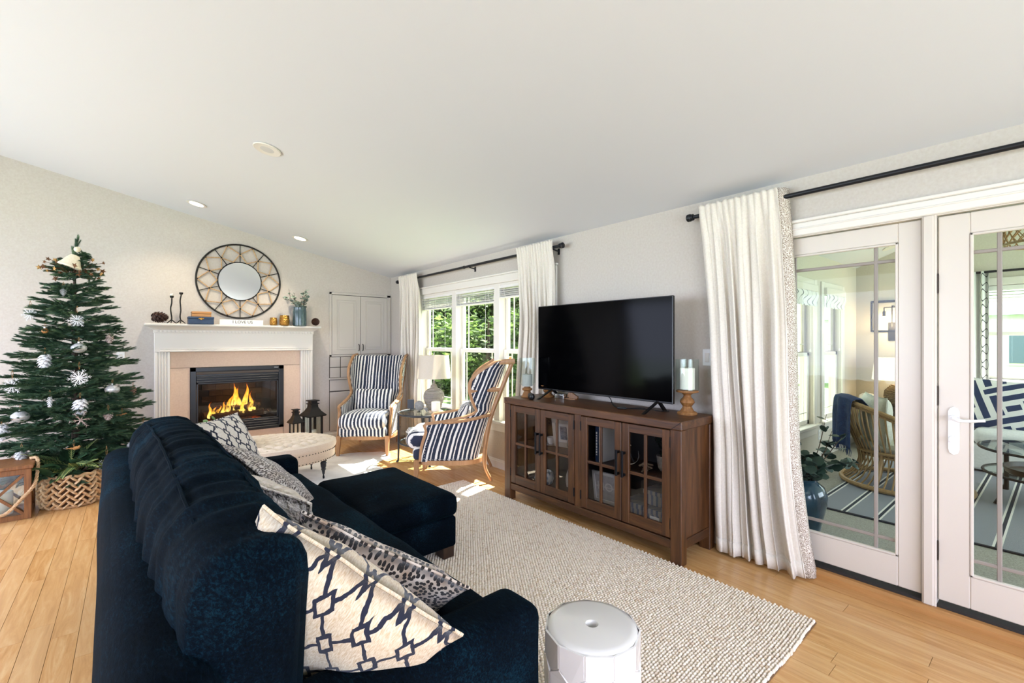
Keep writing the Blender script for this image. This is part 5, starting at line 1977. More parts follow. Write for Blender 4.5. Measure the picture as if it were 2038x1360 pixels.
t = thing('picture_easel', 'small dark framed card on an easel at the back of the side table', 'frame', (2.66, 5.18, ZTAB + .005), R(-52))
MB().box(-.043, .043, -.006, .006, .02, .135, .002).build('card', 'leg_charcoal', t, smooth=0)
MB().box(-.03, .03, -.03, .03, 0, .006, .001).cyl((0, 0, .003), (0, 0, .03), .004, n=6).build('easel_foot', 'black_metal', t, smooth=0)
speck('grey_shell', '6f6e6b', '98958f', 60, .6, .4)
t = thing('disc_ornament', 'grey round sculptural ornament on a stem on the side table', 'ornament', (2.67, 4.98, ZTAB + .005), R(-50))
b = MB().sphere((0, 0, .075), .062, 16, 12, (1, .45, 1))
b.add([(.05, -.008, .05), (.1, -.006, .0), (.11, 0, .05), (.05, .008, .05)], [(0, 1, 2), (0, 2, 3), (1, 3, 2), (0, 3, 1)])
b.build('disc', 'grey_shell', t)
MB().lathe([(.028, 0), (.028, .004), (.006, .008), (.005, .02)], 14).build('stand', 'black_metal', t)
t = thing('pillar_candle', 'white pillar candle in a shell ring on the glass side table', 'candle', (2.775, 4.77, ZTAB + .005))
MB().lathe([(.052, .01), (.053, .135), (.046, .14), (.03, .132), (.001, .13)], 24).build('candle', 'candle_wax', t)
rgb = MB()
for k in range(13):
    a = 2 * pi * k / 13
    rgb.sphere((.068 * cos(a), .068 * sin(a), .02), .02, 8, 6, (1, 1, .75))
speck('shell_bits', 'b08f6a', 'e4d6c2', 50, .6, .2)
rgb.build('shell_ring', 'shell_bits', t)
t = thing('storage_case', 'black lidded case on the lower shelf of the side table', 'case', (2.64, 5.02, .236), R(-20))
MB().soft(.22, .14, .09, .012, (4, 3, 2)).build('case_body', 'black_satin', t, (0, 0, .046), smooth=180)
MB().tube(bez([(-.07, -.07, .06), (-.04, -.085, .09), (.04, -.085, .09), (.07, -.07, .06)], 4), .006, 6).build('handle', 'black_metal', t)
t = thing('folded_cloth', 'pale folded cloth lying on the black case', 'cloth', (2.64, 5.03, .329), R(-14))
for k in range(3):
    MB().soft(.20 - .02 * k, .13, .018, .008, (5, 4, 1), (0, 0, .003)).build('fold', 'hide', t, (.005 * k, 0, .0105 + k * .0185), smooth=180)
t = thing('ceramic_knot', 'white looped ceramic ornament on the lower table shelf', 'ornament', (2.80, 4.82, .236), .4)
MB().tube([(.06 * cos(a) * (1 + .3 * cos(3 * a)), .03 * sin(2 * a), .05 + .035 * sin(a)) for a in [2 * pi * i / 40 for i in range(40)]], .014, 8, closed=True).build('loop', 'ceramic_white', t)


# ---------------------------------------------------------------- curtains
def curtain(name, label, x, rows, folds, seed, group, amp=(.016, .05), header=.05, nu=150, hem=.09, tape=False):
    """rows: list of (z, y_left, y_right, x_offset); a pleated cloth hanging from a rod at x"""
    t = thing(name, label, 'curtain', (0, 0, 0), group=group)
    rnd = random.Random(seed)
    zs = [r_[0] for r_ in rows]
    zt, zb = zs[0], zs[-1]
    ph = [rnd.uniform(-.25, .25) for _ in range(folds + 2)]
    am = [rnd.uniform(.6, 1.25) for _ in range(folds + 2)]

    def interp(z):
        for i in range(len(rows) - 1):
            a, b = rows[i], rows[i + 1]
            if a[0] >= z >= b[0]:
                q = (a[0] - z) / (a[0] - b[0])
                return [a[k] + (b[k] - a[k]) * q for k in range(1, 4)]
        return rows[-1][1:]

    def pt(u, v, d=0):
        z = zt + (zb - zt) * v
        yl, yr, xo = interp(z)
        uw = u + .045 * sin(5.1 * u + seed) * (1 - u) * u * 4 * .5 + .03 * mnoise.noise((u * 6, seed, z * .25))
        s = max(0, uw) * folds
        k = int(min(s, folds - 1e-6))
        kk = min(1.0, v / .35)
        A = (amp[0] + (amp[1] - amp[0]) * kk) * (.55 + .55 * mnoise.noise((u * 5 + seed * 3, z * .4, 7)) + .3)
        pz = mnoise.noise((u * 2.5 + seed, z * .35, 3)) * 1.6
        w = sin(2 * pi * s + pz) * (.62 + .5 * mnoise.noise((u * 4, seed, z * .3))) + .3 * sin(2 * pi * s * 2.37 + seed + pz)
        if v < .1:   # sharp pencil pleats at the top
            f2 = folds * 2.1
            w = w * (v / .1) + (1 - v / .1) * abs(sin(pi * u * f2)) * 1.2
            A *= 1
        low = mnoise.noise((u * 3 + seed, z * .9, 0)) * .05 * kk
        ys = yl + (yr - yl) * u + .012 * sin(2 * pi * s * 2 + 1) * kk
        xx = x - xo - A * w * .9 - low
        if v < .1: xx -= .024 * (1 - v / .1)
        return (xx, ys, z + (.004 * sin(u * folds * 9) if v < .001 else 0))
    vs = [0, .006, .012, .02, .028, .036, .05, .07, .09, .12] + [.12 + .88 * i / 34 for i in range(1, 35)]
    hz = 1 - hem / (zt - zb)
    body = MB()
    b = MB()
    n = nu
    pts = [[pt(i / (n - 1), v) for i in range(n)] for v in vs]
    for row in pts: b.v += row
    for j in range(len(vs) - 1):
        for i in range(n - 1):
            b.f.append((j * n + i, j * n + i + 1, (j + 1) * n + i + 1, (j + 1) * n + i))
    o = b.build('cloth', 'curtain_linen', t, smooth=180)
    md = o.modifiers.new('thickness', 'SOLIDIFY'); md.thickness = .003; md.offset = 0
    # hem stitched at the bottom, a second layer
    hb = MB()
    hv = [hz, hz + (1 - hz) * .5, 1.0]
    for v in hv: hb.v += [(p[0] - .004, p[1], p[2]) for p in [pt(i / (n - 1), v) for i in range(n)]]
    for j in range(2):
        for i in range(n - 1): hb.f.append((j * n + i, j * n + i + 1, (j + 1) * n + i + 1, (j + 1) * n + i))
    ho = hb.build('hem', 'curtain_linen', t, smooth=180)
    md = ho.modifiers.new('thickness', 'SOLIDIFY'); md.thickness = .003; md.offset = 0
    if tape:
        tb = MB()
        m2 = 40
        for i in range(m2):
            v = i / (m2 - 1)
            p = V(pt(1.0, v))
            tb.v += [tuple(p + V((.004, .002, 0))), tuple(p + V((.035, -.03 - .012 * sin(v * 9), 0))), tuple(p + V((.072, -.040, 0)))]
        for i in range(m2 - 1):
            for k in range(2):
                tb.f.append((i * 3 + k, i * 3 + k + 1, i * 3 + k + 4, i * 3 + k + 3))
        to_ = tb.build('trim_tape', 'trim_tape', t, smooth=180)
        md = to_.modifiers.new('thickness', 'SOLIDIFY'); md.thickness = .004; md.offset = 0
    return t


RODX = WX - .085
cg = 'white linen curtains on black rods'
curtain('curtain', 'white curtain at the corner side of the window, behind the first wing chair', RODX, [(2.395, 6.40, 5.82, 0), (2.33, 6.40, 5.82, 0), (1.6, 6.40, 5.80, .0), (.9, 6.38, 5.76, .0), (.03, 6.36, 5.74, .0)], 7, 3, cg)
curtain('curtain', 'white curtain between the window and the television', RODX, [(2.40, 3.67, 3.12, 0), (2.33, 3.66, 3.13, 0), (1.7, 3.64, 3.11, 0), (1.0, 3.66, 3.10, 0), (.03, 3.67, 3.08, 0)], 7, 5, cg, tape=False)
curtain('curtain', 'white curtain with patterned edge tape gathered beside the french doors', RODX - .01, [(2.385, 1.665, 1.145, -.01), (2.30, 1.655, 1.14, 0), (2.0, 1.63, 1.13, .0), (1.3, 1.575, 1.105, .01), (.9, 1.54, 1.085, .015), (.7, 1.53, 1.075, .015), (.25, 1.525, 1.02, .03), (.02, 1.52, .985, .03)], 6, 11, cg, tape=True)


def rod(label, y0, y1, z, brackets, collar=None):
    t = thing('curtain_rod', label, 'curtain rod', (RODX, 0, z))
    MB().cyl((0, y0, 0), (0, y1, 0), .0145, n=16).build('pole', 'rod_black', t)
    for y, s in ((y0, -1), (y1, 1)):
        MB().lathe([(.0145, 0), (.022, .002), (.024, .010), (.018, .014), (.022, .018), (.027, .024), (.027, .044), (.020, .05), (.001, .052)], 20, M=frame_m((0, y, 0), (1, 0, 0), (0, 0, 1)) @ Matrix.Rotation(pi if s > 0 else 0, 4, 'X')).build('finial', 'rod_black', t)
    for y in brackets:
        MB().cyl((0, y, -.016), (.085, y, -.03), .007, n=8).box(.077, .085, y - .014, y + .014, -.06, 0, .002).tube([(.016 * cos(a), y, .016 * sin(a)) for a in [pi + pi * i / 8 for i in range(9)]], .006, 6).build('bracket', 'rod_black', t)
    if collar:
        MB().cyl((0, collar - .008, 0), (0, collar + .008, 0), .019, n=16).build('coupling', 'rod_black', t)


rod('black curtain rod over the living room window', 3.06, 6.46, 2.333, (3.15, 4.56, 6.42), 4.68)
rod('thick black curtain rod over the french doors', -1.3, 1.715, 2.325, (1.62, -1.2))
# ---------------------------------------------------------------- christmas tree
TX, TYY, TH_ = -.42, 6.08, 2.33
tree = thing('christmas_tree', 'tall green artificial Christmas tree hung with white ornaments', 'Christmas tree', (TX, TYY, 0))
m = NT('fir_needle').set(rough=.6)
oi = m.n('ObjectInfo')
nz = m.noise(m.co('Object'), 9, 3)
cc = m.ramp(nz, ((.3, '1b3022'), (.52, '3b5a3c'), (.72, '7c946c')))
m.base(m.mix(m.math('MULTIPLY', oi.outputs['Random'], .35), cc, '3c5a48'))
MB().tube([(0, 0, 0), (.01, 0, .8), (-.005, 0, 1.6), (0, 0, TH_ - .08)], [.035, .03, .02, .006], 8).build('trunk', 'bark', tree)
for k in range(4):
    a = k * pi / 2 + .4
    MB().tube([(0, 0, .16), (.12 * cos(a), .12 * sin(a), .1), (.30 * cos(a), .30 * sin(a), .012)], .012, 6).build('stand_leg', 'black_metal', tree)


def twig(b, p, d, L, n, nl, rnd):
    d = V(d).normalized()
    a = d.orthogonal().normalized()
    c = d.cross(a)
    e = V(p) + d * L
    b.tube([p, e], [.0035, .002], 4, caps=False)
    for i in range(n):
        t = (i + rnd.random()) / n
        w = i * 2.399
        q = V(p) + d * (L * t)
        out = a * cos(w) + c * sin(w)
        out.z *= .55
        nd_ = (d * .9 + out * .95 * (1 - .5 * t)).normalized()
        l = nl * (1.05 - .35 * t)
        s = nd_.orthogonal().normalized() * .0032
        s2 = nd_.cross(s).normalized() * .0022
        n0 = len(b.v)
        b.v += [tuple(q + s), tuple(q - s * .5 + s2), tuple(q - s * .5 - s2), tuple(q + nd_ * l)]
        b.f += [(n0, n0 + 1, n0 + 3), (n0 + 1, n0 + 2, n0 + 3), (n0 + 2, n0, n0 + 3)]


def branch_mesh(L, seed):
    rnd = random.Random(seed)
    b = MB()
    ax = [V((L * t, .03 * L * sin(3 * t + seed), .10 * L * t - .10 * L * t * t)) for t in [i / 8 for i in range(9)]]
    b.tube(ax, [.007 - .0005 * i for i in range(9)], 5)
    n = max(5, int(L / .05))
    for i in range(n):
        t = .22 + .76 * i / (n - 1)
        p = ax[int(t * 8)].lerp(ax[min(8, int(t * 8) + 1)], t * 8 - int(t * 8))
        for s in (-1, 1):
            an = R(rnd.uniform(26, 50))
            ln = (.055 + .34 * L * (1 - t) + .03) * rnd.uniform(.75, 1.1)
            twig(b, p, (cos(an), s * sin(an), rnd.uniform(-.25, .2)), ln, int(22 + ln * 240), .036, rnd)
    twig(b, ax[6], ax[8] - ax[6], L * .25 + .07, int(40 + L * 80), .036, rnd)
    return b


protos = {}
for key, L in (('long', .66), ('mid', .44), ('short', .25)):
    protos[key] = []
    for s in range(3):
        me = branch_mesh(L, s * 7 + int(L * 100)).build('branch', 'fir_needle', tree, smooth=0)
        protos[key].append((L, me.data))
        bpy.data.objects.remove(me)
rnd = random.Random(21)


def tree_r(z):
    return .56 * max(0.0, (TH_ - z) / (TH_ - .25)) ** .8 + .03


k = 0
z = .26
while z < TH_ - .12:
    rr = tree_r(z)
    n = max(5, int(6 + rr * 26))
    for i in range(n):
        L = rr * rnd.uniform(.82, 1.12)
        key = 'long' if L > .52 else ('mid' if L > .30 else 'short')
        L0, me = rnd.choice(protos[key])
        o = link('branch', me, tree)
        a = 2 * pi * (i + rnd.uniform(-.3, .3)) / n + k * .7
        o.location = (.01 * cos(a), .01 * sin(a), z + rnd.uniform(-.05, .05))
        # lower branches hang a little, upper ones rise
        o.rotation_euler = (rnd.uniform(-.25, .25), -(-.10 + .42 * (z / TH_) + rnd.uniform(-.1, .1)), a)
        q = L / L0
        o.scale = (q, max(q, .9), max(q, .9))
    z += .118 - .03 * (z / TH_)
    k += 1
o = link('branch', protos['short'][0][1], tree, (0, 0, TH_ - .2), (0, -pi / 2 + .05, 0))

# ---------------------------------------------------------------- ornaments
speck('orn_white', 'e6e4e1', 'f5f4f2', 60, .5, .2)
speck('orn_pink', 'b79a8c', 'd9cac1', 60, .6, .2)
speck('orn_brown', '6d4c3d', '9a7b69', 60, .7, .2)
speck('orn_silver', 'b8b8b5', 'e3e3e1', 90, .25, .2, metal=.35)
plain('twine', '9a7448', .9)
og = 'ornaments on the Christmas tree'


def hook(parent, top, l):
    MB().tube([(0, 0, top), (.006, 0, top + l * .6), (0, .004, top + l)], .0014, 4).tube([(0, 0, top), (-.006, 0, top + l * .6), (0, .004, top + l)], .0014, 4).build('hanging_loop', 'twine', parent)


def orn_cone(label, loc, L, w, mat):
    t = thing('pinecone_ornament', label, 'ornament', loc, group=og)
    pinecone('cone', None, (0, 0, 0), (pi, 0, .3), L, w, mat, parent=t, n=48, sc_w=.42)
    hook(t, 0, .05)


def orn_flake(label, loc, r_, lat=False, mat='orn_white', ln=.07):
    t = thing('snowflake_ornament', label, 'ornament', loc, random.uniform(-.4, .3), group=og)
    n = 6 if lat else 12
    for i in range(n):
        a = 2 * pi * i / n + .1
        l = r_ * (1 if lat or i % 2 == 0 else .78)
        d = V((cos(a), 0, sin(a)))
        s = V((-sin(a), 0, cos(a)))
        b = MB().tube([V((0, 0, 0)), d * l * .5, d * l], [.0055, .0045, .0015], 5)
        for q in ((.45, .7) if not lat else (.35, .6, .85)):
            for sg in (-1, 1):
                b.tube([d * l * q, d * l * (q + .22) + s * sg * l * .17], [.003, .0012], 4)
        b.build('ray', mat, t)
    MB().sphere((0, 0, 0), .010, 8, 6).build('centre', mat, t)
    hook(t, r_ * .9, ln)


def orn_ball(label, loc, r_, sz=.8, mat='orn_silver'):
    t = thing('glass_ornament', label, 'ornament', loc, group=og)
    MB().lathe([(.001, -r_ * sz), (r_ * .5, -r_ * sz * .86), (r_ * .87, -r_ * sz * .5), (r_, 0), (r_ * .93, r_ * sz * .36), (r_ * .55, r_ * sz * .8), (.012, r_ * sz)], 24).build('globe', mat, t)
    MB().lathe([(.010, r_ * sz - .004), (.010, r_ * sz + .012), (.001, r_ * sz + .013)], 10).build('cap', 'pewter', t)
    hook(t, r_ * sz + .012, .04)


def orn_bird(label, loc, L, mat='box_wood'):
    t = thing('bird_ornament', label, 'ornament', loc, .1, group=og)
    MB().tube(bez([(-L * .6, 0, .004), (-L * .25, 0, .002), (0, 0, 0), (L * .3, 0, .004), (L * .42, 0, .012), (L * .55, 0, .012)], 4), [.004] * 4 + [.008] * 4 + [.015] * 6 + [.010] * 4 + [.002] * 3, 8).build('body', mat, t)
    hook(t, .012, .06)


FRONT = [
    (orn_cone, 'small frosted pinecone ornament nearest the top of the tree', (-.484, 5.90, 1.93), (.075, .045, 'orn_silver')),
    (orn_flake, 'white snowflake ornament at the middle just below the tree top', (-.385, 5.80, 1.625), (.072,)),
    (orn_flake, 'white snowflake ornament at the left just below the tree top', (-.70, 5.93, 1.67), (.065,)),
    (orn_ball, 'small golden wood ball ornament on the upper left of the tree', (-.60, 5.86, 1.525), (.024, 1, 'box_wood')),
    (orn_ball, 'flat silver glass ornament in the upper middle of the tree', (-.37, 5.74, 1.37), (.058,)),
    (orn_cone, 'white pinecone ornament on the left half, level with the mantel legs', (-.59, 5.76, 1.325), (.15, .09, 'orn_white')),
    (orn_cone, 'pinkish pinecone ornament on the upper right edge of the tree', (-.165, 5.93, 1.50), (.085, .06, 'orn_pink')),
    (orn_flake, 'large white snowflake ornament in the very middle of the tree', (-.36, 5.62, 1.105), (.085,)),
    (orn_flake, 'pale snowflake ornament on the left edge at half height', (-.80, 5.86, 1.04), (.075,)),
    (orn_ball, 'flat silver glass ornament right of the middle snowflake', (-.14, 5.75, .975), (.058,)),
    (orn_cone, 'big white pinecone ornament below the middle snowflake', (-.35, 5.55, .93), (.15, .1, 'orn_white')),
    (orn_flake, 'beige lattice snowflake ornament below the big white pinecone', (-.345, 5.53, .74), (.075, True, 'orn_pink', .03)),
    (orn_cone, 'small pinkish pinecone ornament on the lower right of the tree', (-.165, 5.60, .80), (.09, .065, 'orn_pink')),
    (orn_cone, 'small brown pinecone ornament on the right edge at half height', (.01, 5.95, .98), (.085, .058, 'orn_brown')),
    (orn_ball, 'flat silver glass ornament on the lower left of the tree', (-.73, 5.68, .79), (.062,)),
    (orn_cone, 'white pinecone ornament on the lower left edge of the tree', (-.85, 5.76, .73), (.14, .09, 'orn_white')),
    (orn_cone, 'rounded frosted ornament on the lower left near the wooden lantern', (-.71, 5.58, .525), (.095, .078, 'orn_silver')),
    (orn_bird, 'wooden bird ornament low in the middle of the tree', (-.385, 5.48, .505), (.085,)),
    (orn_bird, 'wooden bird ornament on the lower right of the tree', (-.07, 5.68, .735), (.07,)),
    (orn_cone, 'slim white icicle ornament left of the big white pinecone', (-.55, 5.66, .955), (.13, .035, 'orn_white')),
    (orn_cone, 'white pinecone ornament on the right edge behind the sofa top', (.09, 5.86, .62), (.13, .085, 'orn_white')),
    (orn_ball, 'pale round ornament on the right edge just above the sofa back', (.02, 5.72, .425), (.06, .95)),
    (orn_flake, 'white snowflake ornament hanging over the blue pot', (-.175, 5.58, .285), (.085, False, 'orn_white', .12)),
]
for fn, lab, (x, y, z), ar in FRONT:
    r_ = tree_r(z + .08) + .03
    yn = TYY - .92 * sqrt(max(.003, r_ * r_ - (x * .98 - TX) ** 2))
    q = yn / y          # slide along the sight line onto the branch tips
    fn(lab, (x * q, yn, EYE + (z - EYE) * q), *ar)

# topper: cream bell, ball and star sprays
t = thing('bell_topper', 'cream bell with a pompom at the top of the tree', 'tree topper', (-.43, 5.96, 2.185))
speck('felt_cream', 'e6d8b8', 'f1e7cf', 50, .9, .2)
MB().lathe([(.085, -.06), (.088, -.05), (.07, -.02), (.05, .03), (.03, .06), (.001, .065)], 24, M=Matrix.Rotation(.35, 4, 'Y')).build('bell', 'felt_cream', t)
MB().sphere((.035, 0, .115), .026, 12, 8).build('pompom', 'felt_cream', t)
sp = thing('star_garland', 'brown and gold star and berry sprays around the tree top', 'garland', (-.42, 6.0, 2.10))
plain('star_bronze', '6e4a2c', .5, metal=.3)
plain('star_gold', 'c19558', .4, metal=.5)
rnd = random.Random(14)


def star_mesh(r_):
    b = MB()
    vs = [(r_ * (1 if i % 2 == 0 else .45) * cos(2 * pi * i / 10), 0, r_ * (1 if i % 2 == 0 else .45) * sin(2 * pi * i / 10)) for i in range(10)]
    b.add(vs + [(0, -.006, 0), (0, .006, 0)], [(i, (i + 1) % 10, 10) for i in range(10)] + [((i + 1) % 10, i, 11) for i in range(10)])
    return b


sm = [star_mesh(.026).build('star', 'star_bronze', sp, smooth=0), star_mesh(.026).build('star', 'star_gold', sp, smooth=0)]
used = [0, 0]
for i in range(34):
    a = rnd.uniform(0, 2 * pi)
    rr = rnd.uniform(.09, .26)
    z = rnd.uniform(-.05, .13) - .1 * rr
    w = 0 if rnd.random() < .65 else 1
    p = V((rr * cos(a), rr * sin(a) * .8, z))
    MB().tube([(0, 0, -.06), p * .5 + V((0, 0, .01)), p], .002, 4).build('wire', 'star_bronze', sp)
    if used[w] == 0:
        o = sm[w]; used[w] = 1
    else:
        o = sm[w].copy(); C.objects.link(o)
    o.location = p
    o.rotation_euler = (rnd.uniform(-.6, .6), rnd.uniform(0, 2), rnd.uniform(-.8, .8))
    q = rnd.uniform(.7, 1.2)
    o.scale = (q, q, q)

# ---------------------------------------------------------------- woven basket with greenery
bk = thing('woven_basket', 'natural woven hyacinth basket of greenery on the oak floor', 'basket', (-.405, 5.62, 0))
speck('hyacinth', 'c49a6a', 'e4c59b', 26, .85, .5, 60)
plain('basket_dark', '5a4028', .9)
BH = .275


def br(z): return .172 + .028 * sin(pi * (z / BH) * .85 + .2)


MB().lathe([(.001, .004), (.165, .004)] + [(br(z) - .012, z) for z in (.02, .08, .14, .2, .262)] + [(br(.26) - .02, .262), (br(.14) - .025, .14), (.14, .03), (.001, .025)], 40).build('liner', 'basket_dark', bk)
cols, rows = 26, 9
first = None
for r_ in range(rows):
    for c in range(cols):
        a = 2 * pi * (c + (.5 if r_ % 2 else 0)) / cols
        z = .026 + (BH - .05) * r_ / (rows - 1)
        if first is None:
            first = MB().tube(bez([(-.006, -.034, 0), (.004, -.014, 0), (.009, 0, 0), (.004, .014, 0), (-.006, .034, 0)], 2), [.011, .016, .019, .0195, .0195, .0195, .019, .016, .011], 6, flat=.5).build('strand', 'hyacinth', bk); o = first
        else:
            o = first.copy(); C.objects.link(o)
        o.location = (br(z) * cos(a), br(z) * sin(a), z)
        o.rotation_euler = ((.75 if (r_ + c) % 2 else -.75), 0, a)
MB().tube([(br(BH) * cos(2 * pi * i / 48), br(BH) * sin(2 * pi * i / 48), BH - .004 + .006 * sin(i * 1.6)) for i in range(48)], .013, 6, closed=True).build('rim', 'hyacinth', bk)
MB().tube([(br(0) * cos(2 * pi * i / 48), br(0) * sin(2 * pi * i / 48), .012) for i in range(48)], .011, 6, closed=True).build('foot_rim', 'hyacinth', bk)

gr = thing('greenery_bunch', 'bunch of variegated green leaves arranged in the woven basket', 'plant', (-.405, 5.62, .22))
m = NT('variegated').set(rough=.5)
s_ = m.sep(m.co())
ay = m.math('ABSOLUTE', s_[1])
vein = m.math('ABSOLUTE', m.math('SUBTRACT', m.math('FRACT', m.math('MULTIPLY', m.math('SUBTRACT', s_[0], m.math('MULTIPLY', ay, 1.3)), 42)), .5))
k_ = m.math('MAXIMUM', m.math('LESS_THAN', ay, .0035), m.math('LESS_THAN', vein, .09))
m.base(m.mix(k_, m.ramp(m.noise(m.co(), 12, 2), ((.3, '1f3a22'), (.7, '47693a'))), 'a9b06a'))
speck('leaf_deep', '1c3524', '446a44', 9, .5, 0)


def big_leaf(L, w):
    b = MB()
    n = 9
    prof = [(L * t, w * sin(pi * t ** .8) ** .9 + .0005, -.16 * L * t * t) for t in [i / (n - 1) for i in range(n)]]
    vs = []
    for x, h, z in prof: vs += [(x, -h, z + .25 * h), (x, 0, z), (x, h, z + .25 * h), (x, 0, z - .004)]
    fs = []
    for i in range(n - 1):
        o_ = i * 4
        for a, c in ((0, 1), (1, 2), (2, 3), (3, 0)): fs.append((o_ + a, o_ + c, o_ + 4 + c, o_ + 4 + a))
    return b.add(vs, fs)


lv = [big_leaf(.20, .032).build('leaf', 'variegated', gr, smooth=60), big_leaf(.17, .040).build('leaf', 'leaf_deep', gr, smooth=60), big_leaf(.24, .024).build('leaf', 'variegated', gr, smooth=60)]
rnd = random.Random(33)
used = [0, 0, 0]
for i in range(64):
    k = i % 3
    if used[k] == 0: o = lv[k]; used[k] = 1
    else: o = lv[k].copy(); C.objects.link(o)
    a = rnd.uniform(0, 2 * pi)
    rr = rnd.uniform(.02, .17)
    o.location = (rr * cos(a) * 1.15, rr * sin(a), rnd.uniform(.02, .20) * (1 - rr * 2))
    o.rotation_euler = (rnd.uniform(-.7, .7), rnd.uniform(-.95, .15), a + rnd.uniform(-.6, .6))
for i in range(14):
    a = i * 2.4
    MB().tube([(0, 0, -.12), (.05 * cos(a), .05 * sin(a), .03), (.14 * cos(a), .13 * sin(a), .12)], .004, 5).build('stem', 'stem_brown', gr)

# ---------------------------------------------------------------- blue scalloped pot
pot = thing('scalloped_pot', 'blue grey pot covered in scalloped petals beside the basket', 'pot', (-.165, 5.80, 0))
m = NT('blue_petal').set(rough=.45)
m.base(m.ramp(m.noise(m.co(), 30, 3), ((.3, '2d4257'), (.55, '57718a'), (.75, '8fa3b3'))))
MB().lathe([(.07, 0), (.08, .01), (.108, .08), (.108, .16), (.095, .215), (.088, .215), (.09, .1), (.001, .05)], 28).build('pot_body', 'blue_petal', pot)
first = None
for r_ in range(6):
    n = 11
    for c in range(n):
        z = .02 + r_ * .034
        q = .083 + .03 * sin(pi * min(1, z / .2) ** .8)
        a = 2 * pi * (c + (.5 if r_ % 2 else 0)) / n
        if first is None:
            first = MB().sphere((0, 0, 0), .024, 8, 5, (.35, 1.15, 1)).build('petal', 'blue_petal', pot, smooth=60); o = first
        else:
            o = first.copy(); C.objects.link(o)
        o.location = (q * cos(a), q * sin(a), z)
        o.rotation_euler = (0, .45, a)
gb = thing('gift_box', 'low cream and brown gift box under the right side of the tree', 'box', (-.03, 6.12, 0), .15)
speck('kraft', '8a6746', 'a17c58', 40, .8, .1)
MB().box(-.2, .2, -.16, .16, 0, .17, .003).build('box_body', 'kraft', gb, smooth=0)
MB().box(-.205, .205, -.165, .165, .165, .215, .004).build('box_lid', 'felt_cream', gb, smooth=0)

# ---------------------------------------------------------------- wooden lantern at the left edge
wl = thing('wooden_lantern', 'wooden lantern with crossed bars and a rope handle at the left edge', 'lantern', (-.825, 5.53, 0), R(3))
S, LH = .19, .435
for sx in (-1, 1):
    for sy in (-1, 1):
        MB().box(sx * S, sx * (S - .042), sy * S, sy * (S - .042), .0, LH - .03, .003).build('post', 'lantern_wood', wl, smooth=0)
for k in range(4):
    M = Matrix.Rotation(k * pi / 2, 4, 'Z')
    MB().box(-S + .04, S - .04, -S + .003, -S + .036, .0, .04, .003, M).build('bottom_rail', 'lantern_wood', wl, smooth=0)
    MB().box(-S + .04, S - .04, -S + .003, -S + .036, LH - .075, LH - .03, .003, M).build('top_rail', 'lantern_wood', wl, smooth=0)
    w_, h_ = 2 * (S - .042), LH - .115
    for s in (-1, 1):
        an = atan2(h_, w_) * s
        L = sqrt(w_ * w_ + h_ * h_) / 2
        MB().box(-L, L, -.006, .006, -.010, .010, .001, M @ Matrix.Translation((0, -S + .014 + (.004 * s), .04 + h_ / 2)) @ Matrix.Rotation(-an, 4, 'Y')).build('cross_bar', 'lantern_wood', wl, smooth=0)
    MB().box(-S + .04, S - .04, -S + .028, -S + .031, .04, LH - .075, 0, M).build('pane', 'clear_glass', wl, smooth=0)
MB().box(-S - .012, S + .012, -S - .012, S + .012, LH - .03, LH, .004).build('cap', 'lantern_wood', wl, smooth=0)
MB().box(-S + .03, S - .03, -S + .03, S - .03, .004, .022).build('tray', 'lantern_wood', wl, smooth=0)
MB().lathe([(.075, .022), (.075, .2), (.068, .206), (.001, .198)], 24).build('candle', 'candle_wax', wl)
rp = bez([(S * .9, S * .2, LH + .012), (S + .022, -.02, LH + .016), (S + .03, -.09, LH - .06), (S + .016, -S * .95, LH - .17), (S * .75, -S - .03, .18), (S * .2, -S - .035, .07), (-S * .5, -S - .03, .10), (-S - .01, -S - .01, .24), (-S - .03, -.05, LH - .05), (-S, .03, LH + .012)], 8)
rope = MB()
for ph in (0, 2.1, 4.2):
    pts = []
    for i, p in enumerate(rp):
        a = i * 1.15 + ph
        d = (rp[min(i + 1, len(rp) - 1)] - rp[max(i - 1, 0)]).normalized()
        u_ = d.orthogonal().normalized()
        pts.append(p + u_ * .006 * cos(a) + d.cross(u_) * .006 * sin(a))
    rope.tube(pts, .0075, 6)
rope.build('rope_handle', 'jute_rope', wl)
# ---------------------------------------------------------------- garden room behind the french doors
SX0, SX1, SY0, SY1, SF = WX + TH, 7.95, -3.0, 1.92, .02
GK = .40
RIDGE = -.54


def gz(y):
    return 2.47 + GK * (SY1 - y) if y > RIDGE else 2.47 + GK * (SY1 - RIDGE) - GK * (RIDGE - y)


m = NT('carpet').set(rough=.95)
m.base(m.ramp(m.noise(m.co(), 130, 3), ((.3, '8f8d84'), (.7, 'b4b1a6'))))
m.bump(m.noise(m.co(), 320, 2), .6, .006)
tag(MB().box(SX0, SX1, SY0, SY1, -.06, SF).build('floor_sunroom', 'carpet', smooth=0), kind='structure')
W1 = [(5.50, 6.20), (6.55, 7.25)]
b = MB()
holed(b, 'y', SX0, SX1 + TH, 0, 2.5, SY1, SY1 + TH, [(a, c, .45, 2.07) for a, c in W1])
tag(b.build('wall_sunroom_left', 'wall_paint_warm', smooth=0), kind='structure')
b = MB()
FW = (-1.5, .66, .98, 2.10)
holed(b, 'x', SY0, SY1, 0, 2.47, SX1, SX1 + TH, [FW])
b.add([(SX1, SY0, 2.47), (SX1, SY1, 2.47), (SX1, RIDGE, gz(RIDGE)), (SX1 + TH, SY0, 2.47), (SX1 + TH, SY1, 2.47), (SX1 + TH, RIDGE, gz(RIDGE))], [(0, 1, 2), (5, 4, 3), (0, 3, 4, 1), (1, 4, 5, 2), (2, 5, 3, 0)])
tag(b.build('wall_sunroom_far', 'wall_paint_warm', smooth=0), kind='structure')
b = MB()
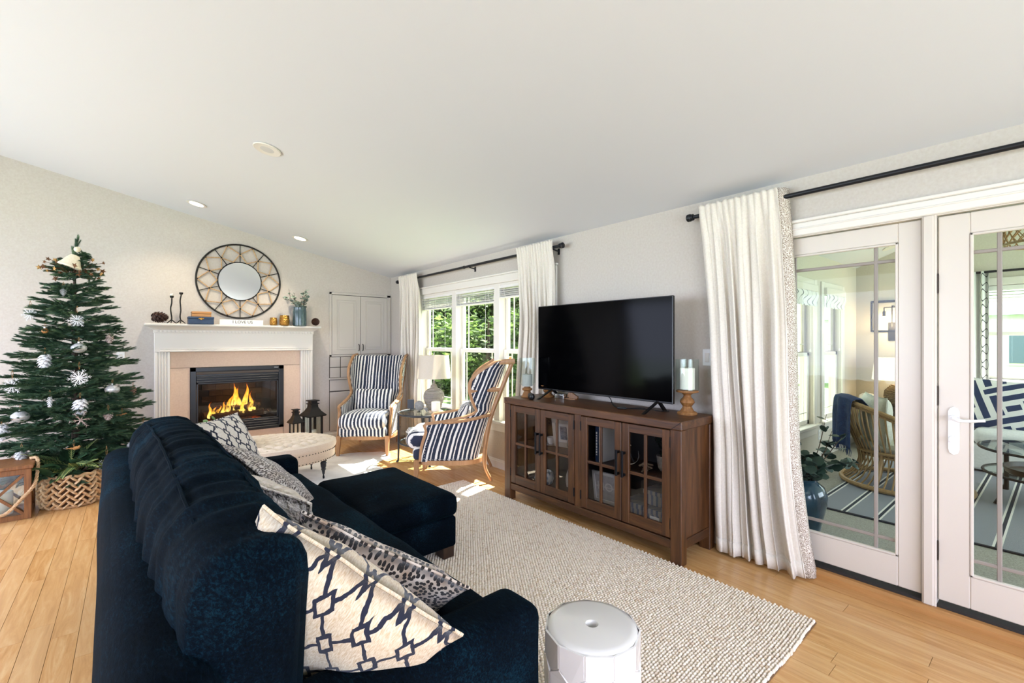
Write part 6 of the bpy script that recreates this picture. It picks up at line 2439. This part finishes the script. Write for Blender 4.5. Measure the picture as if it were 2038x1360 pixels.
holed(b, 'y', SX0, SX1 + TH, 0, 2.5, SY0 - TH, SY0, [(4.1, 7.7, .75, 2.35)])
tag(b.build('wall_sunroom_right', 'wall_paint_warm', smooth=0), kind='structure')
b = MB()
b.add([(WX + TH - .02, SY0, 2.47), (WX + TH - .02, SY1 + TH, 2.47), (WX + TH - .02, RIDGE, gz(RIDGE) + .1), (SX0 + .02, SY0, 2.47), (SX0 + .02, SY1 + TH, 2.47), (SX0 + .02, RIDGE, gz(RIDGE) + .1)], [(0, 1, 2), (5, 4, 3), (0, 3, 4, 1), (1, 4, 5, 2), (2, 5, 3, 0)])
tag(b.build('wall_sunroom_gable', 'wall_paint_warm', smooth=0), kind='structure')
b = MB()
for (ya, yb) in ((SY1 + TH, RIDGE), (RIDGE, SY0 - TH)):
    za, zb = gz(ya), gz(yb)
    b.add([(SX0 - .1, ya, za), (SX1 + TH, ya, za), (SX1 + TH, yb, zb), (SX0 - .1, yb, zb), (SX0 - .1, ya, za + .1), (SX1 + TH, ya, za + .1), (SX1 + TH, yb, zb + .1), (SX0 - .1, yb, zb + .1)],
          [(0, 1, 2, 3), (7, 6, 5, 4), (0, 4, 5, 1), (1, 5, 6, 2), (2, 6, 7, 3), (3, 7, 4, 0)])
tag(b.build('ceiling_sunroom', 'ceiling_paint', smooth=0), kind='structure')
tag(board('baseboard_sunroom', (SX0, SY1), (SX1, SY1), (0, -1, 0), z=SF), kind='structure')
tag(board('baseboard_sunroom_far', (SX1, SY0), (SX1, SY1), (-1, 0, 0), z=SF), kind='structure')

# two double-hung windows on the left wall with gathered shades
wn2 = struct('window_2')
for (a, c) in W1:
    for (xa, xb, za, zb) in ((a - .09, a, .40, 2.16), (c, c + .09, .40, 2.16), (a, c, 2.07, 2.16)):
        MB().box(xa, xb, SY1 - .02, SY1, za, zb, .004).build('casing', 'trim_white', wn2, smooth=0)
    MB().box(a - .12, c + .12, SY1 - .06, SY1 + .1, .42, .455, .005).build('sill', 'trim_white', wn2, smooth=0)
    MB().box(a - .09, c + .09, SY1 - .018, SY1, .33, .42, .004).build('apron', 'trim_white', wn2, smooth=0)
    for nm, z0, z1, yo in (('upper_sash', 1.26, 2.07, .085), ('lower_sash', .455, 1.30, .055)):
        s = MB()
        y = SY1 + yo
        for (xa, xb, za, zb) in ((a, a + .055, z0, z1), (c - .055, c, z0, z1), (a, c, z0, z0 + .05), (a, c, z1 - .045, z1)):
            s.box(xa, xb, y - .015, y + .015, za, zb, .003)
        so = s.build(nm, 'muntin_taupe' if nm == 'upper_sash' else 'trim_white', wn2, smooth=0)
        MB().box(a + .05, c - .05, y - .003, y + .003, z0 + .045, z1 - .04).build('pane', 'pane_glass', so, smooth=0)
        for xx in (a + .14, c - .14):
            MB().box(xx - .005, xx + .005, y - .006, y + .006, z0 + .05, z1 - .045).build('grille_bar', 'trim_white', so, smooth=0)
        MB().box(a + .05, c - .05, y - .006, y + .006, z0 + .13, z0 + .14).build('grille_bar', 'trim_white', so, smooth=0)
m = NT('scallop_fabric').set(rough=.9)
s_ = m.sep(m.co())
wav = m.math('MULTIPLY', m.math('SINE', m.math('MULTIPLY', s_[2], 34)), .035)
px = m.math('FRACT', m.math('MULTIPLY', m.math('ADD', m.math('ADD', s_[0], s_[1]), wav), 7.0))
m.base(m.mix(m.math('LESS_THAN', m.math('ABSOLUTE', m.math('SUBTRACT', px, .5)), .045), 'eceae5', '3a3d42'))
for (a, c), wh in zip(W1, ('nearer the doors', 'nearer the far corner')):
    t = thing('roman_shade', 'raised patterned shade on the garden room side window %s' % wh, 'shade', ((a + c) / 2, SY1 + .0, 1.84), group='garden room window shades')
    w = (c - a) / 2 + .02
    MB().box(-w, w, -.055, -.004, .17, .25, .005).build('head_rail', 'trim_white', t, smooth=0)
    g = MB().grid(lambda u, v: (-w + 2 * w * u, -.04 - .012 * sin(u * 40) * .3 - .01 * sin(v * 6), .18 - .17 * v - .012 * abs(sin(u * 22)) * v), 60, 8)
    o = g.build('shade_cloth', 'scallop_fabric', t)
    md = o.modifiers.new('thickness', 'SOLIDIFY'); md.thickness = .006
    MB().cyl((w * .3, -.05, .02), (w * .3, -.05, -.5), .0016, n=5).lathe([(.002, 0), (.009, .004), (.007, .03), (.002, .034)], 8, (w * .3, -.05, -.53)).build('pull_cord', 'trim_white', t)

# far window with blind and patterned curtain
wn3 = struct('window_3')
for (ya, yb, za, zb) in ((FW[0] - .09, FW[0], FW[2], FW[3] + .09), (FW[1], FW[1] + .09, FW[2], FW[3] + .09), (FW[0], FW[1], FW[3], FW[3] + .09)):
    MB().box(SX1 - .02, SX1, ya, yb, za, zb, .004).build('casing', 'trim_white', wn3, smooth=0)
MB().box(SX1 - .06, SX1 + .1, FW[0] - .12, FW[1] + .12, FW[2] - .03, FW[2], .005).build('sill', 'trim_white', wn3, smooth=0)
for (ya, yb) in ((FW[0], FW[0] + .70), (FW[0] + .73, FW[0] + 1.43), (FW[0] + 1.46, FW[1])):
    s = MB()
    for (a, c, za, zb) in ((ya, ya + .05, FW[2], FW[3]), (yb - .05, yb, FW[2], FW[3]), (ya, yb, FW[2], FW[2] + .05), (ya, yb, FW[3] - .05, FW[3]), (ya, yb, 1.50, 1.55)):
        s.box(SX1 + .05, SX1 + .08, a, c, za, zb, .003)
    so = s.build('sash', 'trim_white', wn3, smooth=0)
    MB().box(SX1 + .062, SX1 + .068, ya + .045, yb - .045, FW[2] + .045, FW[3] - .045).build('pane', 'pane_glass', so, smooth=0)
t = thing('window_blind', 'raised white slat blind at the far garden room window', 'blind', (SX1 + .02, (FW[0] + FW[1]) / 2, 1.90))
w = (FW[1] - FW[0]) / 2 - .01
MB().box(-.03, .03, -w, w, .14, .195, .004).build('head_rail', 'blind_white', t, smooth=0)
first = None
for i in range(7):
    if first is None:
        first = MB().box(-.026, .026, -w, w, -.0016, .0016).build('slat', 'blind_white', t, smooth=0); o = first
    else:
        o = first.copy(); C.objects.link(o)
    o.location = (0, 0, .012 + i * .018)
    o.rotation_euler = (0, .15 * (-1) ** i, 0)


def flat_curtain(label, x, y0, y1, z0, z1, mat):
    t = thing('patterned_curtain', label, 'curtain', (0, 0, 0))
    g = MB().grid(lambda u, v: (x + .035 * sin(u * 22), y0 + (y1 - y0) * u, z1 + (z0 - z1) * v), 60, 6)
    o = g.build('cloth', mat, t)
    md = o.modifiers.new('thickness', 'SOLIDIFY'); md.thickness = .004
    return t


flat_curtain('white curtain with thin dark wavy lines at the far garden room window', SX1 - .09, .60, .84, .08, 2.27, 'scallop_fabric')
t = thing('curtain_rod', 'black curtain rod over the far garden room window', 'curtain rod', (SX1 - .09, 0, 2.26))
MB().cyl((0, -1.8, 0), (0, .88, 0), .014, n=12).build('pole', 'rod_black', t)
MB().sphere((0, .89, 0), .026, 12, 8).build('finial', 'rod_black', t)
MB().cyl((0, .84, 0), (.085, .84, -.02), .007, n=8).build('bracket', 'rod_black', t)

# recessed lights of the garden room
for (x, y, wh) in ((5.6, 1.30, 'nearest the french doors'), (7.0, 1.33, 'in the middle'), (7.55, 1.45, 'closest to the far wall')):
    t = thing('recessed_light', 'glowing recessed light in the garden room ceiling, the one %s' % wh, 'ceiling light', (x, y, gz(y) - .004), rot=(-math.atan(GK), 0, 0), group='garden room recessed lights')
    MB().lathe([(.07, 0), (.095, -.001), (.096, -.008), (.07, -.006)], 24).build('trim_ring', 'trim_white', t)
    MB().lathe([(.001, 0), (.07, 0), (.07, -.003), (.001, -.003)], 20).build('lens', 'lamp_disc', t)

# striped rug
m = NT('sunroom_stripes').set(rough=.95)
v_ = m.co()
s_ = m.sep(v_)
ph = m.math('FRACT', m.math('MULTIPLY', s_[1], 4.6))
wv = m.noise(m.co('Object', (40, 150, 1)), 3, 2)
body = m.ramp(wv, ((.35, '4d5361'), (.6, 'a5a7ad')))
c1 = m.mix(m.math('LESS_THAN', m.math('ABSOLUTE', m.math('SUBTRACT', ph, .5)), .11), body, 'e6e3dc')
c2 = m.mix(m.math('LESS_THAN', m.math('ABSOLUTE', m.math('SUBTRACT', ph, .5)), .05), c1, '1e2636')
edge = m.math('LESS_THAN', s_[0], -1.33)
m.base(m.mix(edge, c2, '161c2a'))
m.bump(wv, .5, .006)
tag(MB().box(-1.35, 1.35, -1.45, 1.45, 0, .012, .004).build('striped_rug', 'sunroom_stripes', None, (5.85, -.02, SF + .001), smooth=0), 'grey blue flat-woven rug with white and navy stripes in the garden room', 'rug')
speck('denim_weave', '35547d', '8fa6c0', 60, .95, .6)
tag(MB().box(-.20, .20, -.14, .14, 0, .01, .003).build('door_mat', 'denim_weave', None, (4.36, 1.42, SF + .001), (0, 0, .1), smooth=0), 'small blue woven mat beside the tall blue vase', 'mat')

# tall vase with eucalyptus
t = thing('floor_vase', 'dark blue glazed floor vase of eucalyptus just behind the glass door', 'vase', (3.78, 1.22, SF + .001))
m = NT('blue_glaze').set(rough=.12, coat=.5)
m.base(m.ramp(m.noise(m.co(), 5, 4), ((.3, '16242f'), (.55, '274456'), (.75, '3c6276'))))
MB().lathe([(.075, 0), (.085, .01), (.10, .08), (.135, .24), (.14, .30), (.12, .36), (.085, .39), (.075, .40), (.082, .415), (.070, .415), (.065, .39), (.001, .30)], 36).build('vase_body', 'blue_glaze', t)
st = []
for i in range(11):
    a = i * 2.39 + .4
    q = .12 + .17 * ((i * 5) % 7) / 7
    st.append([(.02 * cos(a), .02 * sin(a), .3), (.04 * cos(a), .04 * sin(a), .43), (q * cos(a) * .8, q * sin(a) * .8, .52 + .05 * (i % 3)), (q * 1.25 * cos(a), q * 1.25 * sin(a), .56 + .10 * ((i * 3) % 4))])
st += [[(.03, -.02, .4), (.10, -.10, .50), (.20, -.20, .53), (.30, -.27, .52)], [(.03, -.02, .4), (.14, -.06, .47), (.27, -.12, .46), (.38, -.16, .49)]]
leafy(t, st, 'euc_leaf_dark', 'stem_brown', .072, 7, 12)

# ---------------------------------------------------------------- rattan chair
rc = thing('rattan_chair', 'round rattan barrel chair with cream cushions in the garden room', 'armchair', (5.78, 1.02, SF + .012), R(-62))
wood('rattan', '8a6a42', 'b08f60', 'c9aa7b', .45, 2, 5, .1)
# local +x is the front


def ringp(r_, z, tiltz=0, n=48, sx=1.0):
    return [(r_ * cos(2 * pi * i / n) * sx, r_ * sin(2 * pi * i / n), z - tiltz * cos(2 * pi * i / n)) for i in range(n)]


MB().tube(ringp(.49, .028), .022, 8, closed=True).build('base_ring', 'rattan', rc)
MB().tube(ringp(.36, .34), .016, 8, closed=True).build('seat_ring', 'rattan', rc)
MB().tube(ringp(.34, .30), .012, 8, closed=True).build('seat_ring', 'rattan', rc)


def topz(a):
    # a=0 front; high at the back
    c = cos(a)
    return .36 + (.40 * (1 - c) / 2) ** 1.0 + .06 * (1 if abs(a) > .9 else abs(a) / .9)


angs = [R(50) + (2 * pi - R(100)) * i / 40 for i in range(41)]
rimp = [(.47 * cos(a) - .02, .47 * sin(a), topz(a if a < pi else a - 2 * pi)) for a in angs]
MB().tube(rimp, .021, 8).build('top_rail', 'rattan', rc)
MB().tube([(p[0] * .97, p[1] * .97, p[2] - .035) for p in rimp], .012, 6).build('under_rail', 'rattan', rc)
for i in range(0, 41):
    a = angs[i]
    p = V(rimp[i])
    q = V((.36 * cos(a), .36 * sin(a), .34))
    MB().tube(bez([p, p.lerp(q, .5) + V((cos(a), sin(a), 0)) * .02, q], 4), .0075, 5).build('back_rib', 'rattan', rc)
for i in range(46):
    a = 2 * pi * i / 46
    MB().tube(bez([(.36 * cos(a), .36 * sin(a), .33), (.345 * cos(a), .345 * sin(a), .22), (.40 * cos(a), .40 * sin(a), .10), (.485 * cos(a), .485 * sin(a), .03)], 3), .0075, 5).build('skirt_rib', 'rattan', rc)
for a in (.8, 2.35, 3.93, 5.5):
    MB().cyl((.33 * cos(a), .33 * sin(a), .34), (.43 * cos(a), .43 * sin(a), .02), .019, n=8).build('leg', 'rattan', rc)
MB().lathe([(.001, .31), (.33, .31), (.335, .32), (.33, .33), (.001, .33)], 30).build('seat_deck', 'rattan', rc)
speck('cushion_cream', 'cfcdb9', 'e0dfce', 60, .9, .2)
MB().lathe([(.20, .335), (.33, .345), (.36, .39), (.34, .43), (.2, .45), (.001, .455)], 30).build('seat_cushion', 'cushion_cream', rc)
b2, _ = pillow_mesh(.62, .48, .20, 8.1, 22)
b2.build('back_cushion', 'cushion_cream', rc, (-.22, 0, .63), (R(90), 0, R(90)), smooth=180)
spots('blue_spots', ('e9e7e2', 'f1efea'), '2a3c66', 22, .46)
pillow('throw_pillow', 'white cushion with navy spots on the rattan chair', .46, .46, .15, 'blue_spots', (5.92, .80, .74), V((.84, .5, .15)), V((-.25, .2, .95)), 2.2, 'cushions in the garden room')
# throw blanket over the back
th = thing('throw_blanket', 'navy fringed throw blanket over the back of the rattan chair', 'blanket', (0, 0, 0))
speck('navy_wool', '1c2b4c', '2c416b', 30, .9, .3)
c0 = V((5.78, 1.02, SF + .012))
cr_, sr_ = cos(R(-62)), sin(R(-62))


def chair_w(x, y, z): return (c0.x + cr_ * x - sr_ * y, c0.y + sr_ * x + cr_ * y, c0.z + z)


def thr(u, v):
    a = R(150) + R(58) * u
    s = v * .75 - .24
    rr = .49
    zt = topz(a if a < pi else a - 2 * pi) + .03
    if s < 0: x, z = rr - .06 + s * .35, zt + .012 + s * .35
    else:
        q = min(1, s / .06)
        x, z = rr - .06 + .10 * sin(q * pi / 2), zt + .012 - max(0, s - .03)
    x += .018 * sin(u * 19 + v * 2) * min(1, max(0, s) * 5) + .01
    return chair_w(x * cos(a), x * sin(a), z)


o = MB().grid(thr, 60, 30).build('cloth', 'navy_wool', th)
md = o.modifiers.new('thickness', 'SOLIDIFY'); md.thickness = .008
fg = MB()
for i in range(46):
    p = V(thr(i / 45, 1.0))
    fg.tube([p, p + V((random.uniform(-.006, .006), random.uniform(-.006, .006), -.03)), p + V((random.uniform(-.01, .01), random.uniform(-.01, .01), -.07))], [.0035, .003, .0015], 4)
tag(fg.build('fringe', 'navy_wool', th), kind='stuff')

# ---------------------------------------------------------------- console table with woven lamp
ct_ = thing('sofa_table', 'dark wooden side table against the far garden room wall', 'table', (7.62, 1.38, SF))
MB().box(-.26, .26, -.42, .42, .53, .575, .004).build('table_top', 'dark_leg', ct_, smooth=0)
MB().box(-.23, .23, -.38, .38, .44, .53, .003).build('apron', 'dark_leg', ct_, smooth=0)
for sx in (-1, 1):
    for sy in (-1, 1):
        MB().box(sx * .24, sx * .19, sy * .40, sy * .35, 0, .53, .003).build('leg', 'dark_leg', ct_, smooth=0)
MB().box(-.2, .2, .38, .41, .575, .64, .003).build('gallery_rail', 'dark_leg', ct_, smooth=0)
lw_ = thing('table_lamp', 'lit table lamp with a chunky woven base in the garden room', 'lamp', (7.60, 1.36, SF + .576))
m = NT('seagrass').set(rough=.9)
wv = m.n('TexWave', wave_type='BANDS', bands_direction='Z'); wv.inputs['Scale'].default_value = 14; wv.inputs['Distortion'].default_value = 6; wv.inputs['Detail'].default_value = 2
m.l(m.co('Object', (1, 1, 1.6)), wv.inputs['Vector'])
m.base(m.ramp(wv.outputs['Fac'], ((.2, '4a3826'), (.7, '9a8160'))))
m.bump(wv.outputs['Fac'], 1.0, .02)
MB().lathe([(.10, 0), (.15, .03), (.18, .12), (.17, .2), (.11, .27), (.05, .29), (.03, .30), (.02, .34)], 32).build('base', 'seagrass', lw_)
m = NT('shade_lit').set(rough=.9, col='ece7df')
m.set(em=.35, emc='ffe6bf')
g = MB().lathe([(.30, .34), (.27, .62), (.266, .62), (.296, .34)], 36); g.f = g.f[:-2]
g.build('lamp_shade', 'shade_lit', lw_)
MB().sphere((0, 0, .45), .035, 10, 8).build('bulb', 'bulb_glow', lw_)
d = bpy.data.lights.new('lamp_glow', 'POINT'); d.energy = 1.5; d.color = (1, .74, .42); d.shadow_soft_size = .05
o = bpy.data.objects.new('lamp_glow', d); C.objects.link(o); o.parent = lw_; o.location = (0, 0, .40)
t = thing('ceramic_jar', 'rounded white ceramic jar on the dark garden room table', 'jar', (7.55, 1.70, SF + .576))
MB().lathe([(.05, 0), (.085, .02), (.10, .07), (.09, .12), (.055, .145), (.04, .148), (.001, .147)], 26).build('jar_body', 'ceramic_white', t)

# wall lantern with bulbs
sc_ = thing('wall_sconce', 'black open box lantern sconce with glowing bulbs', 'sconce', (SX1, 1.50, 1.57))
fm = MB()
for (y) in (-.2, .2):
    for x in (-.01, -.2):
        fm.box(x - .008, x + .008, y - .01, y + .01, 0, .40)
for z in (.0, .40):
    for x in (-.01, -.2): fm.box(x - .008, x + .008, -.2, .2, z - .01, z + .01)
    for y in (-.2, .2): fm.box(-.2, 0, y - .01, y + .01, z - .01, z + .01)
fm.build('frame', 'black_iron', sc_, smooth=0)
MB().box(-.012, 0, -.06, .06, -.13, .12, .003).build('back_plate', 'black_iron', sc_, smooth=0)
ar = MB().cyl((-.1, 0, .05), (-.1, 0, .34), .007, n=8)
ar.cyl((-.1, -.085, .32), (-.1, .085, .32), .007, n=8).cyl((-.1, 0, .34), (0, 0, .34), .007, n=8)
for y in (-.085, .085):
    ar.cyl((-.1, y, .32), (-.1, y, .26), .007, n=8).cyl((-.1, y, .27), (-.1, y, .2), .017, n=10)
ar.build('arms', 'black_iron', sc_)
for y in (-.085, .085):
    MB().sphere((-.1, y, .165), .03, 12, 10, (1, 1, 1.25)).build('bulb', 'bulb_glow', sc_)
d = bpy.data.lights.new('sconce_glow', 'POINT'); d.energy = 4; d.color = (1, .78, .48); d.shadow_soft_size = .05
o = bpy.data.objects.new('sconce_glow', d); C.objects.link(o); o.parent = sc_; o.location = (-.12, 0, .08)

# ---------------------------------------------------------------- white sofa, cushion, coffee table, pendant
ws = thing('garden_sofa', 'white slipcovered sofa under the far garden room window', 'sofa', (7.42, -.22, SF + .012))
speck('white_canvas', 'dcdcd8', 'e9e9e6', 60, .9, .1)
for (nm, x0, x1, y0, y1, z0, z1, r_, pf) in (('base', -.42, .42, -1.08, 1.08, .02, .30, .03, (0, 0, 0)), ('back', .22, .44, -1.08, 1.08, .1, .82, .07, (.02, 0, .01)), ('arm', -.42, .42, -1.10, -.88, .02, .60, .07, (0, .01, .01)), ('arm', -.42, .42, .88, 1.10, .02, .60, .07, (0, .01, .01)),
                                             ('seat_cushion', -.46, .24, -.87, .0, .29, .47, .06, (.02, 0, .02)), ('seat_cushion', -.46, .24, .0, .87, .29, .47, .06, (.02, 0, .02)),
                                             ('back_cushion', .06, .28, -.87, .0, .46, .92, .08, (.04, .01, .02)), ('back_cushion', .06, .28, .0, .87, .46, .92, .08, (.04, .01, .02))):
    MB().soft(x1 - x0, y1 - y0, z1 - z0, r_, (5, 8, 5), pf).build(nm, 'white_canvas', ws, ((x0 + x1) / 2, (y0 + y1) / 2, (z0 + z1) / 2), smooth=180)
m = NT('maze_print').set(rough=.9)
s_ = m.sep(m.co('Object', (9, 9, 9), (0, 0, .4)))
fx = m.math('FRACT', s_[0]); fy = m.math('FRACT', s_[1])
cellv = m.n('CombineXYZ'); m.l(m.math('FLOOR', s_[0]), cellv.inputs[0]); m.l(m.math('FLOOR', s_[1]), cellv.inputs[1])
wnz = m.n('TexWhiteNoise', noise_dimensions='2D'); m.l(cellv.outputs[0], wnz.inputs['Vector'])
hor = m.math('GREATER_THAN', wnz.outputs['Value'], .5)
aa = m.math('LESS_THAN', m.math('ABSOLUTE', m.math('SUBTRACT', fx, .5)), .26)
bb = m.math('LESS_THAN', m.math('ABSOLUTE', m.math('SUBTRACT', fy, .5)), .26)
sel = m.math('ADD', m.math('MULTIPLY', hor, aa), m.math('MULTIPLY', m.math('SUBTRACT', 1.0, hor), bb))
m.base(m.mix(sel, 'ecebe8', '22355c'))
pillow('throw_pillow', 'white cushion with a bold navy maze print on the garden room sofa', .56, .56, .17, 'maze_print', (7.18, .42, .74), V((0.1, 1, .05)), V((.3, 0, .95)), 6.6, 'cushions in the garden room')
ct2 = thing('coffee_table', 'round glass coffee table with black metal legs in the garden room', 'table', (6.05, .06, SF + .012))
MB().lathe([(.001, .455), (.46, .455), (.465, .46), (.46, .466), (.001, .466)], 44).build('glass_top', 'table_glass', ct2)
MB().tube(ringp(.465, .452), .012, 6, closed=True).build('top_ring', 'black_metal', ct2)
MB().tube(ringp(.44, .24), .012, 6, closed=True).build('shelf_ring', 'black_metal', ct2)
MB().lathe([(.001, .238), (.43, .238), (.43, .246), (.001, .246)], 40).build('glass_shelf', 'table_glass', ct2)
for k in range(4):
    a = k * pi / 2 + 2.35
    MB().tube([(.44 * cos(a), .44 * sin(a), .45), (.44 * cos(a), .44 * sin(a), .05), (.455 * cos(a), .455 * sin(a), 0)], [.018, .018, .028], 8).build('leg', 'black_metal', ct2)
t = thing('coffee_book', 'blue hardback book lying on the garden room coffee table', 'book', (6.0, .10, SF + .48), .5)
MB().box(-.13, .13, -.1, .1, 0, .025, .002).build('cover', 'denim_weave', t, smooth=0)
MB().box(-.125, .132, -.096, .096, .004, .021).build('pages', 'paper_white', t, smooth=0)
t = thing('wooden_tray', 'round wooden tray on the lower shelf of the glass coffee table', 'tray', (6.05, .06, SF + .259))
MB().lathe([(.001, 0), (.30, 0), (.32, .05), (.305, .05), (.29, .012), (.001, .012)], 36).build('tray_body', 'dark_leg', t)
pn = thing('pendant_lamp', 'woven rattan pendant shade hanging in the garden room', 'pendant lamp', (5.2, .05, 2.16))
PR, PH = .28, .34
for k in range(26):
    for s in (-1, 1):
        pts = []
        for i in range(9):
            t_ = i / 8
            a = 2 * pi * k / 26 + s * t_ * 1.0
            rr = PR * (1 - .25 * t_ ** 2)
            pts.append((rr * cos(a), rr * sin(a), PH * t_))
        MB().tube(pts, .006, 4, flat=.5).build('woven_strip', 'rattan', pn)
MB().tube(ringp(PR, 0), .010, 6, closed=True).build('bottom_ring', 'rattan', pn)
MB().tube(ringp(PR * .75, PH), .010, 6, closed=True).build('top_ring', 'rattan', pn)
MB().cyl((0, 0, PH * .6), (0, 0, gz(.05) - 2.16), .005, n=6).lathe([(.001, PH * .75), (.2, PH * 1.0), (.2, PH * 1.0 + .005), (.001, PH * .76)], 20).build('cord', 'black_metal', pn)
MB().sphere((0, 0, PH * .5), .04, 10, 8).build('bulb', 'bulb_glow', pn)
t = thing('wall_outlet', 'white wall plate under the garden room side windows', 'outlet', (6.42, SY1, .30))
MB().box(-.036, .036, -.006, 0, -.06, .06, .003).build('outlet_plate', 'plastic_white', t, smooth=0)
for zz in (-.022, .022): MB().box(-.014, .014, -.009, -.005, zz - .014, zz + .014, .003).build('socket', 'trim_white', t, smooth=0)

# ---------------------------------------------------------------- outside
m = NT('lawn').set(rough=1)
m.base(m.ramp(m.noise(m.co(), 3, 5), ((.3, '4f6b35'), (.7, '86a060'))))
lawn = tag(MB().box(-30, 70, -50, 60, -.5, -.25).build('lawn', 'lawn', smooth=0), kind='structure')
m = NT('foliage').set(rough=.7)
oi = m.n('ObjectInfo')
geo = m.n('NewGeometry')
colr = m.ramp(geo.outputs['Random Per Island'], ((0, '2c3d1c'), (.5, '4c6430'), (1, '829a52')))
m.base(m.mix(m.math('MULTIPLY', oi.outputs['Random'], .5), colr, '2c4230'))
tl = m.n('BsdfTranslucent'); m.l(colr, tl.inputs[0])
mx = m.n('MixShader'); mx.inputs[0].default_value = .38
m.l(m.bsdf.outputs[0], mx.inputs[1]); m.l(tl.outputs[0], mx.inputs[2]); m.l(mx.outputs[0], m.out.inputs[0])


def crown(seed, n, conifer, leaf):
    rs = np.random.RandomState(seed)
    if conifer:
        h = rs.rand(n) ** 1.4
        r_ = (1 - h) * (.35 + .65 * rs.rand(n)) * .5
        a = rs.rand(n) * 2 * pi
        lay = np.round(h * 16) / 16
        z = lay * .55 + h * .45 - .10 * r_
        c = np.stack([r_ * np.cos(a), r_ * np.sin(a), z], 1)
    else:
        cl = rs.randn(26, 3); cl /= np.linalg.norm(cl, axis=1)[:, None]; cl *= (.28 + .14 * rs.rand(26))[:, None]
        k = rs.randint(0, 26, n)
        c = cl[k] + rs.randn(n, 3) * .085
        c[:, 2] = c[:, 2] * .9 + .55
    d = rs.randn(n, 3); d /= np.linalg.norm(d, axis=1)[:, None]
    d[:, 2] *= .5
    e = np.cross(d, rs.randn(n, 3)); e /= np.linalg.norm(e, axis=1)[:, None]
    nn = np.cross(d, e) * .15
    l = leaf * (.7 + .6 * rs.rand(n))[:, None]
    v = np.stack([c - d * l, c + e * l * .38 + nn * l, c + d * l, c - e * l * .38 + nn * l], 1).reshape(-1, 3)
    f = np.arange(n * 4).reshape(-1, 4)
    me = bpy.data.meshes.new('crown')
    me.from_pydata(v.tolist(), [], f.tolist())
    me.materials.append(M_('foliage'))
    return me


cm = [crown(1, 9000, True, .028), crown(2, 9000, True, .026), crown(3, 8000, False, .030), crown(4, 8000, False, .028)]


def outdoor_tree(label, x, y, h, w, k, rz, grp):
    t = thing('garden_tree', label, 'tree', (x, y, -.25), rz, group=grp)
    MB().tube([(0, 0, 0), (.02, .01, h * .3), (0, 0, h * .75)], [.09, .07, .02], 8).build('trunk', 'bark', t)
    link('crown', cm[k], t, (0, 0, h * .04 if k < 2 else 0), (0, 0, 0), (w, w, h * .96))


G = 'trees outside the living room window'
spec = [
    ('sunlit spruce seen through the television-side pane', 7.3, 7.6, 4.3, 3.0, 0),
    ('leafy shrub tree low behind the middle window pane', 7.0, 9.4, 3.0, 3.2, 2),
    ('tall dark spruce behind the middle window pane', 9.2, 10.6, 5.2, 3.6, 1),
    ('tall dark spruce behind the fireplace-side pane', 8.6, 13.2, 5.4, 3.6, 0),
    ('broad leafy tree left of the window view', 7.2, 13.6, 4.4, 4.2, 3),
    ('broad leafy tree far behind the spruces', 11.5, 13.0, 5.2, 5.2, 2),
    ('broad leafy tree beyond the television-side pane', 10.6, 8.8, 5.0, 4.6, 3),
    ('dense spruce at the back of the window view', 12.6, 15.4, 6.2, 4.4, 1),
    ('dense spruce right of the window view', 10.0, 6.6, 5.0, 3.4, 1),
    ('leafy tree at the far back of the window view', 9.6, 17.5, 5.6, 5.4, 3),
    ('bushy tree behind the two dark spruces', 13.2, 11.0, 5.6, 5.0, 2),
]
for i, (lab, x, y, h, w, k) in enumerate(spec):
    outdoor_tree(lab, x, y, h, w, k, i * 1.7, G)
outdoor_tree('leafy tree in the yard beyond the garden room window', 17.0, -2.4, 4.2, 4.0, 3, .4, 'trees in the yard')
outdoor_tree('bluish spruce in the yard beside the white house', 18.0, 9.5, 6.0, 4.0, 0, 1.4, 'trees in the yard')
# neighbouring house seen through the garden room window
hs = thing('neighbour_house', 'white neighbouring house with a gable roof across the yard', 'house', (25, 2.2, -.25), .1)
plain('siding_white', 'e9ecee', .7)
plain('roof_grey', '8b9299', .9)
MB().box(-3, 3, -5, 5, 0, 2.6).build('wall', 'siding_white', hs, smooth=0)
MB().add([(-3.3, -5.3, 2.55), (3.3, -5.3, 2.55), (3.3, 5.3, 2.55), (-3.3, 5.3, 2.55), (0, -5.3, 4.2), (0, 5.3, 4.2)], [(0, 3, 5, 4), (1, 4, 5, 2), (0, 4, 1), (3, 2, 5), (0, 1, 2, 3)]).build('roof', 'roof_grey', hs, smooth=0)
plain('dark_pane', '5c7488', .2)
for y in (-3.2, -1.1, 1.1, 3.2):
    f = MB().box(-3.05, -2.98, y - .5, y + .5, .9, 2.0).build('window', 'trim_white', hs, smooth=0)
    MB().box(-3.07, -3.04, y - .42, y + .42, .98, 1.92).build('pane', 'dark_pane', f, smooth=0)
